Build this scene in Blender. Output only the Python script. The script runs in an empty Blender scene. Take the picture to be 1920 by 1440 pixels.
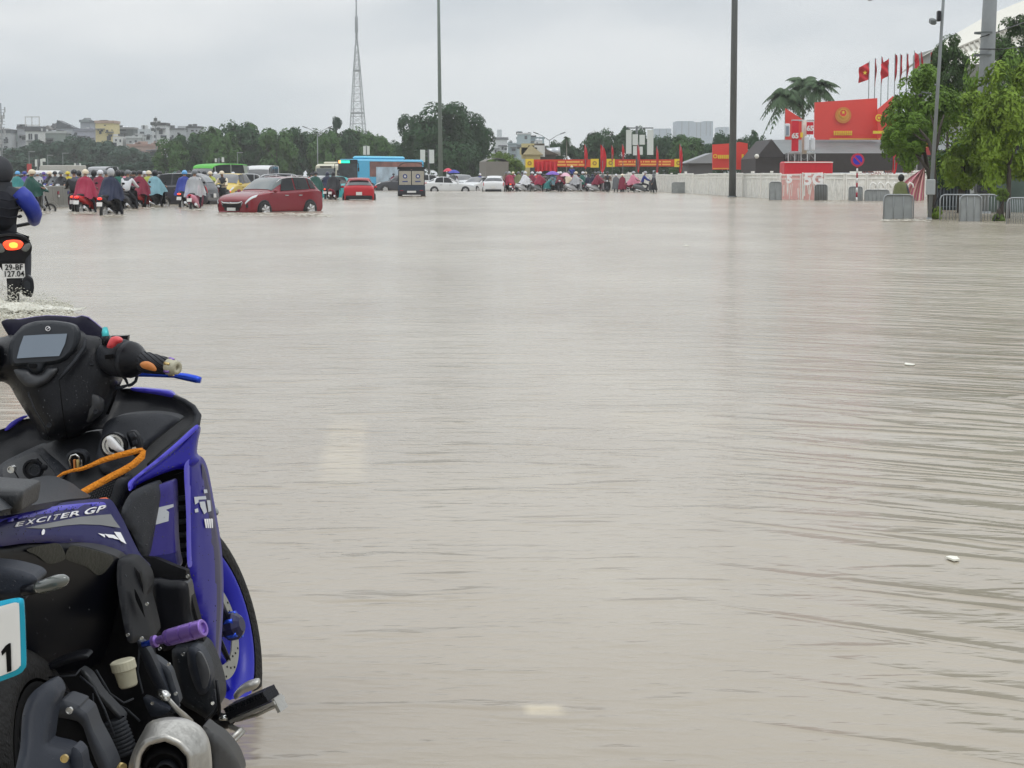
import bpy, bmesh, math, random
from mathutils import Vector, Matrix, noise
from mathutils.geometry import delaunay_2d_cdt
PI = math.pi
sc = bpy.context.scene
# ------------------------------------------------------------------ camera
FPX, HC, YH = 3600.0, 1.27, 330.0            # focal length in pixels of the 1920 wide photo, eye height above the flood, horizon row
PIT = math.atan((720 - YH) / FPX)
cam = bpy.data.cameras.new('camera'); camo = bpy.data.objects.new('camera', cam)
sc.collection.objects.link(camo); sc.camera = camo
cam.sensor_fit = 'HORIZONTAL'; cam.sensor_width = 36.0; cam.lens = 36.0 * FPX / 1920
cam.clip_start = 0.1; cam.clip_end = 9000
camo.location = (0, 0, HC); camo.rotation_euler = (PI / 2 - PIT, 0, 0)
# ------------------------------------------------------------------ sky, sun, exposure
w = bpy.data.worlds.new('World'); sc.world = w; w.use_nodes = True
nt = w.node_tree; nt.nodes.clear()
def N(t, **k):
    n = nt.nodes.new(t)
    for a, b in k.items(): setattr(n, a, b)
    return n
out = N('ShaderNodeOutputWorld'); bg = N('ShaderNodeBackground'); bg.inputs[1].default_value = 0.119
sky = N('ShaderNodeTexSky', sky_type='NISHITA', sun_disc=False)
SUN_EL, SUN_AZ = math.radians(58), math.radians(-60)
sky.sun_elevation = SUN_EL; sky.sun_rotation = SUN_AZ; sky.air_density = 1.5; sky.dust_density = 4
tc = N('ShaderNodeTexCoord'); sep = N('ShaderNodeSeparateXYZ'); nt.links.new(tc.outputs['Generated'], sep.inputs[0])
mp = N('ShaderNodeMapping'); mp.inputs['Scale'].default_value = (2.2, 2.2, 7.0); nt.links.new(tc.outputs['Generated'], mp.inputs[0])
n1 = N('ShaderNodeTexNoise'); n1.inputs['Scale'].default_value = 2.2; n1.inputs['Detail'].default_value = 5; n1.inputs['Roughness'].default_value = .45
nt.links.new(mp.outputs[0], n1.inputs[0])
cr = N('ShaderNodeValToRGB'); cr.color_ramp.interpolation = 'EASE'
cr.color_ramp.elements[0].position = .34; cr.color_ramp.elements[0].color = (.50, .545, .59, 1)
cr.color_ramp.elements[1].position = .66; cr.color_ramp.elements[1].color = (.775, .79, .80, 1)
nt.links.new(n1.outputs[0], cr.inputs[0])
mul = N('ShaderNodeMixRGB', blend_type='MULTIPLY'); mul.inputs[0].default_value = 1; mul.inputs[2].default_value = (10, 10, 10, 1)
nt.links.new(cr.outputs[0], mul.inputs[1])
hs = N('ShaderNodeHueSaturation'); hs.inputs['Saturation'].default_value = .2; nt.links.new(sky.outputs[0], hs.inputs['Color'])
mix = N('ShaderNodeMixRGB'); mix.inputs[0].default_value = .93
nt.links.new(hs.outputs[0], mix.inputs[1]); nt.links.new(mul.outputs[0], mix.inputs[2])
zr = N('ShaderNodeMapRange'); zr.inputs[1].default_value = .22; zr.inputs[2].default_value = 1.0; zr.inputs[3].default_value = 1.0; zr.inputs[4].default_value = 1.95
nt.links.new(sep.outputs[2], zr.inputs[0])
zm = N('ShaderNodeVectorMath', operation='SCALE'); nt.links.new(mix.outputs[0], zm.inputs[0]); nt.links.new(zr.outputs[0], zm.inputs['Scale'])
nt.links.new(zm.outputs[0], bg.inputs[0]); nt.links.new(bg.outputs[0], out.inputs[0])
sl = bpy.data.lights.new('sun', 'SUN'); sl.energy = .7; sl.angle = math.radians(25); sl.color = (1, .98, .94)
so = bpy.data.objects.new('sun', sl); sc.collection.objects.link(so)
sd = Vector((math.cos(SUN_EL) * math.sin(SUN_AZ + PI), math.cos(SUN_EL) * math.cos(SUN_AZ + PI), math.sin(SUN_EL)))
so.rotation_euler = sd.to_track_quat('Z', 'Y').to_euler()
sc.view_settings.view_transform = 'Standard'; sc.view_settings.look = 'None'
sc.view_settings.exposure = 0.0; sc.view_settings.gamma = 1
sc.cycles.max_bounces = 6; sc.cycles.volume_bounces = 2; sc.cycles.transparent_max_bounces = 6
sc.cycles.caustics_reflective = False; sc.cycles.caustics_refractive = False
sc.cycles.volume_step_rate = 8

# ------------------------------------------------------------------ picture <-> place
CP, SP = math.cos(PIT), math.sin(PIT)
def ray(px, py):
    u = (720 - py) / FPX; r = (px - 960) / FPX
    return Vector((r, CP + u * SP, -SP + u * CP))
def at(px, py, D):
    "point at forward distance D seen at a row and column of the photograph"
    d = ray(px, py); return Vector((0, 0, HC)) + d * (D / d.y)
def G(py):
    "forward distance of the water line seen at row py"
    d = ray(960, py); return -HC * d.y / d.z
def X(px, D): return at(px, 330, D).x
def Z(py, D): return at(960, py, D).z
def row(D):
    v = Vector((0, D, -HC)); dd = v.y * CP - v.z * SP; uu = v.y * SP + v.z * CP
    return 720 - FPX * uu / dd

# ------------------------------------------------------------------ helpers
def lk(o, parent=None):
    sc.collection.objects.link(o)
    if parent is not None: o.parent = parent
    return o
def tag(o, label=None, cat=None, group=None, kind=None):
    if label: o['label'] = label
    if cat: o['category'] = cat
    if group: o['group'] = group
    if kind: o['kind'] = kind
    return o
def thing(name, loc=(0, 0, 0), rz=0, label=None, cat=None, group=None):
    o = bpy.data.objects.new(name, None); o.empty_display_size = .2
    o.location = loc; o.rotation_euler = (0, 0, rz)
    return tag(lk(o), label, cat, group)
_mats = {}
def lin(c): return tuple(((v / 255) / 12.92 if v <= 10 else (((v / 255) + .055) / 1.055) ** 2.4) for v in c)
def mat(name, col, rough=.5, metal=0, var=.12, scale=6, bump=0, coat=0, emit=0, spec=.5, alpha=1, detail=4, bscale=None):
    if name in _mats: return _mats[name]
    m = bpy.data.materials.new(name); m.use_nodes = True; t = m.node_tree
    b = t.nodes['Principled BSDF']
    b.inputs['Roughness'].default_value = rough; b.inputs['Metallic'].default_value = metal
    b.inputs['Coat Weight'].default_value = coat; b.inputs['Coat Roughness'].default_value = .08
    b.inputs['Specular IOR Level'].default_value = spec
    tcn = t.nodes.new('ShaderNodeTexCoord')
    nz = t.nodes.new('ShaderNodeTexNoise'); nz.inputs['Scale'].default_value = scale; nz.inputs['Detail'].default_value = detail
    t.links.new(tcn.outputs['Object'], nz.inputs[0])
    rp = t.nodes.new('ShaderNodeMixRGB')
    rp.inputs[1].default_value = tuple(max(0, c * (1 - var)) for c in col) + (1,)
    rp.inputs[2].default_value = tuple(min(1, c * (1 + var)) for c in col) + (1,)
    t.links.new(nz.outputs[0], rp.inputs[0]); t.links.new(rp.outputs[0], b.inputs['Base Color'])
    if bump:
        bp = t.nodes.new('ShaderNodeBump'); bp.inputs['Strength'].default_value = bump; bp.inputs['Distance'].default_value = .02
        if bscale:
            n2 = t.nodes.new('ShaderNodeTexNoise'); n2.inputs['Scale'].default_value = bscale; n2.inputs['Detail'].default_value = 3
            t.links.new(tcn.outputs['Object'], n2.inputs[0]); t.links.new(n2.outputs[0], bp.inputs['Height'])
        else: t.links.new(nz.outputs[0], bp.inputs['Height'])
        t.links.new(bp.outputs[0], b.inputs['Normal'])
    if emit:
        t.links.new(rp.outputs[0], b.inputs['Emission Color']); b.inputs['Emission Strength'].default_value = emit
    if alpha < 1: b.inputs['Alpha'].default_value = alpha
    _mats[name] = m; return m

class MB:
    "collects shapes and links them as ONE mesh"
    def __init__(s): s.v = []; s.f = []; s.m = []; s.mats = []; s.sm = []
    def mi(s, m):
        if m not in s.mats: s.mats.append(m)
        return s.mats.index(m)
    def add(s, vs, fs, m=None, smooth=False):
        k = len(s.v); s.v += [Vector(v) for v in vs]
        i = s.mi(m) if m is not None else 0
        for f in fs: s.f.append([k + q for q in f]); s.m.append(i); s.sm.append(smooth)
        return s
    def box(s, c, d, m=None, rz=0, rx=0, ry=0, taper=1, bev=0):
        x, y, z = d[0] / 2, d[1] / 2, d[2] / 2
        R = Matrix.Rotation(rz, 3, 'Z') @ Matrix.Rotation(ry, 3, 'Y') @ Matrix.Rotation(rx, 3, 'X')
        c = Vector(c)
        if bev:
            b = min(bev, x * .9, y * .9, z * .9); vs = []
            for zz, e in ((-z, b), (-z + b, 0), (z - b, 0), (z, b)):
                for sx, sy in ((-1, -1), (1, -1), (1, 1), (-1, 1)):
                    px_, py_ = x - e, y - e
                    if sx * sy > 0: a1 = (sx * (px_), sy * (py_ - b)); a2 = (sx * (px_ - b), sy * (py_))
                    else: a1 = (sx * (px_ - b), sy * (py_)); a2 = (sx * (px_), sy * (py_ - b))
                    if (sx, sy) == (-1, -1): a1, a2 = a1, a2
                    vs += [a1 + (zz,), a2 + (zz,)]
            n = 8; fs = [[i for i in range(n)][::-1], [3 * n + i for i in range(n)]]
            for r in range(3):
                for i in range(n): fs.append([r * n + i, r * n + (i + 1) % n, (r + 1) * n + (i + 1) % n, (r + 1) * n + i])
            return s.add([c + R @ Vector(v) for v in vs], fs, m)
        vs = [c + R @ Vector((sx * x * (taper if sz > 0 else 1), sy * y * (taper if sz > 0 else 1), sz * z)) for sz in (-1, 1) for sy in (-1, 1) for sx in (-1, 1)]
        return s.add(vs, [[0, 2, 3, 1], [4, 5, 7, 6], [0, 1, 5, 4], [2, 6, 7, 3], [0, 4, 6, 2], [1, 3, 7, 5]], m)
    def tube(s, pts, rad, m=None, n=8, cap=True, smooth=True):
        pts = [Vector(p) for p in pts]
        if not hasattr(rad, '__len__'): rad = [rad] * len(pts)
        k = len(pts); vs = []; fs = []
        up = Vector((0, 0, 1)); prev = None
        for i, p in enumerate(pts):
            d = (pts[min(i + 1, k - 1)] - pts[max(i - 1, 0)])
            if d.length < 1e-9: d = Vector((0, 0, 1))
            d.normalize()
            a = (prev - d * prev.dot(d)) if prev is not None else (up.cross(d) if abs(d.z) < .95 else Vector((1, 0, 0)).cross(d))
            if a.length < 1e-6: a = Vector((1, 0, 0)).cross(d)
            a.normalize(); prev = a; b = d.cross(a)
            for j in range(n):
                t = 2 * PI * j / n; vs.append(p + (a * math.cos(t) + b * math.sin(t)) * rad[i])
        for i in range(k - 1):
            for j in range(n): fs.append([i * n + j, i * n + (j + 1) % n, (i + 1) * n + (j + 1) % n, (i + 1) * n + j])
        s.add(vs, fs, m, smooth)
        if cap: 
            base = len(s.v) - len(vs)
            i = s.mi(m) if m is not None else 0
            s.f.append([base + j for j in range(n)][::-1]); s.m.append(i); s.sm.append(False)
            s.f.append([base + (k - 1) * n + j for j in range(n)]); s.m.append(i); s.sm.append(False)
        return s
    def cyl(s, p0, p1, r0, r1=None, m=None, n=12, smooth=True): return s.tube([p0, p1], [r0, r0 if r1 is None else r1], m, n, True, smooth)
    def lathe(s, o, axis, prof, m=None, n=24, smooth=True):
        o = Vector(o); d = Vector(axis).normalized()
        a = (Vector((0, 0, 1)).cross(d) if abs(d.z) < .9 else Vector((1, 0, 0)).cross(d)).normalized(); b = d.cross(a)
        vs = []; fs = []
        for h, r in prof:
            for j in range(n):
                t = 2 * PI * j / n; vs.append(o + d * h + (a * math.cos(t) + b * math.sin(t)) * r)
        for i in range(len(prof) - 1):
            for j in range(n): fs.append([i * n + j, i * n + (j + 1) % n, (i + 1) * n + (j + 1) % n, (i + 1) * n + j])
        return s.add(vs, fs, m, smooth)
    def ell(s, c, r, m=None, n=12, k=8, R=None, zmin=-1, jit=0):
        c = Vector(c); vs = []; fs = []
        if not hasattr(r, '__len__'): r = (r, r, r)
        for i in range(k + 1):
            ph = -PI / 2 + PI * i / k
            zz = max(zmin, math.sin(ph)); cc = math.cos(ph) if math.sin(ph) >= zmin else math.cos(math.asin(zmin))
            for j in range(n):
                t = 2 * PI * j / n
                v = Vector((r[0] * cc * math.cos(t), r[1] * cc * math.sin(t), r[2] * zz))
                if R is not None: v = R @ v
                vs.append(c + v)
        for i in range(k):
            for j in range(n): fs.append([i * n + j, i * n + (j + 1) % n, (i + 1) * n + (j + 1) % n, (i + 1) * n + j])
        return s.add(vs, fs, m, True)
    def prism(s, pts, d, m=None):
        "closed outline pts (3D) pushed along vector d"
        n = len(pts); d = Vector(d)
        vs = [Vector(p) for p in pts] + [Vector(p) + d for p in pts]
        fs = [list(range(n))[::-1], list(range(n, 2 * n))] + [[i, (i + 1) % n, n + (i + 1) % n, n + i] for i in range(n)]
        return s.add(vs, fs, m)
    def grid(s, f, nu, nv, m=None, smooth=True):
        vs = [f(i / nu, j / nv) for i in range(nu + 1) for j in range(nv + 1)]
        fs = [[i * (nv + 1) + j, (i + 1) * (nv + 1) + j, (i + 1) * (nv + 1) + j + 1, i * (nv + 1) + j + 1] for i in range(nu) for j in range(nv)]
        return s.add(vs, fs, m, smooth)
    def data(s, name, m=None):
        me = bpy.data.meshes.new(name)
        me.from_pydata([tuple(v) for v in s.v], [], s.f)
        for mm in (s.mats if m is None else [m]): me.materials.append(mm)
        if m is None: me.polygons.foreach_set('material_index', s.m)
        me.polygons.foreach_set('use_smooth', s.sm); me.update()
        return me
    def build(s, name, m=None, parent=None, fix=True):
        if m is not None and not s.mats: me = s.data(name, m)
        else: me = s.data(name)
        if fix and len(s.f) < 60000:
            bm = bmesh.new(); bm.from_mesh(me); bmesh.ops.recalc_face_normals(bm, faces=bm.faces); bm.to_mesh(me); bm.free()
        o = bpy.data.objects.new(name, me); return lk(o, parent)
def copy_tree(o, parent=None):
    c = o.copy(); lk(c)
    if parent is not None: c.parent = parent
    for ch in [q for q in o.children]: copy_tree(ch, c)
    return c
def recolor(root, mp):
    "give the named parts of a copy another paint (object-level material slot)"
    for ch in [root] + list(root.children_recursive):
        k = ch.name.split('.')[0]
        if k in mp and ch.type == 'MESH' and len(ch.material_slots):
            ch.material_slots[0].link = 'OBJECT'; ch.material_slots[0].material = mp[k]
def textmesh(txt, size, name, m, parent=None, M=None, ext=.002, shear=0, bold=0, align='CENTER', sx=1):
    cu = bpy.data.curves.new(name, 'FONT'); cu.body = txt; cu.size = size; cu.extrude = ext; cu.shear = shear; cu.offset = bold
    cu.align_x = align; cu.align_y = 'CENTER'; cu.resolution_u = 3
    tmp = bpy.data.objects.new('tmp', cu); sc.collection.objects.link(tmp)
    me = bpy.data.meshes.new_from_object(tmp.evaluated_get(bpy.context.evaluated_depsgraph_get()))
    bpy.data.objects.remove(tmp); bpy.data.curves.remove(cu)
    me.materials.clear(); me.materials.append(m); me.name = name
    if M is not None: me.transform(M @ Matrix.Diagonal((sx, 1, 1, 1)))
    return lk(bpy.data.objects.new(name, me), parent)
# ------------------------------------------------------------------ flood water, road under it
def water_mat():
    m = bpy.data.materials.new('muddy_flood_water'); m.use_nodes = True; t = m.node_tree; L = t.links
    b = t.nodes['Principled BSDF']
    b.inputs['Roughness'].default_value = .19; b.inputs['IOR'].default_value = 1.33; b.inputs['Specular IOR Level'].default_value = .72
    tcn = t.nodes.new('ShaderNodeTexCoord')
    def mapn(s):
        q = t.nodes.new('ShaderNodeMapping'); q.inputs['Scale'].default_value = s; L.new(tcn.outputs['Object'], q.inputs[0]); return q
    def noi(src, sc_, det=3, ro=.5, dist=0):
        q = t.nodes.new('ShaderNodeTexNoise'); q.inputs['Scale'].default_value = sc_; q.inputs['Detail'].default_value = det
        q.inputs['Roughness'].default_value = ro; q.inputs['Distortion'].default_value = dist; L.new(src.outputs[0], q.inputs[0]); return q
    def math_(op, a, b_, c=None):
        q = t.nodes.new('ShaderNodeMath'); q.operation = op
        for i, x in enumerate((a, b_, c)):
            if x is None: continue
            if isinstance(x, (int, float)): q.inputs[i].default_value = x
            else: L.new(x, q.inputs[i])
        return q.outputs[0]
    # silt colour: broad drifting patches
    c = noi(mapn((.25, .12, 1)), 1.0, 4, .55)
    rp = t.nodes.new('ShaderNodeValToRGB'); rp.color_ramp.elements[0].position = .35; rp.color_ramp.elements[1].position = .68
    rp.color_ramp.elements[0].color = (.285, .240, .180, 1); rp.color_ramp.elements[1].color = (.405, .36, .285, 1)
    L.new(c.outputs[0], rp.inputs[0]); col = rp.outputs[0]
    sp0 = t.nodes.new('ShaderNodeSeparateXYZ'); L.new(tcn.outputs['Object'], sp0.inputs[0])
    ripn = noi(mapn((3, 9, 1)), 1.0, 4, .6)
    # soft-edged pale patches mixed into the silt colour
    for (mx, my, mw, ml, st_) in PALE_PATCHES:
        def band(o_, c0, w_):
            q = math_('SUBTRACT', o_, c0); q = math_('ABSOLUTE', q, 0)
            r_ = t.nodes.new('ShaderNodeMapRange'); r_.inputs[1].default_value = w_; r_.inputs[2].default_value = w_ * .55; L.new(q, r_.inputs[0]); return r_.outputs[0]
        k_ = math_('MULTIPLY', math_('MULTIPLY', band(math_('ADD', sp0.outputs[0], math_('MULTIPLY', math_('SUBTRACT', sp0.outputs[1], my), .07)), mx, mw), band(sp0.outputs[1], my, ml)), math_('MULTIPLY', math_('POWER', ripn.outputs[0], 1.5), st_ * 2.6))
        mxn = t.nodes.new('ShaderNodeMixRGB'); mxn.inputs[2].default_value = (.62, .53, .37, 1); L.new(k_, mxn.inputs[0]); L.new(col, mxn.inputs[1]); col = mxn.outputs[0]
    L.new(col, b.inputs['Base Color'])
    # waves: small wind ripples everywhere, stronger trains spreading from the right bank
    w1 = noi(mapn((2.2, 5.0, 1)), 1.0, 4, .55, .6)
    w2 = noi(mapn((.5, 1.5, 1)), 1.0, 3, .5, .4)
    w3 = noi(mapn((9, 20, 1)), 1.0, 2, .5)
    sp = t.nodes.new('ShaderNodeSeparateXYZ'); L.new(tcn.outputs['Object'], sp.inputs[0])
    # side factor: x/y ratio (right part of the road edge) as a place: line running along the right kerb
    edge = math_('SUBTRACT', sp.outputs[0], math_('MULTIPLY', sp.outputs[1], .10))
    mr = t.nodes.new('ShaderNodeMapRange'); mr.inputs[1].default_value = -.1; mr.inputs[2].default_value = 2.3
    L.new(edge, mr.inputs[0])
    nearm = t.nodes.new('ShaderNodeMapRange'); nearm.inputs[1].default_value = 4; nearm.inputs[2].default_value = 9; L.new(sp.outputs[1], nearm.inputs[0])
    nearm.inputs[3].default_value = .45; nearm.inputs[4].default_value = 1
    side = mr.outputs[0]
    # wave train: ridged bands of a stretched, bent noise
    mr0 = t.nodes.new('ShaderNodeMapping'); mr0.inputs['Rotation'].default_value = (0, 0, math.radians(33)); L.new(tcn.outputs['Object'], mr0.inputs[0])
    mt = t.nodes.new('ShaderNodeMapping'); mt.inputs['Scale'].default_value = (.42, 2.3, 1)
    L.new(mr0.outputs[0], mt.inputs[0])
    wt = noi(mt, 1.0, 2.5, .45, .8)
    rid = math_('ABSOLUTE', math_('SUBTRACT', wt.outputs[0], .5), 0); rid = math_('SUBTRACT', 1, math_('MULTIPLY', rid, 5))
    rid = math_('POWER', math_('MAXIMUM', rid, 0), 2.0)
    far = t.nodes.new('ShaderNodeMapRange'); far.inputs[1].default_value = 5; far.inputs[2].default_value = 60; L.new(sp.outputs[1], far.inputs[0])
    farm = far.outputs[0]
    h = math_('MULTIPLY', w1.outputs[0], math_('ADD', .07, math_('MULTIPLY', farm, 1.1)))
    h = math_('ADD', h, math_('MULTIPLY', w2.outputs[0], math_('ADD', .5, math_('MULTIPLY', farm, 1.8))))
    h = math_('ADD', h, math_('MULTIPLY', math_('POWER', w3.outputs[0], 3), .22))
    w5 = noi(mapn((1.6, 5.5, 1)), 1.0, 2, .5, .3)
    dash = math_('MULTIPLY', math_('POWER', math_('MULTIPLY', math_('MAXIMUM', math_('SUBTRACT', w5.outputs[0], .54), 0), 5), 1.5), math_('ADD', .55, math_('MULTIPLY', farm, 1.2)))
    h = math_('ADD', h, math_('MULTIPLY', dash, .5))
    tr = math_('MULTIPLY', rid, math_('MULTIPLY', side, nearm.outputs[0]))
    h = math_('ADD', h, math_('MULTIPLY', tr, 2.4))
    # rougher ripples on the right bank
    h = math_('ADD', h, math_('MULTIPLY', math_('MULTIPLY', w1.outputs[0], side), math_('MULTIPLY', 1.9, farm)))
    bp = t.nodes.new('ShaderNodeBump'); bp.inputs['Strength'].default_value = 1; bp.inputs['Distance'].default_value = .03
    L.new(h, bp.inputs['Height']); L.new(bp.outputs[0], b.inputs['Normal'])
    return m
PALE_PATCHES = [(X(642, 8.95), 8.95, .12, 1.25, .30), (X(1275, 9.6), 9.9, .36, .6, .13), (X(1022, G(1331)), G(1331), .055, .06, .6)]
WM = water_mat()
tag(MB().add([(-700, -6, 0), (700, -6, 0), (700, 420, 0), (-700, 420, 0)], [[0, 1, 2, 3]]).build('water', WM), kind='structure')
tag(MB().add([(-4500, -60, -.27), (4500, -60, -.27), (4500, 6500, -.27), (-4500, 6500, -.27)], [[0, 1, 2, 3]]).build('road', mat('wet_asphalt', (.05, .05, .05), .6)), kind='structure')
tag(MB().add([(-4500, 421, .35), (4500, 421, .35), (4500, 6400, .35), (-4500, 6400, .35), (-4500, 421, -.26), (4500, 421, -.26)], [[0, 1, 2, 3], [4, 5, 1, 0]]).build('ground', mat('far_ground', (.07, .085, .05), .9, scale=.05, var=.3)), kind='structure')
# ------------------------------------------------------------------ haze
def haze():
    m = bpy.data.materials.new('haze'); m.use_nodes = True; t = m.node_tree
    for n in list(t.nodes):
        if n.type != 'OUTPUT_MATERIAL': t.nodes.remove(n)
    v = t.nodes.new('ShaderNodeVolumePrincipled'); v.inputs['Density'].default_value = HAZE; v.inputs['Color'].default_value = (.93, .96, 1, 1)
    t.links.new(v.outputs[0], [n for n in t.nodes if n.type == 'OUTPUT_MATERIAL'][0].inputs['Volume'])
    o = MB().box((0, 1700, 69), (2600, 3600, 142)).build('haze', m); tag(o, kind='stuff'); return o
HAZE = .0003
haze()
# ================================================================== the parked motorbike in the foreground
BQ = dict(loc=(-.70, 3.25, -.085), h=.03, lean=.27)
BM = Matrix.Translation(BQ['loc']) @ Matrix.Rotation(-BQ['h'], 4, 'Z') @ Matrix.Rotation(-BQ['lean'], 4, 'Y')
BI = BM.inverted(); BR = BI.to_3x3()
def B(px, py, y):
    "bike-frame point (x right, y forward, z up from the rear tyre's foot) for a photo position on the cross-section y"
    o = BI @ Vector((0, 0, HC)); d = BR @ ray(px, py)
    return o + d * ((y - o.y) / d.y)
M_ = {}
M_['blk'] = mat('black_plastic', (.007, .0075, .010), .34, var=.35, scale=30, bump=.06, bscale=220, spec=.22)
M_['matt'] = mat('grained_grey_black_plastic', (.019, .021, .026), .48, var=.3, scale=25, bump=.2, bscale=420, spec=.25)
M_['deep'] = mat('deep_black', (.0028, .0028, .0035), .6, var=.4, scale=20, spec=.12)
M_['blue'] = mat('deep_blue_paint', (.011, .008, .20), .32, var=.14, scale=9, coat=.06, spec=.12)
M_['blue2'] = mat('violet_trim_and_highlight', (.05, .04, .46), .32, var=.12, scale=12, coat=.2, spec=.3)
M_['navy'] = mat('navy_paint', (.006, .005, .075), .36, var=.2, scale=9, coat=.0, spec=.14)
M_['slate'] = mat('slate_grey_plastic', (.021, .025, .035), .5, var=.16, scale=14, bump=.08, bscale=300, spec=.25)
M_['silver'] = mat('scuffed_silver', (.46, .45, .42), .36, metal=.75, var=.22, scale=18, bump=.1, bscale=60)
M_['chrome'] = mat('worn_chrome', (.6, .6, .58), .22, metal=.95, var=.2, scale=40)
M_['wht'] = mat('white_decal', (.80, .80, .82), .4, var=.06)
M_['grydec'] = mat('grey_decal', (.16, .165, .17), .45, var=.08)
M_['org'] = mat('woven_orange_strap', (.95, .27, .012), .75, var=.35, scale=160, bump=.6, bscale=260)
M_['tyre'] = mat('wet_tyre_rubber', (.010, .0095, .009), .6, var=.4, scale=30, bump=.35, bscale=90, spec=.2)
M_['rim'] = mat('blue_rim', (.012, .014, .34), .35, var=.08, coat=.1, spec=.3)
M_['seat'] = mat('seat_vinyl', (.026, .029, .034), .42, var=.35, scale=22, bump=.18, bscale=240, spec=.3)
M_['lcd'] = mat('grey_display_glass', (.16, .20, .25), .12, var=.10, scale=8, coat=1)
M_['purp'] = mat('anodised_purple', (.24, .14, .46), .28, metal=.6, var=.15, scale=30)
M_['ablue'] = mat('anodised_blue', (.02, .07, .55), .25, metal=.6, var=.1)
M_['gold'] = mat('brass', (.55, .42, .18), .35, metal=.8, var=.2, scale=40)
M_['cream'] = mat('yellowed_plastic', (.40, .38, .28), .5, var=.25, scale=50)
M_['redp'] = mat('red_switch_plastic', (.62, .06, .07), .4)
M_['teal'] = mat('teal_aluminium', (.05, .42, .44), .3, metal=.4)
M_['copper'] = mat('copper_inlay', (.55, .20, .05), .5, var=.3, scale=60)
M_['smoke'] = mat('smoked_lens', (.10, .11, .10), .1, coat=1, var=.4, scale=60)
M_['olive'] = mat('greyer_black_facet', (.030, .031, .024), .6, var=.5, scale=14, bump=.2, bscale=120)
bike = thing('motorbike', label='parked blue and black motorbike with orange strap, standing closest in the flood water', cat='motorbike')
bike.matrix_world = BM

RD = random.Random(12); DP = []
DROPS = dict(bar_cover=170, seat=120, shield_ledge=60, side_body=110, leg_shield=110, glovebox_panel=30, meter_bezel=40, inner_cowl=40, inner_blue_panel=40, front_fairing=40, fairing_arm=40, upper_highlight=60, crankcase_cover=30, tail_panel=40, rear_mudguard=20, lower_side_panel=50)
def smooth_outline(pts, k=4, sharp=()):
    n = len(pts); o = []
    for i in range(n):
        p0, p1, p2, p3 = [Vector(pts[(i + j) % n]) for j in (-1, 0, 1, 2)]
        for s in range(k):
            t = s / k
            a = .5 * ((2 * p1) + (p2 - p0) * t + (2 * p0 - 5 * p1 + 4 * p2 - p3) * t * t + (3 * p1 - p0 - 3 * p2 + p3) * t ** 3)
            c = p1.lerp(p2, t); o.append(c.lerp(a, .75))
    return o
def yfun(y):
    if not isinstance(y, (list, tuple)): return lambda a, b: y
    (x0, y0, v0), (x1, y1, v1), (x2, y2, v2) = y
    Mx = Matrix(((x0, y0, 1), (x1, y1, 1), (x2, y2, 1))).inverted() @ Vector((v0, v1, v2))
    return lambda a, b: Mx[0] * a + Mx[1] * b + Mx[2]
def panel(name, pts, y, m, bulge=.008, thick=.012, parent=None, sm=True, step=9, soft=14, mb=None, build=True, mp=None, back=Vector((0, 1, 0))):
    B = mp or globals()['B']
    "one moulded panel: outline measured on the photo, its own depth, crown and thickness"
    yf = yfun(y)
    ol = [Vector(p) for p in (smooth_outline(pts) if sm else pts)]
    n = len(ol)
    ar = sum(ol[i].x * ol[(i + 1) % n].y - ol[(i + 1) % n].x * ol[i].y for i in range(n))
    if ar < 0: ol.reverse()
    xs = [p.x for p in ol]; ys = [p.y for p in ol]
    inn = []
    st = max(step, (max(xs) - min(xs)) / 40, (max(ys) - min(ys)) / 40)
    gx = min(xs) + st * .5
    def dist(q):
        d = 1e9
        for i in range(n):
            a, b = ol[i], ol[(i + 1) % n]; ab = b - a
            t = max(0, min(1, (q - a).dot(ab) / max(ab.length_squared, 1e-9))); d = min(d, (q - a - ab * t).length)
        return d
    def inside(q):
        c = False
        for i in range(n):
            a, b = ol[i], ol[(i + 1) % n]
            if (a.y > q.y) != (b.y > q.y) and q.x < (b.x - a.x) * (q.y - a.y) / (b.y - a.y) + a.x: c = not c
        return c
    while gx < max(xs):
        gy = min(ys) + st * .5
        while gy < max(ys):
            q = Vector((gx, gy))
            if inside(q) and dist(q) > st * .35: inn.append(q)
            gy += st
        gx += st
    allp = ol + inn
    vo, eo, fo, *_ = delaunay_2d_cdt(allp, [(i, (i + 1) % n) for i in range(n)], [], 1, 1e-4)
    vs = []
    for q in vo:
        q = Vector(q); d = dist(q) if (bulge or 1) else 0
        k = min(1, d / soft)
        vs.append(B(q.x, q.y, yf(q.x, q.y) - bulge * math.sqrt(max(0, 1 - (1 - k) ** 2))))
    mb = mb or MB()
    mb.add(vs, [list(f) for f in fo], m, True)
    # rim and back
    top = [B(p.x, p.y, yf(p.x, p.y)) for p in ol]
    c = sum(top, Vector()) / n
    bk = [(v.lerp(c, .03)) + back * thick for v in top]
    mb.add(top + bk, [[i, (i + 1) % n, n + (i + 1) % n, n + i] for i in range(n)], m, False)
    vo2, _, fo2, *_ = delaunay_2d_cdt(ol, [(i, (i + 1) % n) for i in range(n)], [], 1, 1e-4)
    mb.add([B(q[0], q[1], yf(q[0], q[1])).lerp(c, .03) + back * thick for q in vo2], [list(f)[::-1] for f in fo2], m, False)
    if not build: return mb
    if name in DROPS and mp is None:
        for k in range(DROPS[name]):
            q = RD.choice(inn) + Vector((RD.uniform(-4, 4), RD.uniform(-4, 4)))
            if not inside(q): continue
            d = min(1, dist(q) / soft); DP.append(B(q.x, q.y, yf(q.x, q.y) - bulge * math.sqrt(max(0, 1 - (1 - d) ** 2))))
    return mb.build(name, None, parent or bike, fix=False)
def PB(*l): return [B(*p) for p in l]
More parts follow.
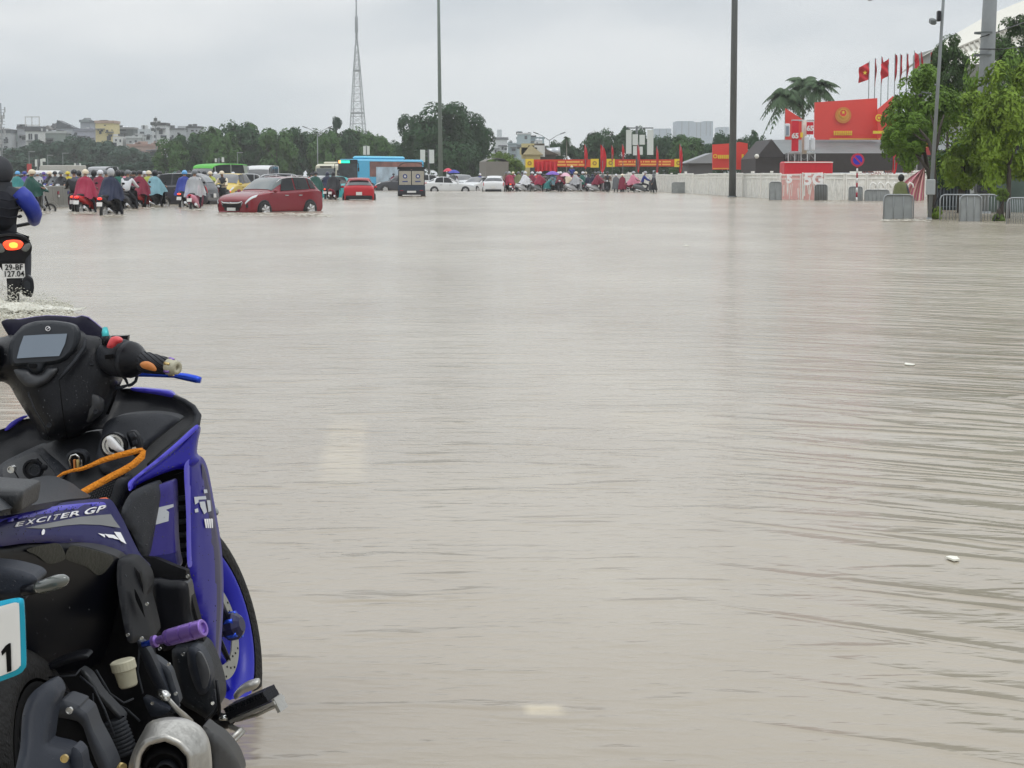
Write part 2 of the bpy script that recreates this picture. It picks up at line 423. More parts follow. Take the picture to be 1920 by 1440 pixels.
def disc(name, px, py, y, rpx, m, depth=.01, parent=None, prof=None, tilt=(0, -1, 0)):
    "round detail facing back along the bike"
    r = rpx / FPX * (y + 3.35)
    mb = MB(); prof = prof or [(0, 0), (0, r), (depth, r), (depth, r * .8), (depth * .7, r * .7), (depth * .7, 0)]
    mb.lathe(B(px, py, y), tilt, prof, m, 20, False); return mb.build(name, None, parent or bike)
def ptube(name, pts, rpx, m, parent=None, n=12):
    v = [B(*p) for p in pts]
    rr = [(a if not hasattr(rpx, '__len__') else a) for a in (rpx if hasattr(rpx, '__len__') else [rpx] * len(pts))]
    rad = [r / FPX * (p[2] + 3.35) for r, p in zip(rr, pts)]
    return MB().tube(v, rad, m, n).build(name, None, parent or bike)
def strap(name, pts, wpx, m, parent=None, thick=.003):
    "flat band following photo points, width in pixels"
    v2 = [Vector(p[:2]) for p in pts]; L_, R_ = [], []
    for i, p in enumerate(pts):
        d = (v2[min(i + 1, len(pts) - 1)] - v2[max(i - 1, 0)]).normalized(); nn = Vector((-d.y, d.x))
        w_ = (wpx[i] if hasattr(wpx, '__len__') else wpx) / 2
        L_.append(B(*(v2[i] + nn * w_), p[2])); R_.append(B(*(v2[i] - nn * w_), p[2]))
    n = len(pts); off = Vector((0, thick, 0)); vs = L_ + R_ + [a + off for a in L_] + [a + off for a in R_]; fs = []
    for i in range(n - 1):
        fs += [[i, i + 1, n + i + 1, n + i], [2 * n + i, 3 * n + i, 3 * n + i + 1, 2 * n + i + 1], [i, 2 * n + i, 2 * n + i + 1, i + 1], [n + i, n + i + 1, 3 * n + i + 1, 3 * n + i]]
    return MB().add(vs, fs, m, True).build(name, None, parent or bike)

# ---- wheels (true round geometry)
def wheel_mesh(c, R, wdt, yaw, parts, parent, rimm, disc_side=1, R2=None):
    ax = Matrix.Rotation(yaw, 3, 'Z') @ Vector((1, 0, 0))
    t = MB(); prof = []
    for i in range(13):
        a = -PI * .62 + PI * 1.24 * i / 12
        prof.append((math.sin(a) * wdt / 2, R - wdt * .5 + math.cos(a) * wdt * .5))
    t.lathe(c, ax, prof, M_['tyre'], 56)
    # tread grooves
    fw = Matrix.Rotation(yaw, 3, 'Z') @ Vector((0, 1, 0))
    ty = t.build('tyre', None, parent)
    r = MB(); ro = R - wdt * .84
    r.lathe(c, ax, [(-wdt * .46, ro + .010), (-wdt * .46, ro - .006), (-wdt * .2, ro - .026), (wdt * .2, ro - .026), (wdt * .46, ro - .006), (wdt * .46, ro + .010)], rimm, 56)
    for k in range(5):
        a = 2 * PI * k / 5 + .3
        d = fw * math.cos(a) + Vector((0, 0, 1)) * math.sin(a); p = ax.cross(d)
        for s in (-1, 1):
            r.tube([c + d * .03 + p * s * .012, c + d * (ro - .02) + p * s * .03], [.012, .009], rimm, 6)
    r.cyl(c - ax * .05, c + ax * .05, .034, None, rimm, 20)
    r.build('rim', None, parent)
    return ax, fw
fw_ = thing('front_wheel'); fw_.parent = bike
WC = B(366, 1190, 1.29); WYAW = -.20
ax, fwd = wheel_mesh(WC, .300, .104, WYAW, None, fw_, M_['rim'])
dm = MB(); dc = WC + ax * .052
dmat = mat('brake_disc_steel', (.30, .30, .27), .38, metal=.7, var=.15, scale=30)
dm.lathe(dc, ax, [(0, .085), (0, .122), (.004, .122), (.004, .085), (0, .085)], dmat, 60, False)
for k in range(36):
    a = 2 * PI * k / 36; q = (.094, .104, .114)[k % 3]
    dm.cyl(dc + (fwd * math.cos(a) + Vector((0, 0, 1)) * math.sin(a)) * q - ax * .001, dc + (fwd * math.cos(a) + Vector((0, 0, 1)) * math.sin(a)) * q + ax * .0052, .0028, None, M_['deep'], 7)
for k in range(5):
    a = 2 * PI * k / 5; dd = fwd * math.cos(a) + Vector((0, 0, 1)) * math.sin(a)
    dm.tube([dc + dd * .03, dc + dd * .09], [.008, .006], M_['blk'], 6)
dm.build('brake_disc', None, fw_)
kb = MB(); kc = WC + ax * .06
kb.lathe(kc, ax, [(0, .0), (0, .02), (.02, .021), (.024, .031), (.034, .034), (.05, .034), (.06, .026), (.066, .018), (.066, 0)], mat('dark_blue_knob', (.02, .02, .06), .3, metal=.5), 10, False)
for k in range(5):
    a = 2 * PI * k / 5; dd = fwd * math.cos(a) + Vector((0, 0, 1)) * math.sin(a); kb.tube([kc + ax * .03 + dd * .03, kc + ax * .055 + dd * .028], .007, M_['ablue'], 6)
kb.build('axle_slider', None, fw_)
fk = MB()
for s in (-1, 1): fk.tube([WC + ax * .078 * s, WC + ax * .078 * s + Vector((0, -.25, .52))], [.024, .022], M_['blk'], 12)
fk.build('front_fork', None, bike)
rw = thing('rear_wheel'); rw.parent = bike
wheel_mesh(Vector((-.06, .02, .287)), .28, .10, 0, None, rw, M_['deep'])
# front mudguard over the wheel
mg = MB()
def mgf(u, v):
    a = math.radians(62 + 80 * u); b = (v - .5) * 2
    rr = .315 - .03 * b * b
    return WC + ax * (.062 * b) + (-fwd * math.cos(a) * -1 * rr) + Vector((0, 0, math.sin(a) * rr))
mg.grid(mgf, 16, 6, M_['blk']); mg.build('front_mudguard', None, bike)

# ---- dark mass of frame and engine
panel('frame', [(-90, 1000), (60, 1010), (200, 1035), (262, 1075), (275, 1180), (300, 1300), (330, 1480), (-90, 1490)], .42, M_['deep'], .02, .05, step=40)
panel('engine_block', [(240, 1060), (340, 1066), (350, 1080), (365, 1140), (383, 1205), (395, 1262), (404, 1300), (410, 1340), (400, 1380), (340, 1430), (240, 1420)], .62, M_['deep'], .01, .04, step=26)
panel('radiator_cowl', [(283, 1092), (320, 1088), (352, 1094), (358, 1150), (370, 1200), (330, 1214), (300, 1215)], .60, M_['blk'], .012, .05)
cc = panel('crankcase_cover', [(322, 1220), (340, 1213), (362, 1212), (380, 1222), (398, 1262), (408, 1300), (408, 1330), (392, 1350), (368, 1336), (340, 1318), (328, 1270)], .56, mat('grey_cast_cover', (.014, .016, .020), .5, var=.2, scale=25, bump=.1, bscale=200, spec=.2), .022, .1, soft=14)
panel('cover_ring', [(352, 1217), (366, 1213), (378, 1221), (390, 1242), (396, 1268), (393, 1290), (383, 1303), (372, 1300), (360, 1275), (352, 1245)], .525, M_['slate'], .012, .04, parent=cc)
panel('cover_face', [(370, 1222), (378, 1226), (388, 1246), (393, 1266), (388, 1288), (380, 1290), (373, 1262), (368, 1238)], .512, mat('grey_cast_face', (.045, .047, .052), .45), .003, .012, parent=cc)
# ---- rear inner mudguard, swingarm
panel('rear_mudguard', [(52, 1310), (70, 1290), (98, 1277), (112, 1300), (101, 1332), (93, 1385), (94, 1395), (134, 1406), (158, 1440), (168, 1490), (30, 1490), (38, 1400), (42, 1340)], [(60, 1300, -.28), (60, 1440, -.36), (150, 1440, -.30)], M_['slate'], .02, .04, soft=20)
panel('mudguard_side', [(134, 1404), (152, 1413), (158, 1450), (164, 1490), (135, 1490)], -.33, M_['slate'], .006, .04)
sa = panel('swingarm_cover', [(100, 1328), (108, 1318), (120, 1313), (147, 1322), (150, 1328), (163, 1338), (175, 1370), (196, 1410), (212, 1450), (190, 1450), (168, 1400), (155, 1362), (143, 1352), (120, 1347), (98, 1342)], -.22, mat('swingarm_grey', (.026, .029, .036), .5, var=.2, spec=.25), .012, .06, step=7)
panel('swingarm_well', [(99, 1345), (143, 1352), (160, 1372), (178, 1410), (196, 1446), (170, 1448), (133, 1404), (93, 1385)], -.19, M_['deep'], .004, .05, parent=sa)
panel('seat_stay', [(150, 1254), (168, 1266), (190, 1300), (232, 1345), (226, 1352), (205, 1330), (178, 1300), (160, 1275)], .22, mat('stay_grey', (.03, .032, .036), .5), .008, .03, step=6)
panel('inner_fender', [(85, 1250), (110, 1238), (140, 1228), (160, 1227), (165, 1234), (140, 1240), (112, 1250), (92, 1258)], .15, M_['blk'], .006, .04, step=6)
for (px, py, rr, mm) in ((131, 1331, 6.5, M_['chrome']), (122, 1421, 7.5, M_['gold'])): disc('bolt', px, py, -.37 if mm is M_['gold'] else -.25, rr, mm, .006)
ptube('axle_nut', [(218, 1436, -.02), (232, 1438, -.04)], [9, 7], M_['gold'])
ptube('brake_hose', [(196, 1436, .05), (150, 1440, .0), (120, 1446, -.02)], 3, M_['copper'])
ptube('cable', [(92, 1270, .12), (120, 1268, .1), (142, 1266, .1), (150, 1255, .12)], 1.6, M_['matt'])
ptube('cable', [(100, 1284, .1), (128, 1300, .08), (134, 1316, .06)], 2.2, M_['blk'])
ptube('cable', [(174, 1300, .2), (178, 1350, .16), (186, 1385, .12)], 1.2, M_['matt'])
# ---- footrest hanger, links
panel('footrest_hanger', [(257, 1203), (268, 1206), (282, 1226), (299, 1262), (316, 1296), (334, 1332), (318, 1336), (300, 1308), (288, 1284), (272, 1252)], [(260, 1205, .26), (330, 1330, .34), (300, 1205, .26)], M_['slate'], .008, .03, step=6)
panel('hanger_brace', [(284, 1232), (297, 1238), (318, 1256), (326, 1280), (337, 1318), (325, 1326), (314, 1290), (305, 1266), (290, 1246)], .33, mat('brace_grey', (.03, .034, .042), .5, spec=.25), .006, .03, step=6)
panel('hanger_web', [(268, 1310), (276, 1308), (300, 1320), (318, 1332), (300, 1342), (282, 1342)], .30, M_['slate'], .004, .02, step=6)
ptube('brake_link', [(300, 1300, .24), (309, 1304, .22), (317, 1309, .22)], [8, 10, 7], M_['chrome'])
ptube('brake_link_rod', [(316, 1311, .24), (332, 1330, .27), (345, 1342, .3), (360, 1352, .32)], [4, 5, 6, 3], M_['silver'])
# ---- rear footrest, anodised
rf = MB(); p0, p1 = B(268, 1209, .26), B(382, 1177, .22); dv = (p1 - p0); ln = dv.length; s_ = ln / 118
rf.lathe(p0, dv, [(0, 0), (0, 5.2 * s_), (20 * s_, 5.2 * s_)], M_['ablue'], 20)
rf.lathe(p0, dv, [(20 * s_, 5 * s_), (20 * s_, 10 * s_), (26 * s_, 10 * s_), (28 * s_, 6.5 * s_), (44 * s_, 8 * s_), (44 * s_, 11 * s_), (47 * s_, 13 * s_), (52 * s_, 13.5 * s_), (52 * s_, 12 * s_), (54 * s_, 12 * s_), (54 * s_, 14 * s_), (76 * s_, 14 * s_), (77 * s_, 12 * s_), (79 * s_, 12 * s_), (80 * s_, 14.5 * s_), (98 * s_, 14.5 * s_), (99 * s_, 12 * s_), (101 * s_, 12 * s_), (102 * s_, 14.5 * s_), (116 * s_, 14.5 * s_), (118 * s_, 13 * s_), (118 * s_, 9 * s_), (114 * s_, 8 * s_), (114 * s_, 0)], M_['purp'], 28, False)
rf.build('rear_footrest', None, bike)
# ---- brake fluid pot
rp_ = thing('brake_fluid_pot'); rp_.parent = bike
dA = (B(243, 1289, .15) - B(229, 1234, .15)); o_ = B(229, 1238, .15); s_ = dA.length / 56
MB().lathe(o_, dA, [(0, 0), (0, 20 * s_), (2 * s_, 23 * s_), (17 * s_, 23 * s_), (19 * s_, 21 * s_)], M_['cream'], 22, False).build('lid', None, rp_)
MB().lathe(o_, dA, [(19 * s_, 21 * s_), (21 * s_, 19.5 * s_), (46 * s_, 17.5 * s_), (50 * s_, 15 * s_), (50 * s_, 0)], M_['cream'], 22).build('pot', None, rp_)
# ---- front footrest and pedal
ff = thing('front_footrest'); ff.parent = bike
rb = MB(); a0, a1 = B(436, 1336, .56), B(511, 1304, .52)
dv = (a1 - a0).normalized(); upv = Vector((0, 0, 1)); upv = (upv - dv * upv.dot(dv)).normalized(); sv = dv.cross(upv)
L0 = (a1 - a0).length
def slab(mb, c, l, h, t, m):
    vs = [c + dv * (l / 2 * i) + upv * (h / 2 * j) + sv * (t / 2 * k) for k in (-1, 1) for j in (-1, 1) for i in (-1, 1)]
    mb.add(vs, [[0, 2, 3, 1], [4, 5, 7, 6], [0, 1, 5, 4], [2, 6, 7, 3], [0, 4, 6, 2], [1, 3, 7, 5]], m)
slab(rb, (a0 + a1) / 2, L0, .012, .045, M_['blk'])
for i in range(14):
    c = a0 + dv * (L0 * (i + .5) / 14) + upv * .009 ; slab(rb, c, L0 / 22, .016, .046, M_['blk'])
rb.build('rubber_pad', None, ff)
mt_ = MB(); slab(mt_, (a0 + a1) / 2 - upv * .013 + dv * .004, L0 + .012, .007, .04, M_['silver'])
slab(mt_, a1 - upv * .02 + dv * .007, .008, .03, .03, M_['silver'])
mt_.tube([a0 - upv * .018, a0 + dv * L0 * .5 - upv * .024, a1 - upv * .022], .004, M_['silver'], 6)
mt_.build('footrest_frame', None, ff)
MB().tube([B(438, 1342, .56), B(424, 1352, .57), B(410, 1352, .58)], [.012, .016, .018], M_['blk'], 10).cyl(B(412, 1346, .55), B(428, 1346, .55), .006, None, M_['chrome'], 8).build('pivot', None, ff)
st_ = MB(); st_.tube([B(432, 1362, .55), B(455, 1372, .52), B(428, 1400, .48)], [.006, .006, .005], M_['silver'], 8); st_.tube([B(455, 1365, .5), B(420, 1398, .48)], .005, M_['silver'], 8); st_.build('kick_stand', None, bike)
panel('brake_pedal', [(438, 1302), (448, 1290), (462, 1281), (474, 1277), (484, 1276), (486, 1284), (478, 1292), (458, 1300), (442, 1312)], .66, M_['silver'], .008, .02, step=5)
ptube('gear_cable', [(402, 1292, .52), (405, 1320, .52), (398, 1336, .52), (385, 1350, .52)], 1.8, M_['matt'])
ptube('gear_cable', [(406, 1275, .55), (410, 1310, .55), (412, 1345, .55)], 3, M_['blk'])
# ---- exhaust
mf = thing('muffler'); mf.parent = bike
cy0 = B(312, 1437, -.12)
prof = [(251, 1440), (255, 1410), (270, 1387), (309, 1377), (338, 1389), (361, 1414), (363, 1450), (352, 1490), (320, 1508), (284, 1506), (258, 1485)]
out_ = [(240, 1445), (251, 1404), (271, 1366), (281, 1352), (318, 1344), (352, 1348), (378, 1363), (393, 1390), (398, 1440), (392, 1500), (360, 1540), (290, 1545), (250, 1520)]
fb = MB()
def ring(src, y, n=44, k=1.0, yc=None):
    o = [Vector(p) for p in src] if src is prof else smooth_outline(src, 6); tot = [0]
    for i in range(len(o)): tot.append(tot[-1] + (o[(i + 1) % len(o)] - o[i]).length)
    r_ = []
    for j in range(n):
        t = tot[-1] * j / n; i = max(q for q in range(len(o)) if tot[q] <= t); f = (t - tot[i]) / max(1e-6, tot[i + 1] - tot[i])
        r_.append(o[i].lerp(o[(i + 1) % len(o)], f))
    c = sum(r_, Vector((0, 0))) / n
    return [B(*(c + (p - c) * k), y) for p in r_]
rings = [ring(prof, -.125, k=.80), ring(prof, -.13, k=.86), ring(prof, -.13), ring(prof, -.115, k=1.03), ring(out_, -.09, k=.93), ring(out_, -.05), ring(out_, .12, k=1.0), ring(out_, .3, k=.9), ring(out_, .42, k=.6)]
vs = [v for r in rings for v in r]; n = 44
fb.add(vs, [[i * n + j, i * n + (j + 1) % n, (i + 1) * n + (j + 1) % n, (i + 1) * n + j] for i in range(len(rings) - 1) for j in range(n)], M_['silver'], True)
mo = fb.build('casing', None, mf)
disc('tailpipe_bore', 312, 1440, -.085, 46, M_['deep'], .004, parent=mf)
tp = MB(); tp.lathe(B(312, 1441, -.09), (0, -1, 0), [(-.03, .030), (.02, .030), (.022, .036), (-.005, .044)], M_['deep'], 32); tp.build('tailpipe', None, mf)
MB().lathe(B(313, 1446, -.095), (0, -1, 0), [(-.03, .016), (.014, .016), (.014, .019), (-.03, .019)], M_['matt'], 24).build('inner_pipe', None, mf)
disc('bolt', 372, 1406, -.062, 13, M_['chrome'], .006, parent=mf); disc('bolt_head', 373, 1406, -.068, 6, M_['slate'], .006, parent=mf)
panel('heat_shield', [(380, 1362), (398, 1372), (416, 1384), (432, 1402), (446, 1425), (452, 1460), (400, 1500), (396, 1420)], [(380, 1362, .05), (440, 1410, .12), (400, 1480, .05)], mat('scuffed_dark_shield', (.03, .03, .03), .4, metal=.2, var=.3, scale=20), .015, .05)

# ---- tail: number plate, indicator
panel('tail_panel', [(-90, 1060), (0, 1062), (40, 1070), (62, 1078), (70, 1090), (52, 1110), (44, 1126), (0, 1124), (-90, 1130)], -.33, M_['slate'], .012, .06)
tl = thing('indicator'); tl.parent = bike
ptube('stem', [(44, 1108, -.34), (72, 1104, -.35)], [10, 9], M_['blk'], tl)
lens = MB(); q0, q1 = B(68, 1104, -.35), B(127, 1085, -.37)
lens.lathe(q0, q1 - q0, [(0, 0), (.0, .0075), (.008, .0105), ((q1 - q0).length * .7, .0115), ((q1 - q0).length * .9, .009), ((q1 - q0).length, .004), ((q1 - q0).length, 0)], M_['smoke'], 16); lens.build('lens', None, tl)
pl = thing('number_plate'); pl.parent = bike
tealb = mat('teal_anodised_frame', (.02, .42, .62), .25, metal=.5, var=.5, scale=5)
panel('plate_frame', [(-120, 1160), (-60, 1143), (0, 1127), (30, 1121), (40, 1122), (45, 1132), (49, 1240), (46, 1254), (36, 1264), (0, 1278), (-120, 1320)], -.44, tealb, .004, .008, parent=pl)
panel('plate_sheet', [(-116, 1170), (-60, 1153), (0, 1137), (26, 1130), (34, 1131), (36, 1138), (39, 1240), (37, 1249), (30, 1256), (0, 1268), (-116, 1308)], -.447, mat('plate_white', (.72, .72, .70), .35, var=.04), .001, .003, parent=pl)
panel('plate_digit', [(2, 1222), (10, 1211), (17, 1206), (20, 1206), (21.5, 1258), (13, 1261), (11, 1222), (4, 1229)], -.4495, M_['deep'], 0, .001, parent=pl, sm=False, step=4)

# ---- side body with lettering, seat
YS = [(0, 1000, -.08), (240, 1020, .50), (120, 950, .28)]
ysf = yfun(YS)
panel('lower_side_panel', [(-90, 1020), (0, 1024), (60, 1017), (146, 1022), (200, 1036), (226, 1050), (240, 1090), (250, 1150), (256, 1200), (200, 1240), (120, 1262), (0, 1268), (-90, 1280)], [(0, 1030, -.02), (250, 1060, .44), (100, 1250, .25)], mat('wet_black_side', (.003, .0035, .006), .3, var=.4, scale=8, spec=.16), .02, .06, soft=40, step=16)
ff2 = lambda dy: [(a, b, c - dy) for a, b, c in [(0, 1030, -.02), (250, 1060, .44), (100, 1250, .25)]]
panel('grey_facet', [(50, 1030), (104, 1018), (118, 1030), (122, 1048), (104, 1056), (88, 1056), (70, 1042)], ff2(.024), M_['olive'], .001, .004)  # slightly greyer facets on the black lower body
panel('grey_facet', [(123, 1048), (130, 1026), (145, 1024), (205, 1040), (212, 1052), (196, 1074), (182, 1078), (160, 1062)], ff2(.024), M_['olive'], .001, .004)
panel('side_cover', [(221, 1052), (232, 1046), (250, 1048), (268, 1064), (277, 1080), (280, 1100), (276, 1118), (284, 1150), (292, 1190), (276, 1205), (258, 1204), (240, 1203), (228, 1150), (219, 1090)], [(225, 1050, .38), (280, 1080, .48), (250, 1200, .32)], mat('black_side_cover', (.005, .0055, .0075), .4, spec=.12, var=.3, scale=15), .010, .05, soft=9, step=7)
panel('cover_slot', [(252, 1104), (257, 1112), (266, 1132), (270, 1150), (272, 1158), (262, 1140), (254, 1122)], .37, M_['deep'], 0, .004, step=5)
disc('bolt', 233, 1080, .375, 4.5, M_['slate'], .006)
body = panel('side_body', [(-90, 985), (0, 972), (42, 962), (62, 956), (110, 948), (150, 943), (187, 941), (200, 945), (210, 960), (225, 988), (240, 1020), (256, 1050), (276, 1071), (262, 1066), (240, 1054), (221, 1046), (187, 1033), (146, 1023), (83, 1018), (42, 1019), (0, 1025), (-90, 1040)], YS, M_['navy'], .022, .05, soft=20)
off = lambda d: [(a, b, c - d) for a, b, c in YS]
panel('upper_highlight', [(-90, 988), (0, 975), (42, 963), (62, 957), (110, 949), (187, 942), (199, 946), (190, 950), (150, 955), (100, 964), (40, 976), (0, 985), (-90, 1000)], off(.012), M_['blue2'], .012, .01, parent=body, soft=6, step=5)  # highlight along the top of the navy body, painted as a lighter band
panel('swoosh', [(46, 990), (100, 979), (150, 969), (208, 964), (214, 974), (226, 990), (187, 984), (150, 983), (125, 985), (83, 991)], off(.0255), M_['grydec'], 0, .002, parent=body, step=6, sm=False)
for q in ([(184, 1000), (196, 1002), (197, 1008)], [(196, 1001), (205, 1002), (213, 1009), (204, 1008)], [(205, 1002), (214, 1003), (224, 1012), (214, 1010)], [(214, 997), (226, 998), (237, 1020), (226, 1014), (219, 1005)]):
    panel('emblem_bar', q, off(.027), M_['wht'], 0, .001, parent=body, sm=False, step=5)
panel('chip', [(81, 992), (84, 994), (83, 1001), (79, 1003), (78, 998)], off(.027), M_['wht'], 0, .001, parent=body, step=4)
def letter(ch, x0, y0, x1, y1, h, m, dy, wf=1.0):
    "one glyph laid on the side body between two photo points (base line) with height h px"
    cu = bpy.data.curves.new('t', 'FONT'); cu.body = ch; cu.resolution_u = 3; cu.offset = .022
    tmp = bpy.data.objects.new('t', cu); sc.collection.objects.link(tmp)
    me = bpy.data.meshes.new_from_object(tmp.evaluated_get(bpy.context.evaluated_depsgraph_get())); bpy.data.objects.remove(tmp)
    xs = [v.co.x for v in me.vertices]; ys_ = [v.co.y for v in me.vertices]
    ax_, bx_, ay_, by_ = min(xs), max(xs), min(ys_), max(ys_)
    for v in me.vertices:
        u = (v.co.x - ax_) / (bx_ - ax_); t = (v.co.y - ay_) / (by_ - ay_)
        qx = x0 + (x1 - x0) * u + t * h * .55; qy = y0 + (y1 - y0) * u - t * h
        v.co = B(qx, qy, ysf(qx, qy) - dy)
    me.materials.clear(); me.materials.append(m); return lk(bpy.data.objects.new('lettering', me), body)
word = 'EXCITERGP'; xs0 = [28, 47, 66, 88, 96, 113, 130, 156, 180]; xs1 = [42, 63, 84, 91, 109, 127, 149, 176, 194]; hh = [9, 10, 10, 10, 10, 10, 10, 13, 13]
for ch, a, b, h_ in zip(word, xs0, xs1, hh):
    base = lambda x: 988 - (x - 28) * .183 + (1.5 if x > 150 else 0)
    letter(ch, a, base(a), b, base(b), h_, M_['wht'], .0275)
for ch in body.children:
    if ch.name.startswith('lettering'): ch.modifiers.new('t', 'SOLIDIFY').thickness = .001
for q in ([(196, 1300, .3), (214, 1318, .28), (238, 1330, .26), (262, 1352, .24)], [(180, 1256, .2), (206, 1300, .2), (232, 1318, .2), (250, 1310, .22)], [(262, 1212, .3), (258, 1260, .28), (268, 1300, .25)], [(150, 1268, .12), (176, 1290, .1), (196, 1330, .1), (214, 1378, .08)]): ptube('cable', q, 2.0, M_['matt'])
for px, py, yy in ((266, 1196, .25), (300, 1216, .33), (317, 1245, .33), (330, 1300, .3), (286, 1318, .28), (344, 1226, .5), (399, 1318, .5), (352, 1080, .58), (276, 1132, .38), (240, 1190, .3)): disc('bolt', px, py, yy, 3.2, M_['chrome'], .004)
spg = MB()
for k in range(9): spg.lathe(B(214 + k * 2.6, 1350 + k * 7, .2), B(216.6, 1357, .2) - B(214, 1350, .2), [(0, .020), (.004, .023), (.008, .020)], M_['matt'], 16)
spg.build('shock_spring', None, bike)
seat = panel('seat', [(-90, 912), (0, 915), (25, 912), (45, 907), (69, 903), (90, 906), (117, 918), (134, 931), (154, 943), (140, 947), (110, 950), (62, 958), (42, 962), (0, 968), (-90, 985)], [(0, 930, -.05), (140, 935, .46), (60, 905, .3)], M_['seat'], .04, .08, soft=18, step=7)
panel('pillion_seat', [(-90, 912), (0, 914), (40, 917), (46, 924), (44, 942), (38, 960), (0, 968), (-90, 980)], -.14, mat('pillion_vinyl', (.012, .013, .015), .45, bump=.15, bscale=240), .03, .1, parent=seat, soft=12)

# ---- leg shield and dash inside
sh = panel('leg_shield', [(-90, 880), (-90, 820), (0, 806), (30, 790), (60, 785), (100, 800), (180, 790), (205, 745), (214, 731), (250, 729), (290, 735), (325, 741), (354, 759), (369, 776), (371, 790), (362, 805), (330, 835), (300, 862), (262, 895), (243, 915), (235, 950), (215, 1000), (120, 1000), (-90, 985)], [(0, 850, .98), (350, 780, 1.04), (150, 980, .8)], M_['blk'], -.03, .05, step=18, soft=30)
panel('shield_lip', [(246, 727), (280, 729), (317, 733), (327, 741), (322, 745), (290, 739), (250, 733)], 1.0, M_['blue2'], .006, .02, step=5, soft=4)
ptube('shield_rim', [(325, 744, 1.0), (345, 752, 1.0), (362, 764, 1.0), (371, 780, .99), (368, 797, .97), (345, 820, .94), (310, 848, .9), (280, 874, .86)], [4, 5, 6, 7, 7, 7, 7, 6], M_['matt'])
panel('shield_lip', [(8, 806), (20, 792), (40, 781), (52, 780), (36, 790), (16, 806)], 1.0, M_['blue2'], .004, .02, step=5, soft=4)
panel('shield_ledge', [(196, 795), (215, 782), (250, 776), (292, 775), (325, 780), (338, 787), (326, 798), (308, 812), (287, 829), (268, 845), (256, 868), (240, 885), (218, 893), (192, 884), (180, 860), (188, 825)], [(200, 790, .90), (330, 785, .96), (220, 890, .80)], M_['matt'], .016, .06, soft=14)
panel('glovebox_panel', [(0, 872), (34, 852), (64, 838), (74, 838), (90, 853), (122, 884), (112, 900), (60, 903), (0, 906)], [(0, 872, .88), (70, 838, .92), (100, 900, .80)], M_['matt'], .012, .06, soft=8)
panel('glovebox_recess', [(6, 876), (36, 858), (62, 849), (72, 852), (88, 870), (104, 890), (98, 900), (50, 900), (10, 900)], [(0, 872, .862), (70, 838, .902), (100, 900, .782)], mat('recess_black', (.018, .019, .022), .5, bump=.1, bscale=300), .002, .01, soft=8)
panel('tunnel_panel', [(76, 840), (120, 822), (186, 808), (190, 850), (196, 888), (228, 905), (212, 960), (150, 950), (128, 925), (110, 905), (124, 882)], [(100, 840, .92), (190, 820, .92), (170, 950, .72)], mat('tunnel_black', (.014, .015, .018), .5, bump=.1, bscale=300), .006, .05)
# fuel lid
fl = thing('fuel_lid'); fl.parent = bike
disc('collar', 216, 835, .80, 25, M_['blk'], .014, parent=fl)
disc('lid', 213, 834, .785, 20, M_['chrome'], .008, parent=fl, prof=None)
panel('lid_grip', [(199, 820), (206, 818), (214, 824), (226, 838), (232, 846), (222, 848), (208, 842), (202, 832)], .768, mat('lid_grip_white', (.62, .62, .62), .3), .006, .008, parent=fl, step=4, soft=4)
panel('lid_slot', [(203, 838), (212, 842), (222, 850), (214, 850), (206, 846)], .766, M_['deep'], 0, .003, parent=fl, step=4)
panel('switch_block', [(237, 812), (252, 808), (262, 822), (266, 838), (262, 852), (252, 856), (246, 842)], .80, M_['blk'], .008, .02, step=5)
panel('switch', [(240, 815), (249, 811), (255, 819), (246, 824)], .785, M_['matt'], .004, .01, sm=False, step=4)
panel('switch', [(247, 828), (255, 825), (257, 832), (249, 835)], .785, M_['matt'], .003, .01, sm=False, step=4)
panel('switch', [(247, 840), (253, 838), (255, 842), (248, 845)], .784, mat('cream_mark', (.5, .45, .35), .5), .001, .006, sm=False, step=4)
# ignition with shackle lock
ig = thing('ignition'); ig.parent = bike
panel('surround', [(124, 856), (130, 847), (142, 844), (156, 847), (163, 857), (162, 870), (150, 884), (134, 884), (127, 872)], .80, M_['matt'], .003, .03, parent=ig, step=5)
panel('barrel', [(128, 858), (134, 850), (145, 848), (155, 852), (159, 862), (156, 876), (146, 882), (134, 880)], .795, M_['deep'], 0, .01, parent=ig, step=5)
ptube('shackle', [(134, 880, .78), (130, 862, .775), (134, 854, .77), (142, 852, .77), (148, 857, .77), (152, 872, .78)], 1.7, M_['chrome'], ig, 8)
for k, (a, b) in enumerate(((137, 3), (143, 5), (150, 3))): panel('lock_body', [(a, 862), (a + b, 862), (a + b + 1, 878), (a + 1, 879)], .778, M_['copper'] if k == 0 else M_['gold'] if k == 1 else M_['chrome'], .002, .01, parent=ig, sm=False, step=4)
disc('power_socket', 64, 879, .80, 19, M_['blk'], .012); disc('power_socket', 66, 881, .785, 11, M_['matt'], .008)
panel('socket_tab', [(56, 862), (68, 860), (72, 868), (60, 870)], .79, M_['blk'], .003, .012, step=4); panel('socket_tab', [(76, 871), (86, 874), (86, 882), (76, 881)], .79, M_['blk'], .003, .012, step=4)
disc('bag_hook', 25, 878, .80, 6.5, M_['chrome'], .02); ptube('hook_wire', [(25, 880, .79), (32, 892, .78), (38, 903, .76)], 1.3, M_['deep'])
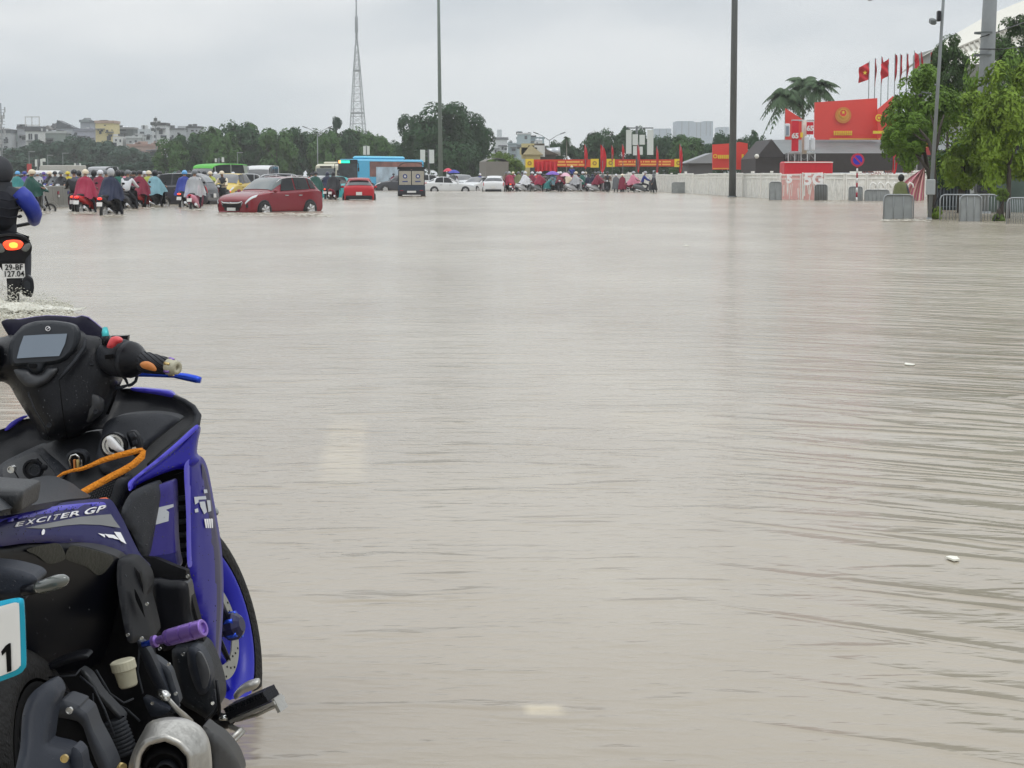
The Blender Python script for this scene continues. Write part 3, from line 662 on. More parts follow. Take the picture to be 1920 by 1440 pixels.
# radiator mesh in the foot tunnel
gr = MB()
for i in range(15):
    gr.tube([B(150 + i * 5.0, 950 - i * 1.5, .705), B(166 + i * 5.0, 912 - i * 2.2, .72)], .0013, M_['matt'], 5)
for j in range(9):
    t_ = j / 8; gr.tube([B(152 + 16 * t_, 950 - 40 * t_, .70), B(222 + 12 * t_, 925 - 42 * t_, .715)], .0013, M_['matt'], 5)
gr.build('mesh_guard', None, bike)
panel('tunnel_side', [(214, 906), (225, 896), (238, 896), (240, 908), (232, 935), (222, 955), (208, 965), (206, 950)], .70, M_['matt'], .008, .05, step=6)
# orange strap
og = thing('hanging_strap', label='orange woven strap looped over the ignition of the parked blue motorbike', cat='strap')
og.matrix_world = BM
strap('strap_band', [(268, 844, .745), (256, 846, .745), (250, 847, .745), (219, 855, .74), (190, 864, .735), (170, 873, .73), (154, 879, .73), (133, 883, .73), (118, 888, .73), (106, 896, .73)], [9, 10, 11, 11, 10, 8, 7, 6, 6, 4], M_['org'], og)
strap('strap_band', [(262, 843, .74), (268, 847, .735), (266, 856, .73), (250, 871, .72), (228, 884, .71), (208, 894, .70), (177, 911, .68), (156, 923, .66), (143, 932, .65)], [8, 11, 13, 13, 13, 13, 13, 13, 12], M_['org'], og)
ptube('strap_loop', [(182, 940, .64), (190, 937, .64), (199, 936, .64), (205, 941, .64), (206, 946, .64), (200, 949, .64)], [3, 3.6, 3.6, 3.6, 3.4, 3], mat('orange_plastic_loop', (.62, .12, .03), .5), og, 8)
# ---- right front fairing
panel('dark_gap_fill', [(226, 985), (236, 925), (262, 896), (300, 876), (346, 862), (350, 960), (352, 1072), (300, 1078), (262, 1076), (238, 1030)], .93, M_['deep'], 0, .02, sm=False)  # dark sheet added so the gaps behind the fairing read as shade
panel('inner_cowl', [(228, 960), (236, 938), (248, 922), (271, 911), (292, 906), (300, 930), (285, 1000), (272, 1050), (260, 1030), (248, 1000), (236, 985)], [(240, 930, .62), (295, 910, .72), (265, 1040, .62)], M_['matt'], .012, .05)
ic = panel('inner_blue_panel', [(286, 919), (296, 910), (310, 905), (324, 904), (326, 950), (327, 1000), (330, 1040), (334, 1068), (304, 1070), (276, 1068), (267, 1048), (260, 1029), (260, 998), (271, 956)], [(300, 905, .74), (330, 1060, .74), (262, 1030, .66)], mat('blue_violet_side', (.030, .023, .17), .3, coat=.05, spec=.2, var=.2, scale=14), .008, .05, soft=8)
panel('inner_blue_lower', [(266, 1046), (328, 1037), (334, 1068), (304, 1071), (276, 1069)], [(300, 905, .73), (330, 1060, .73), (262, 1030, .65)], M_['navy'], .004, .03, parent=ic, sm=False, soft=6)
panel('inner_decal', [(277, 956), (325, 945), (326, 950), (311, 956), (317, 960), (316, 977), (269, 990), (273, 973)], [(300, 905, .731), (330, 1060, .731), (262, 1030, .651)], mat('silver_decal', (.42, .44, .47), .4, var=.08), 0, .002, parent=ic, sm=False, step=5)
panel('inner_decal', [(263, 1014), (272, 1016), (284, 1014), (276, 1022), (282, 1032), (270, 1026), (266, 1040), (262, 1026)], [(300, 905, .731), (330, 1060, .731), (262, 1030, .651)], M_['navy'], 0, .002, parent=ic, sm=False, step=5)
sl_ = panel('air_slot', [(322, 892), (350, 882), (353, 1050), (340, 1075), (332, 1068), (326, 1000)], .86, M_['deep'], 0, .05, sm=False)
for yy in (931, 950, 975, 1000, 1020, 1038): panel('louvre', [(333, yy), (348, yy - 2), (350, yy + 7), (334, yy + 9)], .845, M_['matt'], .003, .012, parent=sl_, sm=False, step=5)
fr = panel('front_fairing', [(345, 878), (352, 862), (364, 855), (374, 862), (382, 882), (388, 912), (394, 945), (401, 985), (408, 1030), (412, 1080), (412.5, 1140), (410, 1190), (407, 1240), (404, 1275), (399, 1252), (388, 1203), (370, 1136), (352, 1062), (350, 1020), (350, 960)], [(350, 870, .84), (410, 1030, .97), (402, 1270, .84)], M_['blue'], .02, .05, soft=14, step=6)
ofr = lambda d: [(350, 870, .84 - d), (410, 1030, .97 - d), (402, 1270, .84 - d)]
panel('edge_face', [(345, 880), (351, 864), (357, 868), (357, 960), (359, 1040), (362, 1050), (362, 1060), (352, 1062), (350, 1020), (349, 960)], ofr(.016), M_['blue2'], .004, .01, parent=fr, step=5, soft=3)
panel('flank', [(378, 868), (384, 886), (390, 915), (396, 950), (402, 985), (409, 1030), (413, 1080), (413, 1140), (410, 1190), (407, 1235), (405, 1266), (402, 1230), (402, 1150), (398, 1080), (392, 1010), (386, 940), (380, 900)], ofr(.012), mat('flank_highlight', (.045, .042, .085), .4, spec=.2, var=.1), .006, .02, parent=fr, step=5, soft=4)  # grey highlight on the curved outer side, painted as its own colour
for q in ([(364, 932), (386, 930), (387, 936), (372, 937), (372, 942), (366, 946)], [(374, 941), (384, 940), (388, 960), (383, 964), (376, 950)], [(365, 955), (371, 953), (372, 960), (366, 961)], [(388, 938), (394, 938), (396, 958), (391, 960)], [(382, 918), (388, 918), (389, 924), (383, 925)]): panel('fairing_mark', q, ofr(.026), mat('pale_decal', (.5, .53, .58), .4), 0, .002, parent=fr, sm=False, step=4)
for k in range(4): panel('emblem_bar', [(383 + k * 4.2, 973 - k * .3), (386.4 + k * 4.2, 973), (388 + k * 3.7, 990), (386 + k * 3.7, 990)], ofr(.028), M_['wht'], 0, .002, parent=fr, sm=False, step=4)
panel('fairing_arm', [(243, 906), (270, 884), (300, 862), (330, 838), (352, 812), (368, 797), (373, 806), (368, 830), (366, 852), (374, 862), (366, 872), (348, 880), (330, 880), (300, 890), (270, 903), (250, 914), (246, 920), (241, 918)], [(370, 800, .94), (245, 915, .68), (350, 875, .84)], M_['blue'], .014, .03, soft=9, step=6)
panel('arm_edge', [(241, 904), (262, 886), (296, 859), (330, 830), (356, 806), (369, 796), (371, 803), (352, 822), (320, 848), (284, 876), (256, 898), (247, 910), (244, 920), (241, 918)], [(370, 800, .915), (245, 915, .655), (350, 875, .815)], M_['blue2'], .006, .012, soft=4, step=5)
ptube('front_indicator', [(396, 955, 1.1), (404, 960, 1.08), (407, 964, 1.06)], [10, 7, 2], M_['smoke'])

# ---- handlebar cover, dials, controls
hb = thing('handlebar'); hb.parent = bike
panel('windscreen', [(3, 607), (5, 601), (20, 598), (37, 599), (62, 595), (87, 592), (117, 593), (142, 595.5), (154, 592), (166, 595), (179, 605), (195, 619), (205, 640), (190, 650), (150, 640), (90, 630), (30, 640), (14, 626)], [(90, 592, 1.0), (20, 640, .93), (190, 640, .93)], mat('purple_black_screen', (.004, .0035, .012), .5, spec=.05, var=.2), .02, .006, parent=hb, soft=12)
ptube('screen_edge', [(4, 604, .995), (12, 599.5, .995), (37, 599, .995), (62, 594.8, 1.), (87, 592, 1.), (117, 593, 1.), (142, 595.4, 1.), (154, 592, 1.), (166, 595, .99), (179, 605, .98), (195, 619, .96)], 1.3, mat('violet_edge', (.18, .15, .32), .4), hb, 6)
cover = panel('bar_cover', [(-20, 640), (0, 634), (12, 630), (25, 622), (42, 610), (69, 602), (100, 601), (125, 604), (145, 612), (160, 620), (185, 624), (200, 634), (212, 655), (222, 690), (222, 716), (212, 738), (206, 756), (196, 778), (190, 786), (177, 798), (154, 814), (117, 825), (92, 826), (79, 822), (66, 800), (50, 776), (30, 744), (17, 722), (0, 715), (-20, 718)], [(90, 605, .96), (90, 825, .90), (200, 650, .95)], M_['blk'], .075, .06, parent=hb, soft=60, step=9)
YB = lambda d: [(90, 605, .905 - d), (90, 825, .845 - d), (200, 650, .895 - d)]
mm_ = mat('meter_bezel', (.020, .023, .028), .4, spec=.25, var=.15, scale=20, bump=.06, bscale=300)
bz = panel('meter_bezel', [(16, 658), (19, 640), (28, 626), (42, 614), (55, 607), (69, 603), (85, 602), (100, 602), (114, 604), (128, 606), (140, 611), (146, 622), (147, 636), (144, 651), (137, 662), (126, 673), (112, 680), (96, 684), (86, 685), (82, 690), (78, 698), (69, 701), (58, 699), (51, 692), (48, 687), (36, 687), (23, 686), (17, 676)], YB(.022), mm_, .012, .03, parent=hb, soft=10, step=6)
panel('meter_inset', [(24, 658), (27, 641), (40, 622), (60, 613), (86, 609), (118, 611), (136, 617), (139, 630), (134, 652), (118, 670), (96, 677), (48, 680), (27, 680)], YB(.036), mat('meter_inset', (.026, .029, .035), .3, spec=.3), .001, .006, parent=bz, step=8)
panel('display', [(31.5, 672), (37, 650), (44.5, 629.5), (85, 627), (126, 625.5), (122, 644), (111, 667.5), (70, 669.5)], YB(.041), M_['lcd'], .0, .004, parent=bz, sm=False)
lg = MB(); lg.lathe(B(90, 616, .862), (0, -1, 0), [(0, .0042), (.0015, .0042), (.0015, .0054), (0, .0054)], M_['wht'], 20, False)
lg.tube([B(87.5, 618, .86), B(90, 615.5, .86), B(92.5, 614, .86)], .0009, M_['wht'], 5); lg.build('badge', None, bz)
panel('meter_button', [(54, 683), (68, 682), (70, 687), (66, 691), (56, 690)], YB(.036), M_['deep'], .001, .004, parent=bz, step=4)
panel('cover_collar', [(26, 694), (36, 692), (52, 694), (60, 701), (72, 704), (82, 700), (90, 690), (107, 691), (102, 704), (86, 719), (66, 727), (48, 724), (34, 710)], YB(.028), mat('collar_grey', (.028, .030, .034), .45), .008, .02, parent=hb, soft=6, step=6)
ptube('cover_ridge', [(160, 634, .875), (158, 652, .865), (140, 678, .85), (124, 696, .842), (111, 712, .835)], [3, 4, 4, 4, 2], M_['matt'], hb, 8)
ptube('cover_seam', [(111, 712, .826), (115, 750, .822), (120, 790, .83), (126, 822, .87)], 1.1, M_['deep'], hb, 6)
ptube('cover_seam', [(52, 735, .845), (66, 770, .84), (84, 800, .84), (92, 824, .86)], 1.4, M_['matt'], hb, 6)
panel('cover_cheek', [(168, 738), (184, 742), (192, 752), (190, 772), (178, 786), (163, 792), (164, 765)], .86, mat('cheek_black', (.018, .019, .022), .4), .008, .02, parent=hb, soft=6)
for px, py, yy in ((172, 680, .865), (180, 771, .845), (92, 797, .83)): disc('screw', px, py, yy, 4.5, M_['matt'], .004, parent=hb)
# right switchgear and grip
rg = thing('right_grip'); rg.parent = bike
g0, g1 = B(207, 668, .90), B(333, 690, .80); gd = g1 - g0; gl = gd.length; s_ = gl / 128
rs = 4.18 / FPX
def rgl(prof, m, n=26): return MB().lathe(g0, gd, [(a * s_, b * rs) for a, b in prof], m, n)
rgl([(-6, 30), (0, 34), (20, 36), (30, 35), (32, 31), (34, 35), (40, 34), (42, 31)], M_['matt']).build('switch_housing', None, rg)
rgl([(42, 34), (46, 32), (55, 25), (60, 21), (64, 19.5)], M_['blk']).build('grip_flange', None, rg)
gm = rgl([(60, 20), (66, 19), (90, 17), (112, 14.8)], M_['matt'])
ga = gd.normalized(); gb = Vector((0, 0, 1)).cross(ga).normalized(); gc = ga.cross(gb)
for k in range(14):
    pts_ = []
    for i in range(9):
        t_ = i / 8; an = 2 * PI * k / 14 + t_ * 1.5; rr_ = (19.6 - 4.6 * t_) * rs
        pts_.append(g0 + ga * ((64 + 46 * t_) * s_) + (gb * math.cos(an) + gc * math.sin(an)) * rr_)
    gm.tube(pts_, .0016, M_['blk'], 5)
gm.build('grip_rubber', None, rg)
be = rgl([(111, 14.5), (112, 15.5), (118, 15.5), (124, 12.5), (128, 12), (128, 4.5), (124, 4.5), (124, 0)], M_['cream'], 24)
for k in range(6):
    an = 2 * PI * k / 6 + .4; d_ = gb * math.cos(an) + gc * math.sin(an)
    be.tube([g0 + ga * (112.5 * s_) + d_ * 14.6 * rs, g0 + ga * (121 * s_) + d_ * 13.2 * rs], [.0042, .0035], M_['purp'] if k % 2 else M_['gold'], 6)
be.build('bar_end', None, rg)
panel('grip_inlay', [(262, 683), (268, 678), (278, 678), (288, 684), (293, 692), (291, 696), (280, 694), (267, 690)], .79, M_['copper'], .004, .006, parent=rg, step=4, soft=4)
panel('kill_switch', [(200, 651), (203, 641), (208, 633), (214, 631), (222, 632), (228, 637), (226, 643), (219, 645), (212, 652), (206, 653)], .825, M_['redp'], .008, .015, parent=rg, step=4, soft=5)
panel('start_button', [(196, 666), (211, 664), (211, 672), (197, 674)], .835, M_['deep'], .001, .01, parent=rg, sm=False, step=4)
ptube('cover_bolt', [(198, 634, .87), (197.5, 624, .88), (197, 615, .885)], [6.5, 6.8, 5], M_['teal'], rg)
ptube('bolt_seat', [(199, 646, .87), (198, 630, .87)], [8, 7.5], M_['blk'], rg)
panel('reservoir_flap', [(206, 630), (226, 630), (240, 629), (239, 640), (228, 638), (216, 634)], .93, M_['blk'], .002, .02, parent=rg, sm=False, step=5)
ptube('brake_lever', [(236, 702, .93), (290, 702, .95), (326, 703, .95), (350, 707, .94), (368, 711, .93), (377, 713, .93)], [4, 5, 5.5, 7, 7, 5.5], M_['ablue'], rg)
ptube('throttle_guide', [(228, 702, .90), (236, 712, .90), (240, 722, .90), (228, 726, .90), (216, 729, .90)], [2.5, 3, 3, 3.5, 4], M_['slate'], rg)
ptube('throttle_guide', [(255, 694, .89), (257, 706, .89), (254, 715, .89), (247, 721, .89), (240, 723, .89)], 3, M_['slate'], rg)
ptube('lower_cable', [(205, 700, .93), (212, 720, .94), (206, 745, .95), (196, 775, .94)], [9, 10, 10, 8], M_['deep'], rg)
# left grip, outside the frame
lg0 = B(-14, 672, .90); lgd = B(-150, 650, .82) - lg0
MB().lathe(lg0, lgd, [(0, 30 * s_), (30 * s_, 30 * s_), (50 * s_, 20 * s_), (118 * s_, 18 * s_), (118 * s_, 0)], M_['matt'], 20).build('left_grip', None, bike)

MB().tube([B(-40, 1100, -.30), B(-42, 1150, -.40), B(-45, 1200, -.425)], [.02, .018, .016], M_['blk'], 10).box(B(-45, 1200, -.425), (.10, .012, .12), M_['blk']).build('plate_bracket', None, bike)
dr = MB(); wet = mat('rain_drop', (.045, .048, .055), .12, spec=.8)
for p in DP:
    r = RD.uniform(.0006, .0014); dr.ell(p, (r, r * .8, r * RD.uniform(.9, 1.5)), wet, 6, 4)
tag(dr.build('rain_drops', None, bike, fix=False), kind='stuff')
# ================================================================== small vehicles, people, cars: builders
K = {}
def km(n, c, **k): K[n] = mat(n, c, **k); return K[n]
km('tyre_black', (.012, .012, .012), rough=.7); km('trim_black', (.012, .012, .014), rough=.4, spec=.3); km('wheel_silver', (.60, .60, .60), rough=.4, metal=.2)
km('plate_white', (.72, .72, .7), rough=.4, var=.05); km('lens_red', (.45, .012, .015), rough=.2); km('lens_clear', (.65, .68, .70), rough=.1, coat=.5)
km('skin', (.36, .2, .13), rough=.6); km('trousers_dark', (.02, .022, .03), rough=.8); km('chrome_trim', (.62, .62, .62), rough=.2, metal=.9)
K['brake_glow'] = mat('lit_brake_lamp', (.95, .03, .02), .3, emit=1.6); K['lamp_glow'] = mat('lit_orange_lamp', (1, .07, .02), .3, emit=1.3)
glass = mat('dark_car_glass', (.018, .022, .026), .06, coat=1, var=.2, spec=.8); glass2 = mat('grey_car_glass', (.09, .11, .12), .08, coat=1, var=.3, spec=.7, scale=2)
gside = mat('dark_side_glass', (.012, .014, .016), .12, var=.2, spec=.3)
def paint(n, c, **k): return K.get(n) or km(n, c, rough=k.get('rough', .3), coat=.15, spec=.3, var=.06, scale=2)
# ---------------- people grown from a jointed skeleton into one skin
def skin_mesh(name, joints, edges, mats, pick):
    me = bpy.data.meshes.new(name); ks = list(joints)
    me.from_pydata([joints[k][0] for k in ks], [(ks.index(a), ks.index(b)) for a, b in edges], [])
    o = bpy.data.objects.new(name, me); sc.collection.objects.link(o)
    md = o.modifiers.new('s', 'SKIN'); md.use_smooth_shade = True
    for i, k in enumerate(ks):
        sv = me.skin_vertices[0].data[i]; r = joints[k][1]; sv.radius = (r, r) if not hasattr(r, '__len__') else r; sv.use_root = (k == 'pel')
    md.branch_smoothing = .4
    o.modifiers.new('b', 'SUBSURF').levels = 1
    m2 = bpy.data.meshes.new_from_object(o.evaluated_get(bpy.context.evaluated_depsgraph_get())); m2.name = name
    bpy.data.objects.remove(o); bpy.data.meshes.remove(me)
    m2.materials.clear()
    for m in mats: m2.materials.append(m)
    for p in m2.polygons: p.material_index = pick(p.center); p.use_smooth = True
    return m2
def figure(name, P, mats, head_r=.1):
    "P: joint positions; returns one continuous body mesh"
    R = dict(pel=(.15, .12), wst=(.13, .1), cst=(.16, .115), nck=.052, hd0=.07, hd1=(.082, .098), hd2=.05, ls=.062, le=.043, lw=.03, lh=.038, rs=.062, re=.043, rw=.03, rh=.038,
             lp=.09, lk=.062, la=.042, lt=.045, rp=.09, rk=.062, ra=.042, rt=.045, nose=.014)
    E_ = [('pel', 'wst'), ('wst', 'cst'), ('cst', 'nck'), ('nck', 'hd0'), ('hd0', 'hd1'), ('hd1', 'hd2'), ('hd1', 'nose'), ('cst', 'ls'), ('ls', 'le'), ('le', 'lw'), ('lw', 'lh'), ('cst', 'rs'), ('rs', 're'), ('re', 'rw'), ('rw', 'rh'),
          ('pel', 'lp'), ('lp', 'lk'), ('lk', 'la'), ('la', 'lt'), ('pel', 'rp'), ('rp', 'rk'), ('rk', 'ra'), ('ra', 'rt')]
    P = {k: Vector(v) for k, v in P.items()}
    up = (P['hd2'] - P['nck']).normalized(); fw = P['fwd']; del P['fwd']
    P['nose'] = P['hd1'] + fw.normalized() * .108 - up * .03
    hd, hz = P['hd1'], (P['pel'].z + .06)
    hands = [P['lh'], P['rh'], P['lw'], P['rw']]
    def pick(c):
        if (c - hd).length < .17 and c.z > P['nck'].z + .0: return 0
        if min((c - h).length for h in hands) < .09: return 0
        return 2 if (c.z < hz and (c - P['lw']).length > .12) else 1
    return skin_mesh(name, {k: (v, R[k]) for k, v in P.items()}, E_, mats, pick)
def mir(P):
    for k in list(P):
        if k[0] == 'r' and len(k) == 2: P['l' + k[1]] = (-P[k][0], P[k][1], P[k][2])
    return P
POSE = {}
POSE['ride'] = mir(dict(pel=(0, -.22, .84), wst=(0, -.2, 1.02), cst=(0, -.1, 1.26), nck=(0, -.05, 1.42), hd0=(0, -.02, 1.49), hd1=(0, 0, 1.57), hd2=(0, 0, 1.66), fwd=(0, 1, 0),
    rs=(.19, -.09, 1.34), re=(.27, .1, 1.12), rw=(.29, .33, 1.03), rh=(.29, .4, 1.02), rp=(.11, -.16, .80), rk=(.19, .2, .72), ra=(.17, .08, .34), rt=(.17, .2, .29)))
POSE['foot'] = dict(POSE['ride']); POSE['foot'].update(rk=(.24, .16, .58), ra=(.33, .08, .12), rt=(.34, .2, .07))
POSE['stand'] = mir(dict(pel=(0, 0, .92), wst=(0, 0, 1.08), cst=(0, 0, 1.3), nck=(0, 0, 1.45), hd0=(0, .01, 1.5), hd1=(0, .02, 1.58), hd2=(0, .01, 1.66), fwd=(0, 1, 0),
    rs=(.18, 0, 1.38), re=(.25, .02, 1.13), rw=(.25, .14, .92), rh=(.25, .18, .86), rp=(.1, 0, .86), rk=(.12, .03, .48), ra=(.13, -.02, .1), rt=(.13, .1, .05)))
POSE['walk'] = dict(POSE['stand']); POSE['walk'].update(rk=(.12, .16, .5), ra=(.12, .1, .12), rt=(.12, .22, .08), lk=(-.12, -.02, .5), la=(-.12, -.3, .16), lt=(-.12, -.22, .08), rw=(.24, .26, 1.0), rh=(.24, .33, 1.0), lw=(-.24, .26, 1.0), lh=(-.24, .33, 1.0))
POSE['bend'] = dict(POSE['stand']); POSE['bend'].update(pel=(0, -.1, .88), wst=(0, 0, 1.02), cst=(0, .22, 1.16), nck=(0, .36, 1.24), hd0=(0, .42, 1.27), hd1=(0, .5, 1.3), hd2=(0, .56, 1.37), fwd=(0, .8, -.6),
    rs=(.18, .3, 1.16), re=(.24, .38, .92), rw=(.2, .5, .76), rh=(.18, .56, .72), ls=(-.18, .3, 1.16), le=(-.24, .38, .92), lw=(-.2, .5, .76), lh=(-.18, .56, .72), rp=(.1, -.1, .82), lp=(-.1, -.1, .82))
shirt = km('shirt_grey', (.08, .085, .1), rough=.8)
BODY = {k: figure('body', dict(p), [K['skin'], shirt, K['trousers_dark']]) for k, p in POSE.items()}
def cape_mesh(kind, seed=0, hood=False):
    rnd = random.Random(seed); nu, nv = 56, 16
    if kind == 'ride': key = [(1.46, .07, .07, -.03, 0), (1.43, .12, .1, -.05, 0), (1.37, .235, .14, -.07, 0), (1.24, .30, .22, -.04, .02), (1.05, .345, .36, .0, .10), (.86, .37, .50, -.02, .16), (.70, .40, .58, -.04, .22)]
    else: key = [(1.48, .07, .07, .0, 0), (1.45, .11, .1, 0, 0), (1.39, .21, .13, 0, 0), (1.2, .26, .18, .02, 0), (.95, .28, .23, .03, 0), (.7, .30, .27, .03, 0), (.5, .32, .3, .03, 0)]
    if kind == 'bend': key = [(z * 1.0, a, b, c, d) for z, a, b, c, d in key]
    k1, k2, ph = rnd.uniform(5, 8), rnd.uniform(9, 14), rnd.uniform(0, 6)
    def f(u, v):
        x = v * (len(key) - 1); i = min(int(x), len(key) - 2); t = x - i
        z, a, b, cy, lift = [key[i][q] * (1 - t) + key[i + 1][q] * t for q in range(5)]
        an = 2 * PI * u
        w_ = 1 + v ** 1.3 * (.09 * math.sin(k1 * an + ph + 2 * v) + .07 * math.sin(k2 * an + ph * 2 - 3 * v)) + .10 * v * noise.noise(Vector((math.cos(an) * 3, math.sin(an) * 3, v * 3 + seed)))
        X_, Y_ = a * math.cos(an) * w_, b * math.sin(an) * w_ + cy
        zz = z + lift * max(0, math.sin(an)) - .04 * v * math.sin(k1 * an + ph + 1)
        if kind == 'bend':
            q = max(0, (zz - .85) / .6); Y_, zz = Y_ + .38 * q, zz - .22 * q * q
        return Vector((X_, Y_, zz))
    mb = MB(); mb.grid(f, nu, nv)
    if hood:
        mb.ell((0, -.01, 1.585), (.125, .14, .15), None, 14, 9)
    return mb.data('cape', None)
plc = mat('cape_placeholder', (.3, .02, .06), .45)
def mk(me, m): me.materials.clear(); me.materials.append(m); return me
CAPE = {(k, s): mk(cape_mesh(k, s), plc) for k in ('ride', 'stand', 'bend') for s in (1, 2, 3)}
hm = MB(); hm.ell((0, 0, 1.595), (.118, .14, .12), None, 18, 10, zmin=-.35); hm.add([(-.12, .10, 1.60), (.12, .10, 1.60), (.10, .22, 1.585), (-.10, .22, 1.585)], [[0, 1, 2, 3]]); HELM = mk(hm.data('helmet', None), plc)
hb_ = MB(); hb_.ell((0, -.005, 1.585), (.122, .142, .15), None, 18, 12); FULL = mk(hb_.data('helmet', None), plc)
cn = MB(); cn.lathe((0, 0, 1.60), (0, 0, 1), [(0, .23), (.04, .17), (.13, .01), (.13, 0)], None, 20, True); CONE = mk(cn.data('hat', None), plc)
hdb = MB(); hdb.ell((0, -.015, 1.57), (.115, .135, .15), None, 16, 10); hdb.lathe((0, -.02, 1.42), (0, 0, 1), [(0, .17), (.06, .11), (.1, .1)], None, 16); HOOD = mk(hdb.data('hood', None), plc)
jk = {}
def jacket_mesh(pose):
    P = {k: Vector(v) for k, v in POSE[pose].items()}
    j = {k: (P[k], r) for k, r in dict(pel=(.175, .145), wst=(.165, .135), cst=(.185, .145), ls=.085, le=.066, lw=.05, rs=.085, re=.066, rw=.05).items()}
    return skin_mesh('jacket', j, [('pel', 'wst'), ('wst', 'cst'), ('cst', 'ls'), ('ls', 'le'), ('le', 'lw'), ('cst', 'rs'), ('rs', 're'), ('re', 'rw')], [plc], lambda c: 0)
for p_ in ('ride', 'foot', 'stand', 'walk', 'bend'): jk[p_] = jacket_mesh(p_)
def cloth(c, n, rough=.5): return K.get(n) or km(n, c, rough=rough, var=.2, scale=5, bump=.6, bscale=9, spec=.35)
CL = dict(crimson=(.30, .014, .05), maroon=(.20, .010, .035), red=(.55, .02, .025), navy=(.012, .018, .05), blue=(.02, .04, .26), black=(.012, .013, .017), green=(.01, .11, .085), dkgreen=(.008, .065, .05), teal=(.03, .20, .20), white=(.66, .67, .70), clear=(.5, .52, .54),
          yellow=(.62, .50, .05), lime=(.36, .40, .07), sky=(.20, .38, .44), cream=(.72, .62, .46), olive=(.14, .16, .06), purple=(.12, .08, .32), pink=(.62, .22, .30), grey=(.13, .14, .15), silver=(.42, .43, .45), lblue=(.12, .38, .70), brown=(.16, .09, .06))
FIX = set()
def person(x, y, rz, label, top='crimson', kind='cape', pose='ride', hat='cream', hk='helmet', z=-.27, group=None, s=1.0, seed=None, tilt=0):
    if seed is None: seed = len([o for o in sc.objects if o.name.startswith('person')]) % 3 + 1
    o = thing('person', (x, y, z), rz, label, 'person', group); o.scale = (s,) * 3
    b = lk(bpy.data.objects.new('body', BODY[pose]), o)
    def child(n, me, m):
        c = lk(bpy.data.objects.new(n, me), o)
        c.material_slots[0].link = 'OBJECT'; c.material_slots[0].material = m; return c
    cm = cloth(CL[top], 'cloth_' + top) if top != 'clear' else clear_mat()
    if kind == 'cape':
        if top == 'clear': child('jacket', jk[pose], cloth(CL['black'], 'cloth_black'))
        child('rain_cape', CAPE[({'foot': 'ride', 'walk': 'stand'}.get(pose, pose), seed)], cm)
    else: child('jacket', jk[pose], cm)
    me = {'helmet': HELM, 'full': FULL, 'cone': CONE, 'hood': HOOD}.get(hk)
    if me is not None:
        h = child({'helmet': 'helmet', 'full': 'helmet', 'cone': 'hat', 'hood': 'hood'}[hk], me, km('hat_' + hat, CL[hat], rough=.3, coat=.1) if 'hat_' + hat not in K else K['hat_' + hat])
        if pose == 'bend': h.location = (0, .5, -.28)
        if pose in ('stand', 'walk'): h.location = (0, .01, .0)
    return o
def clear_mat():
    if 'clear' in K: return K['clear']
    m = mat('clear_raincoat', (.72, .74, .76), .25, coat=.3, var=.1, alpha=.45); K['clear'] = m; return m
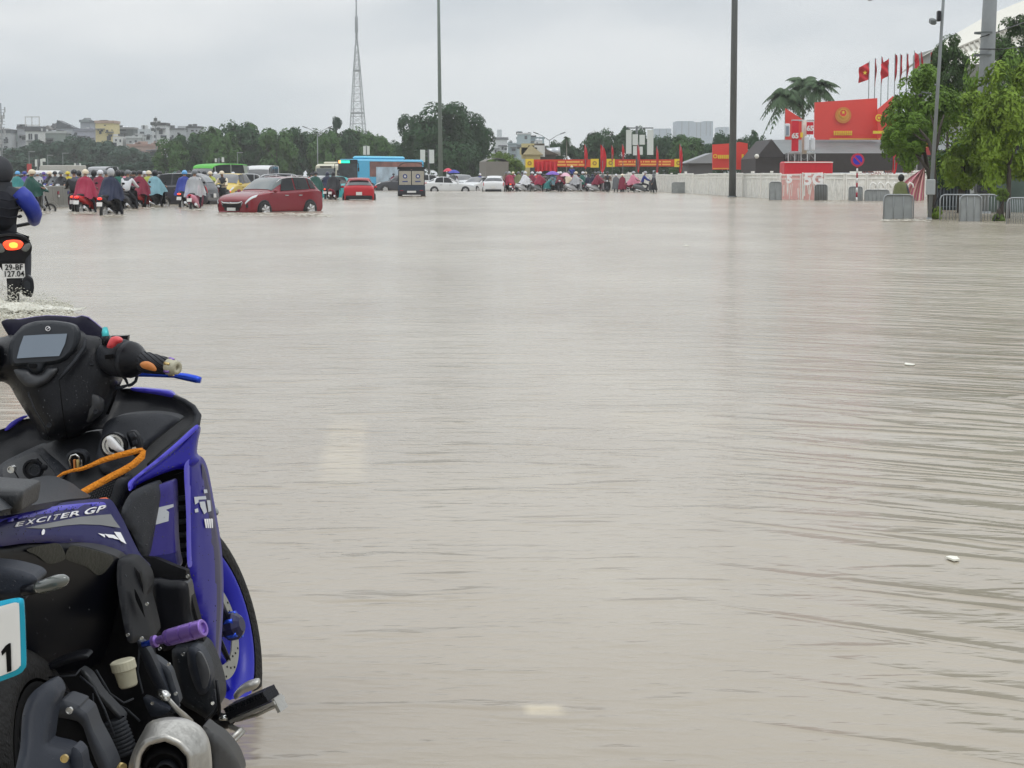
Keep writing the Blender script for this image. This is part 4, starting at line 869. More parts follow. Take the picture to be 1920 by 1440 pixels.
# ---------------- motorbikes of the traffic
def wheelset(mb, c, R, w_):
    mb.lathe(Vector(c) - Vector((w_ / 2, 0, 0)), (1, 0, 0), [(0, R * .7), (w_ * .12, R * .93), (w_ * .5, R), (w_ * .88, R * .93), (w_, R * .7)], K['tyre_black'], 24)
    mb.lathe(Vector(c) - Vector((w_ / 2, 0, 0)), (1, 0, 0), [(w_ * .1, R * .74), (w_ * .2, R * .64), (w_ * .8, R * .64), (w_ * .9, R * .74)], K['wheel_silver'], 24)
    for k in range(6):
        a = PI * k / 3; d = Vector((0, math.cos(a), math.sin(a))); mb.tube([Vector(c), Vector(c) + d * R * .66], [.02, .014], K['wheel_silver'], 5)
def moto(kind='under'):
    o = thing('motorbike')
    R = .285 if kind == 'under' else .24
    a = MB(); wheelset(a, (0, .62, R), R, .09); a.build('front_wheel', None, o)
    a = MB(); wheelset(a, (0, -.62, R), R, .10); a.build('rear_wheel', None, o)
    bm_ = plc
    b = MB()
    if kind == 'under':
        st = [(-.92, .70, .03, .05), (-.80, .72, .09, .08), (-.55, .68, .13, .12), (-.2, .60, .13, .13), (.05, .52, .10, .14), (.25, .50, .09, .15)]
    else:
        st = [(-.92, .66, .04, .06), (-.82, .66, .14, .12), (-.55, .58, .18, .18), (-.2, .48, .18, .20), (.0, .34, .17, .09), (.28, .30, .17, .07)]
    def f(u, v):
        x = u * (len(st) - 1); i = min(int(x), len(st) - 2); t = x - i
        y, z, hw, hh = [st[i][q] * (1 - t) + st[i + 1][q] * t for q in range(4)]
        an = 2 * PI * v; return Vector((hw * math.copysign(abs(math.cos(an)) ** .7, math.cos(an)), y, z + hh * math.copysign(abs(math.sin(an)) ** .7, math.sin(an))))
    b.grid(f, 15, 18, bm_)
    # leg shield
    def g(u, v):
        xx = (u - .5) * 2; zz = .30 + v * .62
        return Vector((xx * (.20 + .06 * math.sin(v * PI)), .34 + v * .05 - .10 * xx * xx + (.08 if v < .15 else 0), zz))
    b.grid(g, 10, 10, bm_); b.grid(lambda u, v: g(u, v) + Vector((0, .05, 0)), 10, 10, bm_)
    b.build('body', None, o)
    h = MB(); h.ell((0, .40, 1.0), (.13, .12, .10), bm_, 14, 8); h.build('handlebar_cover', None, o)
    s_ = MB(); s_.ell((0, -.38, .80 if kind == 'under' else .77), (.14, .42, .07), K['trim_black'], 14, 8); s_.build('seat', None, o)
    k = MB(); k.tube([(-.36, .24, 1.02), (-.22, .34, 1.04), (.22, .34, 1.04), (.36, .24, 1.02)], [.018, .015, .015, .018], K['trim_black'], 8)
    for sx in (-1, 1): k.tube([(.055 * sx, .62, R), (.055 * sx, .45, .75)], .02, K['trim_black'], 6)
    k.build('handlebar', None, o)
    for sx in (-1, 1):
        m_ = MB(); m_.tube([(.22 * sx, .33, 1.05), (.27 * sx, .32, 1.2)], .007, K['trim_black'], 5); m_.ell((.29 * sx, .31, 1.22), (.06, .015, .04), K['trim_black'], 10, 6); m_.build('mirror', None, o)
    tl = MB(); tl.ell((0, -.93, .74), (.085, .04, .04), K['lens_red'], 12, 6); tl.build('tail_light', None, o)
    hl = MB(); hl.ell((0, .50, .98), (.09, .05, .055), K['lens_clear'], 12, 6); hl.build('headlight', None, o)
    p = MB(); p.box((0, -.955, .56), (.19, .008, .14), K['plate_white'], rx=-.25); p.build('number_plate', None, o)
    f_ = MB(); f_.box((0, -.90, .58), (.13, .02, .24), K['trim_black'], rx=-.3); f_.box((0, -.1, .38), (.2, .34, .26), K['trim_black'], bev=.04); f_.tube([(0, -.25, .42), (0, -.86, .60)], .03, K['trim_black'], 6)
    f_.build('engine', None, o); f_ = MB()
    f_.grid(lambda u, v: Vector(((v - .5) * .12, .62 + .33 * math.cos(.3 + 2.2 * u), R + .33 * math.sin(.3 + 2.2 * u))), 10, 2, bm_)
    f_.build('mudguard', None, o)
    mu = MB(); mu.tube([(.16, -.1, .26), (.18, -.4, .30), (.19, -.72, .40)], [.02, .05, .055], K['chrome_trim'], 10); mu.build('muffler', None, o)
    return o
PRO = {'under': moto('under'), 'scoot': moto('scoot')}
used_p = set()
def motorbike(x, y, rz, label, kind='under', col='black', z=-.27, lit=None, group=None, s=1.0, tilt=0):
    if kind not in used_p: used_p.add(kind); o = PRO[kind]; fresh = True
    else: o = copy_tree(PRO[kind])
    if o.parent: o.parent = None
    o.location = (x, y, z); o.rotation_euler = (0, tilt, rz); o.scale = (s,) * 3; tag(o, label, 'motorbike', group)
    m = K.get('bike_' + col) or km('bike_' + col, CL[col], rough=.3, coat=.1, spec=.3, var=.06)
    for ch in o.children:
        n = ch.name.split('.')[0]
        if n in ('body', 'handlebar_cover', 'mudguard'): ch.material_slots[0].link = 'OBJECT'; ch.material_slots[0].material = m
        if n == 'tail_light' and lit: ch.material_slots[0].link = 'OBJECT'; ch.material_slots[0].material = K[lit]
    return o
def rider(px, py, rz, who, top='crimson', hat='cream', bike_col='black', bkind='under', kind='cape', hk='helmet', pose='ride', lit=None, grp='riders in rain capes waiting in the flood', bdesc=None, s=1.0, D=None, bike=True, dz=.07):
    D = D or G(py); x = X(px, D); rz = math.radians(rz)
    person(x, D, rz, who, top, kind, pose, hat, hk, group=grp, s=s, z=-.27 + dz)
    if bike: motorbike(x, D, rz, bdesc or ({'under': 'motorbike', 'scoot': 'scooter'}[bkind] + ' carrying the ' + who), bkind, bike_col, lit=lit, group='motorbikes in the flooded traffic', s=s, z=-.27 + dz)
# ---------------- cars
def catmull(p0, p1, p2, p3, t): return .5 * ((2 * p1) + (p2 - p0) * t + (2 * p0 - 5 * p1 + 4 * p2 - p3) * t * t + (3 * p1 - p0 - 3 * p2 + p3) * t ** 3)
SH = {
 'suv': dict(W=.91, st=[(2.20, .60, .62, .70, .5, .34), (2.14, .78, .81, .82, .66, .26), (1.85, .93, .97, .89, .74, .22), (1.15, 1.03, 1.09, .91, .76, .22), (.88, 1.06, 1.13, .91, .74, .22), (.22, 1.07, 1.56, .91, .64, .22), (-.35, 1.09, 1.65, .91, .65, .22), (-1.05, 1.12, 1.66, .91, .64, .22), (-1.62, 1.15, 1.61, .90, .61, .22), (-1.98, 1.12, 1.30, .87, .62, .24), (-2.14, .98, 1.02, .85, .66, .3), (-2.2, .58, .60, .80, .6, .36)], ws=(4, 5.6), sd=((4.8, 6.2), (6.3, 7.5), (7.6, 8.3)), rg=(8.05, 9.3), wb=1.32, wr=.36),
 'sedan': dict(W=.86, st=[(2.2, .52, .54, .66, .5, .3), (2.12, .66, .69, .80, .64, .22), (1.8, .78, .82, .85, .7, .2), (1.05, .88, .94, .86, .72, .2), (.78, .90, .97, .86, .70, .2), (.05, .92, 1.38, .86, .58, .2), (-.45, .93, 1.46, .86, .58, .2), (-.95, .95, 1.43, .86, .57, .2), (-1.45, .97, 1.22, .86, .60, .2), (-1.78, .97, 1.04, .84, .68, .22), (-2.12, .94, .98, .80, .66, .26), (-2.2, .55, .57, .76, .6, .32)], ws=(4, 5.6), sd=((4.7, 6.1), (6.2, 7.6)), rg=(7.4, 8.9), wb=1.3, wr=.32),
 'hatch': dict(W=.88, st=[(2.05, .52, .54, .66, .5, .3), (1.98, .68, .71, .80, .64, .22), (1.7, .82, .86, .87, .7, .2), (1.05, .94, 1.0, .88, .74, .2), (.78, .97, 1.04, .88, .72, .2), (.15, .99, 1.46, .88, .60, .2), (-.4, 1.01, 1.54, .88, .60, .2), (-1.0, 1.04, 1.52, .88, .58, .2), (-1.45, 1.06, 1.40, .87, .56, .2), (-1.78, 1.04, 1.12, .85, .66, .22), (-1.98, .92, .96, .84, .68, .28), (-2.05, .55, .57, .80, .6, .34)], ws=(4, 5.6), sd=((4.7, 6.1), (6.2, 7.6)), rg=(7.9, 9.1), wb=1.25, wr=.33),
 'van': dict(W=.95, st=[(2.5, .70, .72, .80, .66, .36), (2.44, .98, 1.02, .90, .76, .3), (2.2, 1.12, 1.18, .94, .78, .28), (1.95, 1.2, 1.36, .95, .78, .28), (1.4, 1.22, 2.0, .95, .76, .28), (1.1, 1.24, 2.25, .95, .80, .28), (0, 1.24, 2.34, .95, .82, .28), (-1.2, 1.24, 2.34, .95, .82, .28), (-2.2, 1.24, 2.30, .95, .82, .28), (-2.46, 1.2, 2.1, .93, .80, .3), (-2.5, .7, .72, .9, .76, .36)], ws=(3, 4.4), sd=((3.7, 4.8), (5.0, 6.4), (6.5, 7.9)), rg=(8.4, 9.0), wb=1.6, wr=.35),
}
def car(shape, col, label, px, D, rz, group='cars in the flooded street', z=-.27, cat='car', roof=None, name='car', plate=True, s=1, lit=False, gl=None, extra=None, low=None):
    S = SH[shape]; st = S['st']; n = len(st)
    m = col if not isinstance(col, str) else paint('paint_' + col, CL[col]); gl = gl or glass
    def sec(i):
        y, zb, zt, w_, wt, z0 = st[i]
        wb = w_ * .955
        return [Vector(p) for p in ((w_ * .93, y, z0), (w_, y, z0 + .12), (w_ * 1.005, y, (z0 + zb) / 2 + .04), (w_ * .985, y, zb - .05), (wb, y, zb), (wt + (wb - wt) * .48, y, zb + (zt - zb) * .5), (wt + .02, y, zt - min(.05, (zt - zb) * .3)), (wt * .86, y, zt), (0, y, zt + .02))]
    SEC = [sec(i) for i in range(n)]
    def f(u, v):
        if v > 8: v = -(16 - v)
        sg = 1 if v >= 0 else -1; v = abs(v)
        i = min(int(u), n - 2); t = u - i; j = min(int(v), 7); q = v - j
        def pt(a, b): return SEC[max(0, min(n - 1, a))][max(0, min(8, b))] if b <= 8 else Vector((-SEC[max(0, min(n - 1, a))][7].x, SEC[max(0, min(n - 1, a))][7].y, SEC[max(0, min(n - 1, a))][7].z))
        rows = [catmull(pt(a, j - 1) if j > 0 else pt(a, 0), pt(a, j), pt(a, j + 1), pt(a, j + 2), q) for a in (i - 1, i, i + 1, i + 2)]
        p = catmull(*rows, t); return Vector((p.x * sg, p.y, p.z))
    def patch(u0, u1, v0, v1, off=.02, nu=6, nv=4, mb=None, m=None, slant=(0, 0)):
        def h(a, b):
            v = v0 + (v1 - v0) * b; u = u0 + (u1 - u0) * a + slant[0] * b * (1 - a) + slant[1] * b * a
            p = f(u, v); e = .02; du = f(min(n - 1.001, u + e), v) - f(max(0, u - e), v); dv = f(u, v + e) - f(u, v - e)
            nn = du.cross(dv)
            if nn.length > 1e-9: nn.normalize()
            c = Vector((0, p.y, .6))
            if nn.dot(p - c) < 0: nn = -nn
            return p + nn * off
        return (mb or MB()).grid(h, nu, nv, m)
    o = thing(name, (X(px, D), D, z), math.radians(rz), label, cat, group); o.scale = (s,) * 3
    b = MB()
    us = [k / 5 for k in range((n - 1) * 5 + 1)]
    vv = [f(u, v) for u in us for v in ([k / 3 for k in range(25)] + [-8 + k / 3 for k in range(1, 25)])]
    L_ = 49; fs = [[i * L_ + j, (i + 1) * L_ + j, (i + 1) * L_ + (j + 1) % L_, i * L_ + (j + 1) % L_] for i in range(len(us) - 1) for j in range(L_)]
    b.add(vv, fs, m, True)
    b.add([vv[j] for j in range(L_)], [list(range(L_))], m); b.add([vv[(len(us) - 1) * L_ + j] for j in range(L_)], [list(range(L_))], m)
    b.build('body', None, o)
    if roof is not None: patch(S['ws'][1] - .3, S['rg'][0] + .3, 6.1, 9.9, .03, 14, 16, m=roof).build('roof', None, o)
    patch(S['ws'][0] + .12, S['ws'][1] - .35, 5.3, 10.7, m=gl, nv=14).build('windscreen', None, o)
    patch(S['rg'][0] + .3, S['rg'][1] - .05, 5.4, 10.6, m=gl, nv=14).build('rear_window', None, o)
    for sg in (-1, 1):
        for k, (a, c) in enumerate(S['sd']):
            sl = (.45, .0) if k == 0 else ((0, -.3) if k == len(S['sd']) - 1 else (0, 0))
            patch(a, c, 4.25 * sg, 6.15 * sg, m=gside, slant=sl).build('side_window', None, o)
        mm = MB(); mm.ell((sg * (S['W'] + .08), st[4][0] - .1, st[4][1] + .06), (.1, .06, .07), m, 10, 6); mm.build('mirror', None, o)
        for yy in (S['wb'], -S['wb']):
            w_ = MB(); R = S['wr']; cx = sg * (S['W'] - .10)
            w_.lathe((sg * (S['W'] - .06), yy, R + .01), (sg, 0, 0), [(0, 0), (0, R * 1.16), (.065, R * 1.14), (.068, R * 1.0), (.05, 0)], K['trim_black'], 28)
            w_.build('wheel_arch', None, o)
            t_ = thing('wheel'); t_.parent = o
            MB().lathe((sg * (S['W'] - .18), yy, R), (sg, 0, 0), [(0, R * .7), (.02, R * .97), (.10, R), (.23, R * .97), (.25, R * .7), (.25, R * .6)], K['tyre_black'], 28).build('tyre', None, t_)
            rr = MB(); c0 = Vector((sg * (S['W'] + .045), yy, R))
            rr.lathe((sg * (S['W'] + .02), yy, R), (sg, 0, 0), [(0, 0), (0, R * .58), (.04, R * .66), (.05, R * .7), (.045, R * .6), (.01, R * .5)], K['wheel_silver'], 28)
            for k in range(6):
                an = PI * k / 3 + .2; d_ = Vector((0, math.cos(an), math.sin(an))); pz = Vector((0, -math.sin(an), math.cos(an)))
                rr.tube([c0, c0 + d_ * R * .66 + pz * .03], [.05, .045], K['wheel_silver'], 5)
            rr.build('rim', None, t_)
        patch(.4, 2.1, 2.95 * sg, 4.0 * sg, .03, m=K['lens_clear'], slant=(0, .3)).build('headlight', None, o)
        patch(n - 2.6, n - 1.55, 3.0 * sg, 4.3 * sg, .014, m=K['brake_glow'] if lit else K['lens_red']).build('tail_light', None, o)
        hd = MB()
        for yy in ((.05, -.75) if shape != 'van' else (1.1,)): hd.box((sg * (S['W'] + .012), yy, st[5][1] - .12), (.03, .2, .03), K['chrome_trim'])
        hd.build('door_handle', None, o)
    yf, yr = st[0][0], st[-1][0]
    g_ = MB(); g_.box((0, yf + .01, .47), (S['W'] * .9, .05, .20), K['trim_black'], bev=.02); g_.build('grille', None, o)
    bp = MB(); bp.box((0, yr - .0, .36), (S['W'] * 1.5, .12, .2), K['trim_black'], bev=.03); bp.build('bumper', None, o)
    if plate:
        MB().box((0, yf + .05, .42), (.46, .01, .12), K['plate_white']).build('number_plate', None, o)
        MB().box((0, yr - .07, .66), (.34, .01, .18), K['plate_white']).build('number_plate', None, o)
    if extra: extra(o, f, patch, m)
    return o
def boxveh(name, label, px, D, rz, L_, W_, H, z0, m, cat='bus', group=None, parts=None):
    o = thing(name, (X(px, D), D, -.27), math.radians(rz), label, cat, group)
    b = MB(); b.box((0, 0, (H + z0) / 2), (W_, L_, H - z0), m, bev=.12); b.build('body', None, o)
    if parts: parts(o)
    return o
def truck_wheels(o, W_, ys, R=.45):
    for sg in (-1, 1):
        for y in ys:
            t_ = MB(); t_.lathe((sg * (W_ / 2 - .26), y, R), (sg, 0, 0), [(0, R * .6), (.02, R * .97), (.24, R), (.28, R * .9), (.28, R * .55), (.22, R * .5), (.2, 0)], K['tyre_black'], 24)
            t_.lathe((sg * (W_ / 2 - .02), y, R), (sg, 0, 0), [(-.02, R * .55), (.015, R * .5), (.0, R * .2), (.03, 0)], K['wheel_silver'], 20); t_.build('wheel', None, o)
# ================================================================== the traffic in the flood
def suv_extra(o, f, patch, m):
    g = MB(); g.box((0, 2.22, .60), (1.02, .05, .21), K['trim_black'], bev=.04)
    for k in range(5): g.box((0, 2.25, .53 + k * .035), (.92, .012, .012), K['trim_black'])
    g.build('upper_grille', None, o)
    ch = MB(); ch.tube([(-.56, 2.22, .72), (-.40, 2.26, .66), (0, 2.28, .645), (.40, 2.26, .66), (.56, 2.22, .72)], [.02, .028, .034, .028, .02], K['chrome_trim'], 8)
    ch.tube([(-.56, 2.2, .70), (-.50, 2.22, .55), (-.36, 2.22, .47)], .012, K['chrome_trim'], 6); ch.tube([(.56, 2.2, .70), (.50, 2.22, .55), (.36, 2.22, .47)], .012, K['chrome_trim'], 6)
    ch.ell((0, 2.30, .66), (.075, .012, .04), K['chrome_trim'], 14, 8); ch.build('grille_bar', None, o)
    for sg in (-1, 1):
        patch(.35, .9, 1.6 * sg, 2.5 * sg, .014, m=K['trim_black']).build('fog_light', None, o)
        t = MB()
        t.tube([p + Vector((sg * .012, 0, .01)) for p in [f(4.75 + .33 * k, 6.35 * sg) for k in range(9)]], .013, K['chrome_trim'], 6)
        t.build('window_trim', None, o)
        s_ = MB(); s_.box((sg * .90, 0, .27), (.10, 2.0, .10), K['trim_black'], bev=.03); s_.build('side_sill', None, o)
        rr = MB(); rr.tube([f(5.9, 6.8 * sg) + Vector((0, 0, .05)), f(7, 6.8 * sg) + Vector((0, 0, .07)), f(8, 6.8 * sg) + Vector((0, 0, .05))], .018, K['chrome_trim'], 6); rr.build('roof_rail', None, o)
suvred = km('suv_red', (.20, .005, .014), rough=.22, coat=.5, spec=.4, var=.05)
car('suv', suvred, 'dark red five door car with silver grille, standing across the flood nearest of all cars', 507, 69.5, 144, gl=mat('pale_reflecting_glass', (.06, .08, .08), .08, coat=.6, spec=.8), extra=suv_extra, s=.90)
def red2(o, f, patch, m):
    MB().box((0, -2.08, .42), (1.5, .12, .26), K['trim_black'], bev=.05).build('lower_bumper', None, o)
    MB().box((0, -1.50, 1.50), (1.15, .22, .03), m, rx=.12).build('spoiler', None, o)
    MB().box((0, -2.13, .33), (1.1, .05, .03), K['chrome_trim']).build('bumper_strip', None, o)
car('hatch', km('bright_red_paint', (.42, .006, .014), rough=.25, coat=.2, spec=.3, var=.04), 'bright red hatchback seen from behind between the big red car and the black truck', 673, 104, 4.5, extra=red2, lit=False, s=.93)
# black covered truck
blk = km('truck_black', (.012, .014, .02), rough=.45); tarp = km('tarp_black', (.012, .012, .012), rough=.8, bump=.4, bscale=8)
def tr(o):
    b = MB(); b.box((0, .1, 1.32), (1.66, 2.9, 1.2), blk, bev=.03); b.build('cargo_box', None, o)
    t = MB(); t.grid(lambda u, v: Vector(((u - .5) * 1.78, -1.45 + v * 3.1, 2.0 + .38 * (1 - (2 * u - 1) ** 4) + .02 * math.sin(v * 22))), 14, 12, tarp); t.box((0, .1, 2.03), (1.76, 3.0, .16), tarp); t.build('tarpaulin', None, o)
    for sx in (-1, 1):
        d = MB(); d.box((sx * .40, -1.37, 1.42), (.74, .03, .86), km('door_beige', (.40, .37, .31), rough=.5, var=.25)); 
        d.build('rear_door', None, o)
        e = MB(); e.lathe((sx * .40, -1.39, 1.52), (0, -1, 0), [(0, .0), (0, .15), (.01, .15), (.01, 0)], km('crest_blue', (.04, .06, .22)), 8, False)
        e.box((sx * .40, -1.40, 1.20), (.34, .01, .07), km('crest_blue', (.04, .06, .22))); e.lathe((sx * .40, -1.402, 1.52), (0, -1, 0), [(0, 0), (0, .07), (.005, .07), (.005, 0)], K['plate_white'], 8, False); e.build('door_crest', None, o)
        v = MB(); v.box((sx * .40, -1.39, 1.92), (.70, .02, .10), blk); v.build('door_vent', None, o)
        MB().box((sx * .62, -1.43, .62), (.2, .04, .09), K['lens_red']).build('tail_light', None, o)
    MB().box((0, -1.40, .78), (1.70, .10, .34), km('truck_blue_black', (.02, .035, .06), rough=.4), bev=.03).build('tail_board', None, o)
    MB().box((0, -1.42, .50), (1.66, .10, .26), blk, bev=.03).build('bumper', None, o)
    MB().box((0, -1.48, .56), (.56, .01, .12), K['plate_white']).build('number_plate', None, o)
    textmesh('XE BUYT', .11, 'lettering', K['plate_white'], o, Matrix.Translation((0, -1.46, .82)) @ Matrix.Rotation(PI / 2, 4, 'X'), .002) if 0 else None
    c = MB(); c.box((0, 2.1, 1.1), (1.6, 1.3, 1.5), blk, bev=.12); c.build('cab', None, o); truck_wheels(o, 1.7, (-.9, 1.9), .34)
o = thing('truck', (X(771.5, 122), 122, -.27), math.radians(3), 'small black truck with black canvas top and beige rear doors bearing blue crests', 'truck'); tr(o)
# blue city bus
sky_b = km('bus_blue', (.07, .42, .66), rough=.35, coat=.3); 
def bus(o):
    D_ = 4.9
    MB().box((0, 0, 1.72), (2.4, 9.8, 2.64), sky_b, bev=.14).build('body', None, o)
    MB().box((0, .4, 3.17), (1.5, 6.0, .30), km('bus_roof_blue', (.16, .55, .74), rough=.4), bev=.12).build('roof_unit', None, o)
    MB().box((0, 4.915, 2.0), (2.16, .03, 1.36), mat('bus_screen', (.035, .045, .05), .15, var=.9, scale=2.2, detail=6, spec=.35), bev=.0).build('windscreen', None, o)
    MB().box((0, 4.93, 2.80), (2.2, .05, .36), K['trim_black']).build('sign_housing', None, o)
    MB().box((.26, 4.965, 2.80), (1.05, .02, .24), mat('led_green', (.02, .75, .50), .4, emit=1.0)).build('route_display', None, o)
    MB().box((.88, 4.965, 2.80), (.26, .02, .26), mat('led_orange', (1, .45, .15), .4, emit=1.6)).build('route_number', None, o)
    MB().box((0, 4.93, 1.22), (2.2, .04, .10), K['trim_black']).build('lower_trim', None, o)
    for sg in (-1, 1):
        ad = MB(); ad.box((sg * 1.205, -.6, 2.15), (.02, 7.8, 1.35), mat('advert_window', (.20, .09, .07), .3, var=.9, scale=1.2, detail=6)); ad.build('side_window', None, o)
        a2 = MB(); a2.box((sg * 1.215, .3, 1.6), (.02, 4.2, 1.5), mat('advert_film', (.40, .50, .62), .35, var=.75, scale=1.1, detail=6)); a2.build('advert_panel', None, o)
        MB().box((sg * .92, 4.94, .82), (.36, .04, .2), K['lens_clear']).build('headlight', None, o)
        mm = MB(); mm.tube([(sg * 1.1, 4.9, 2.7), (sg * 1.35, 5.1, 2.6), (sg * 1.36, 5.1, 2.2)], .03, K['trim_black'], 6); mm.box((sg * 1.36, 5.1, 2.1), (.16, .08, .34), K['trim_black'], bev=.02); mm.build('mirror', None, o)
    wp = MB(); wp.tube([(-.6, 4.95, 1.4), (.1, 4.95, 1.75)], .015, K['trim_black'], 5); wp.build('wiper', None, o)
    truck_wheels(o, 2.42, (3.0, -2.8), .48)
o = thing('bus', (X(716, 176), 176, -.27), math.radians(146), 'light blue city bus with lit green route display, behind the red hatchback', 'bus'); bus(o)
# cream minibus
def mini(o):
    cr = km('cream_paint', (.62, .60, .48), rough=.4)
    MB().box((0, 0, 1.55), (2.0, 6.0, 2.2), cr, bev=.18).build('body', None, o)
    MB().box((0, 3.01, 1.85), (1.8, .03, .80), glass2).build('windscreen', None, o)
    MB().box((0, 3.04, 1.32), (1.4, .02, .30), km('sun_strip_yellow', (.62, .62, .06))).build('front_banner', None, o)
    MB().box((0, .3, 2.75), (1.2, 2.2, .22), cr, bev=.08).build('roof_unit', None, o)
    MB().box((0, 3.03, 2.38), (1.1, .03, .14), K['trim_black']).build('route_slot', None, o)
    for sg in (-1, 1):
        MB().box((sg * 1.005, -.2, 1.85), (.02, 5.0, .7), glass).build('side_window', None, o); MB().box((sg * .75, 3.03, .85), (.3, .03, .18), K['lens_clear']).build('headlight', None, o)
        mm = MB(); mm.box((sg * 1.15, 3.1, 1.9), (.14, .06, .34), K['trim_black'], bev=.02); mm.build('mirror', None, o)
    truck_wheels(o, 2.0, (2.0, -2.0), .38)
o = thing('minibus', (X(625, 182), 182, -.27), math.radians(172), 'cream minibus with a yellow strip below its windscreen, left of the blue bus', 'minibus'); mini(o)
# far left lorry with pale box and white cab
def lor(o):
    MB().box((0, -.9, 1.6), (2.0, 2.9, 1.3), km('pale_box', (.42, .41, .37), rough=.6, var=.1), bev=.04).build('cargo_box', None, o)
    MB().box((0, 1.6, 1.15), (1.7, 1.6, 1.5), km('white_cab', (.68, .68, .66), rough=.35), bev=.15).build('cab', None, o)
    MB().box((0, 2.42, 1.45), (1.4, .03, .55), glass2).build('windscreen', None, o)
    for sg in (-1, 1): MB().box((sg * .6, 2.42, .85), (.3, .03, .2), K['lens_clear']).build('headlight', None, o)
    truck_wheels(o, 1.9, (1.6, -1.6), .36)
o = thing('lorry', (X(108, 128), 128, -.27), math.radians(168), 'lorry with white cab and pale box beyond the concrete barrier', 'truck'); lor(o)
def gt(o):
    MB().grid(lambda u, v: Vector(((u - .5) * 2.3, -2.4 + 4.8 * v, 2.95 + .32 * (1 - (2 * u - 1) ** 2) + .03 * math.sin(v * 19))), 12, 12, km('grey_canvas', (.20, .19, .17), rough=.85, bump=.4, bscale=6)).box((0, 0, 2.0), (2.3, 4.8, 1.9), km('grey_canvas', (.20, .19, .17), rough=.85)).build('canvas_box', None, o)
    MB().box((0, 3.1, 1.5), (2.0, 1.4, 1.8), km('lorry_blue', (.05, .16, .35)), bev=.1).build('cab', None, o); truck_wheels(o, 2.2, (2.8, -1.5), .45)
o = thing('lorry', (X(926, 192), 192, -.27), math.radians(8), 'tall lorry with grey canvas cover standing behind the white hatchback', 'truck'); gt(o)
WH = km('paint_white', (.66, .67, .67), rough=.28, coat=.5, var=.04)
car('sedan', WH, 'white saloon car side on, right of the black truck', 842, 163, -84)
car('suv', WH, 'white estate car mostly hidden behind the white saloon car', 812, 178, -78)
car('suv', WH, 'white pickup fronted car facing away behind the bonnet of the white saloon', 868, 178, 205)
car('hatch', WH, 'white hatchback seen from behind, right of the blue caped rider', 928, 160, -3)
car('sedan', WH, 'white car nose between the white saloon and the blue caped rider', 893, 171, 150)
grey = km('paint_darkgrey', (.035, .036, .045), rough=.25, coat=.6); lgrey = km('paint_lightgrey', (.24, .25, .26), rough=.3, coat=.5)
car('suv', grey, 'dark grey car side on behind the rider in the sky blue cape', 313, 88, 80)
car('van', paint('paint_greygreen', (.30, .34, .30)), 'van with bright green roof, left of the big red car', 404, 125, 152, cat='van', s=.98, name='van', roof=km('green_roof', (.09, .42, .05), rough=.5))
car('suv', paint('paint_yellow', (.62, .45, .08)), 'yellow car with black grille just left of the two crimson caped riders', 424, 101, 172)
tq = km('paint_turquoise', (.03, .36, .38), rough=.3, coat=.5)
car('hatch', tq, 'turquoise hatchback just right of the big red car', 605, 116, 118, group='cars in the flooded street')
row = [('van', WH, 'white van roof showing above the big red car', 492, 150, 176), ('van', lgrey, 'grey van left of the white van', 464, 160, 170), ('suv', lgrey, 'pale grey car just above the roof of the big red car', 500, 112, 100),
 ('sedan', WH, 'white car roof between the white van and the turquoise hatchback', 548, 133, 96), ('hatch', WH, 'white roofed car behind the turquoise hatchback', 588, 139, 96), ('suv', lgrey, 'grey car under the windscreen of the green roofed van', 430, 111, 100),
 ('suv', WH, 'white car behind the dark grey car', 300, 131, 100), ('van', lgrey, 'grey white van above the crimson caped riders', 190, 168, 175), ('sedan', lgrey, 'light grey car behind the riders in navy capes', 236, 122, 95),
 ('hatch', WH, 'white car far behind the cream helmet', 158, 149, 96), ('suv', lgrey, 'grey car leftmost beyond the barrier, beside the hooded rider', 40, 136, 88), ('sedan', WH, 'white car between the dark grey car and the van with green roof', 356, 140, 95),
 ('hatch', lgrey, 'grey car far behind the white raincoat', 262, 143, 92), ('suv', WH, 'white car low behind the twin barrier flags', 70, 150, 88), ('sedan', lgrey, 'grey car right of the grey white van', 212, 156, 92)]
for sh, c, lb, px, D, rz in row: car(sh, c, lb, px, D, rz, group='cars queueing in the background')
car('suv', grey, 'black car hidden behind the blue bus tail and black truck', 748, 171, 100, group='cars queueing in the background')
# ---- riders: left cluster (px, water row, heading, words, cape, hat, bike ...)
rider(139, 397, 8, 'rider in black jacket at the left of the cluster', 'black', 'black', 'maroon', kind='jacket', hk='helmet', lit='lamp_glow')
rider(160, 398, -8, 'rider in crimson cape and cream helmet', 'crimson', 'cream', 'red', lit='brake_glow', pose='foot')
rider(188, 391, -20, 'rider in dark red cape and white helmet, right of the cream helmet', 'maroon', 'white', 'black')
rider(208, 403, -12, 'rider in black cape with white striped helmet', 'navy', 'silver', 'black', hk='full', lit='brake_glow', pose='foot')
rider(222, 388, -5, 'green caped rider with black helmet behind the striped helmet', 'green', 'black', 'grey', hk='full')
rider(240, 392, -10, 'rider in white raincoat and black trousers', 'white', 'grey', 'black', 'scoot', kind='jacket', pose='foot')
rider(262, 388, -16, 'rider in wine red cape with black helmet', 'maroon', 'black', 'red', lit=None)
rider(279, 385, -22, 'rider in lime yellow cape half hidden', 'lime', 'cream', 'black')
rider(291, 387, -28, 'rider in sky blue cape with black helmet', 'sky', 'black', 'black', hk='full')
rider(346, 388, -5, 'rider in royal blue cape with light blue helmet', 'blue', 'lblue', 'black')
rider(365, 392, -4, 'rider in clear plastic raincoat and grey helmet', 'clear', 'grey', 'pink', 'scoot', lit=None)
rider(383, 381, -25, 'rider in navy jacket beside the clear raincoat', 'navy', 'black', 'cream')
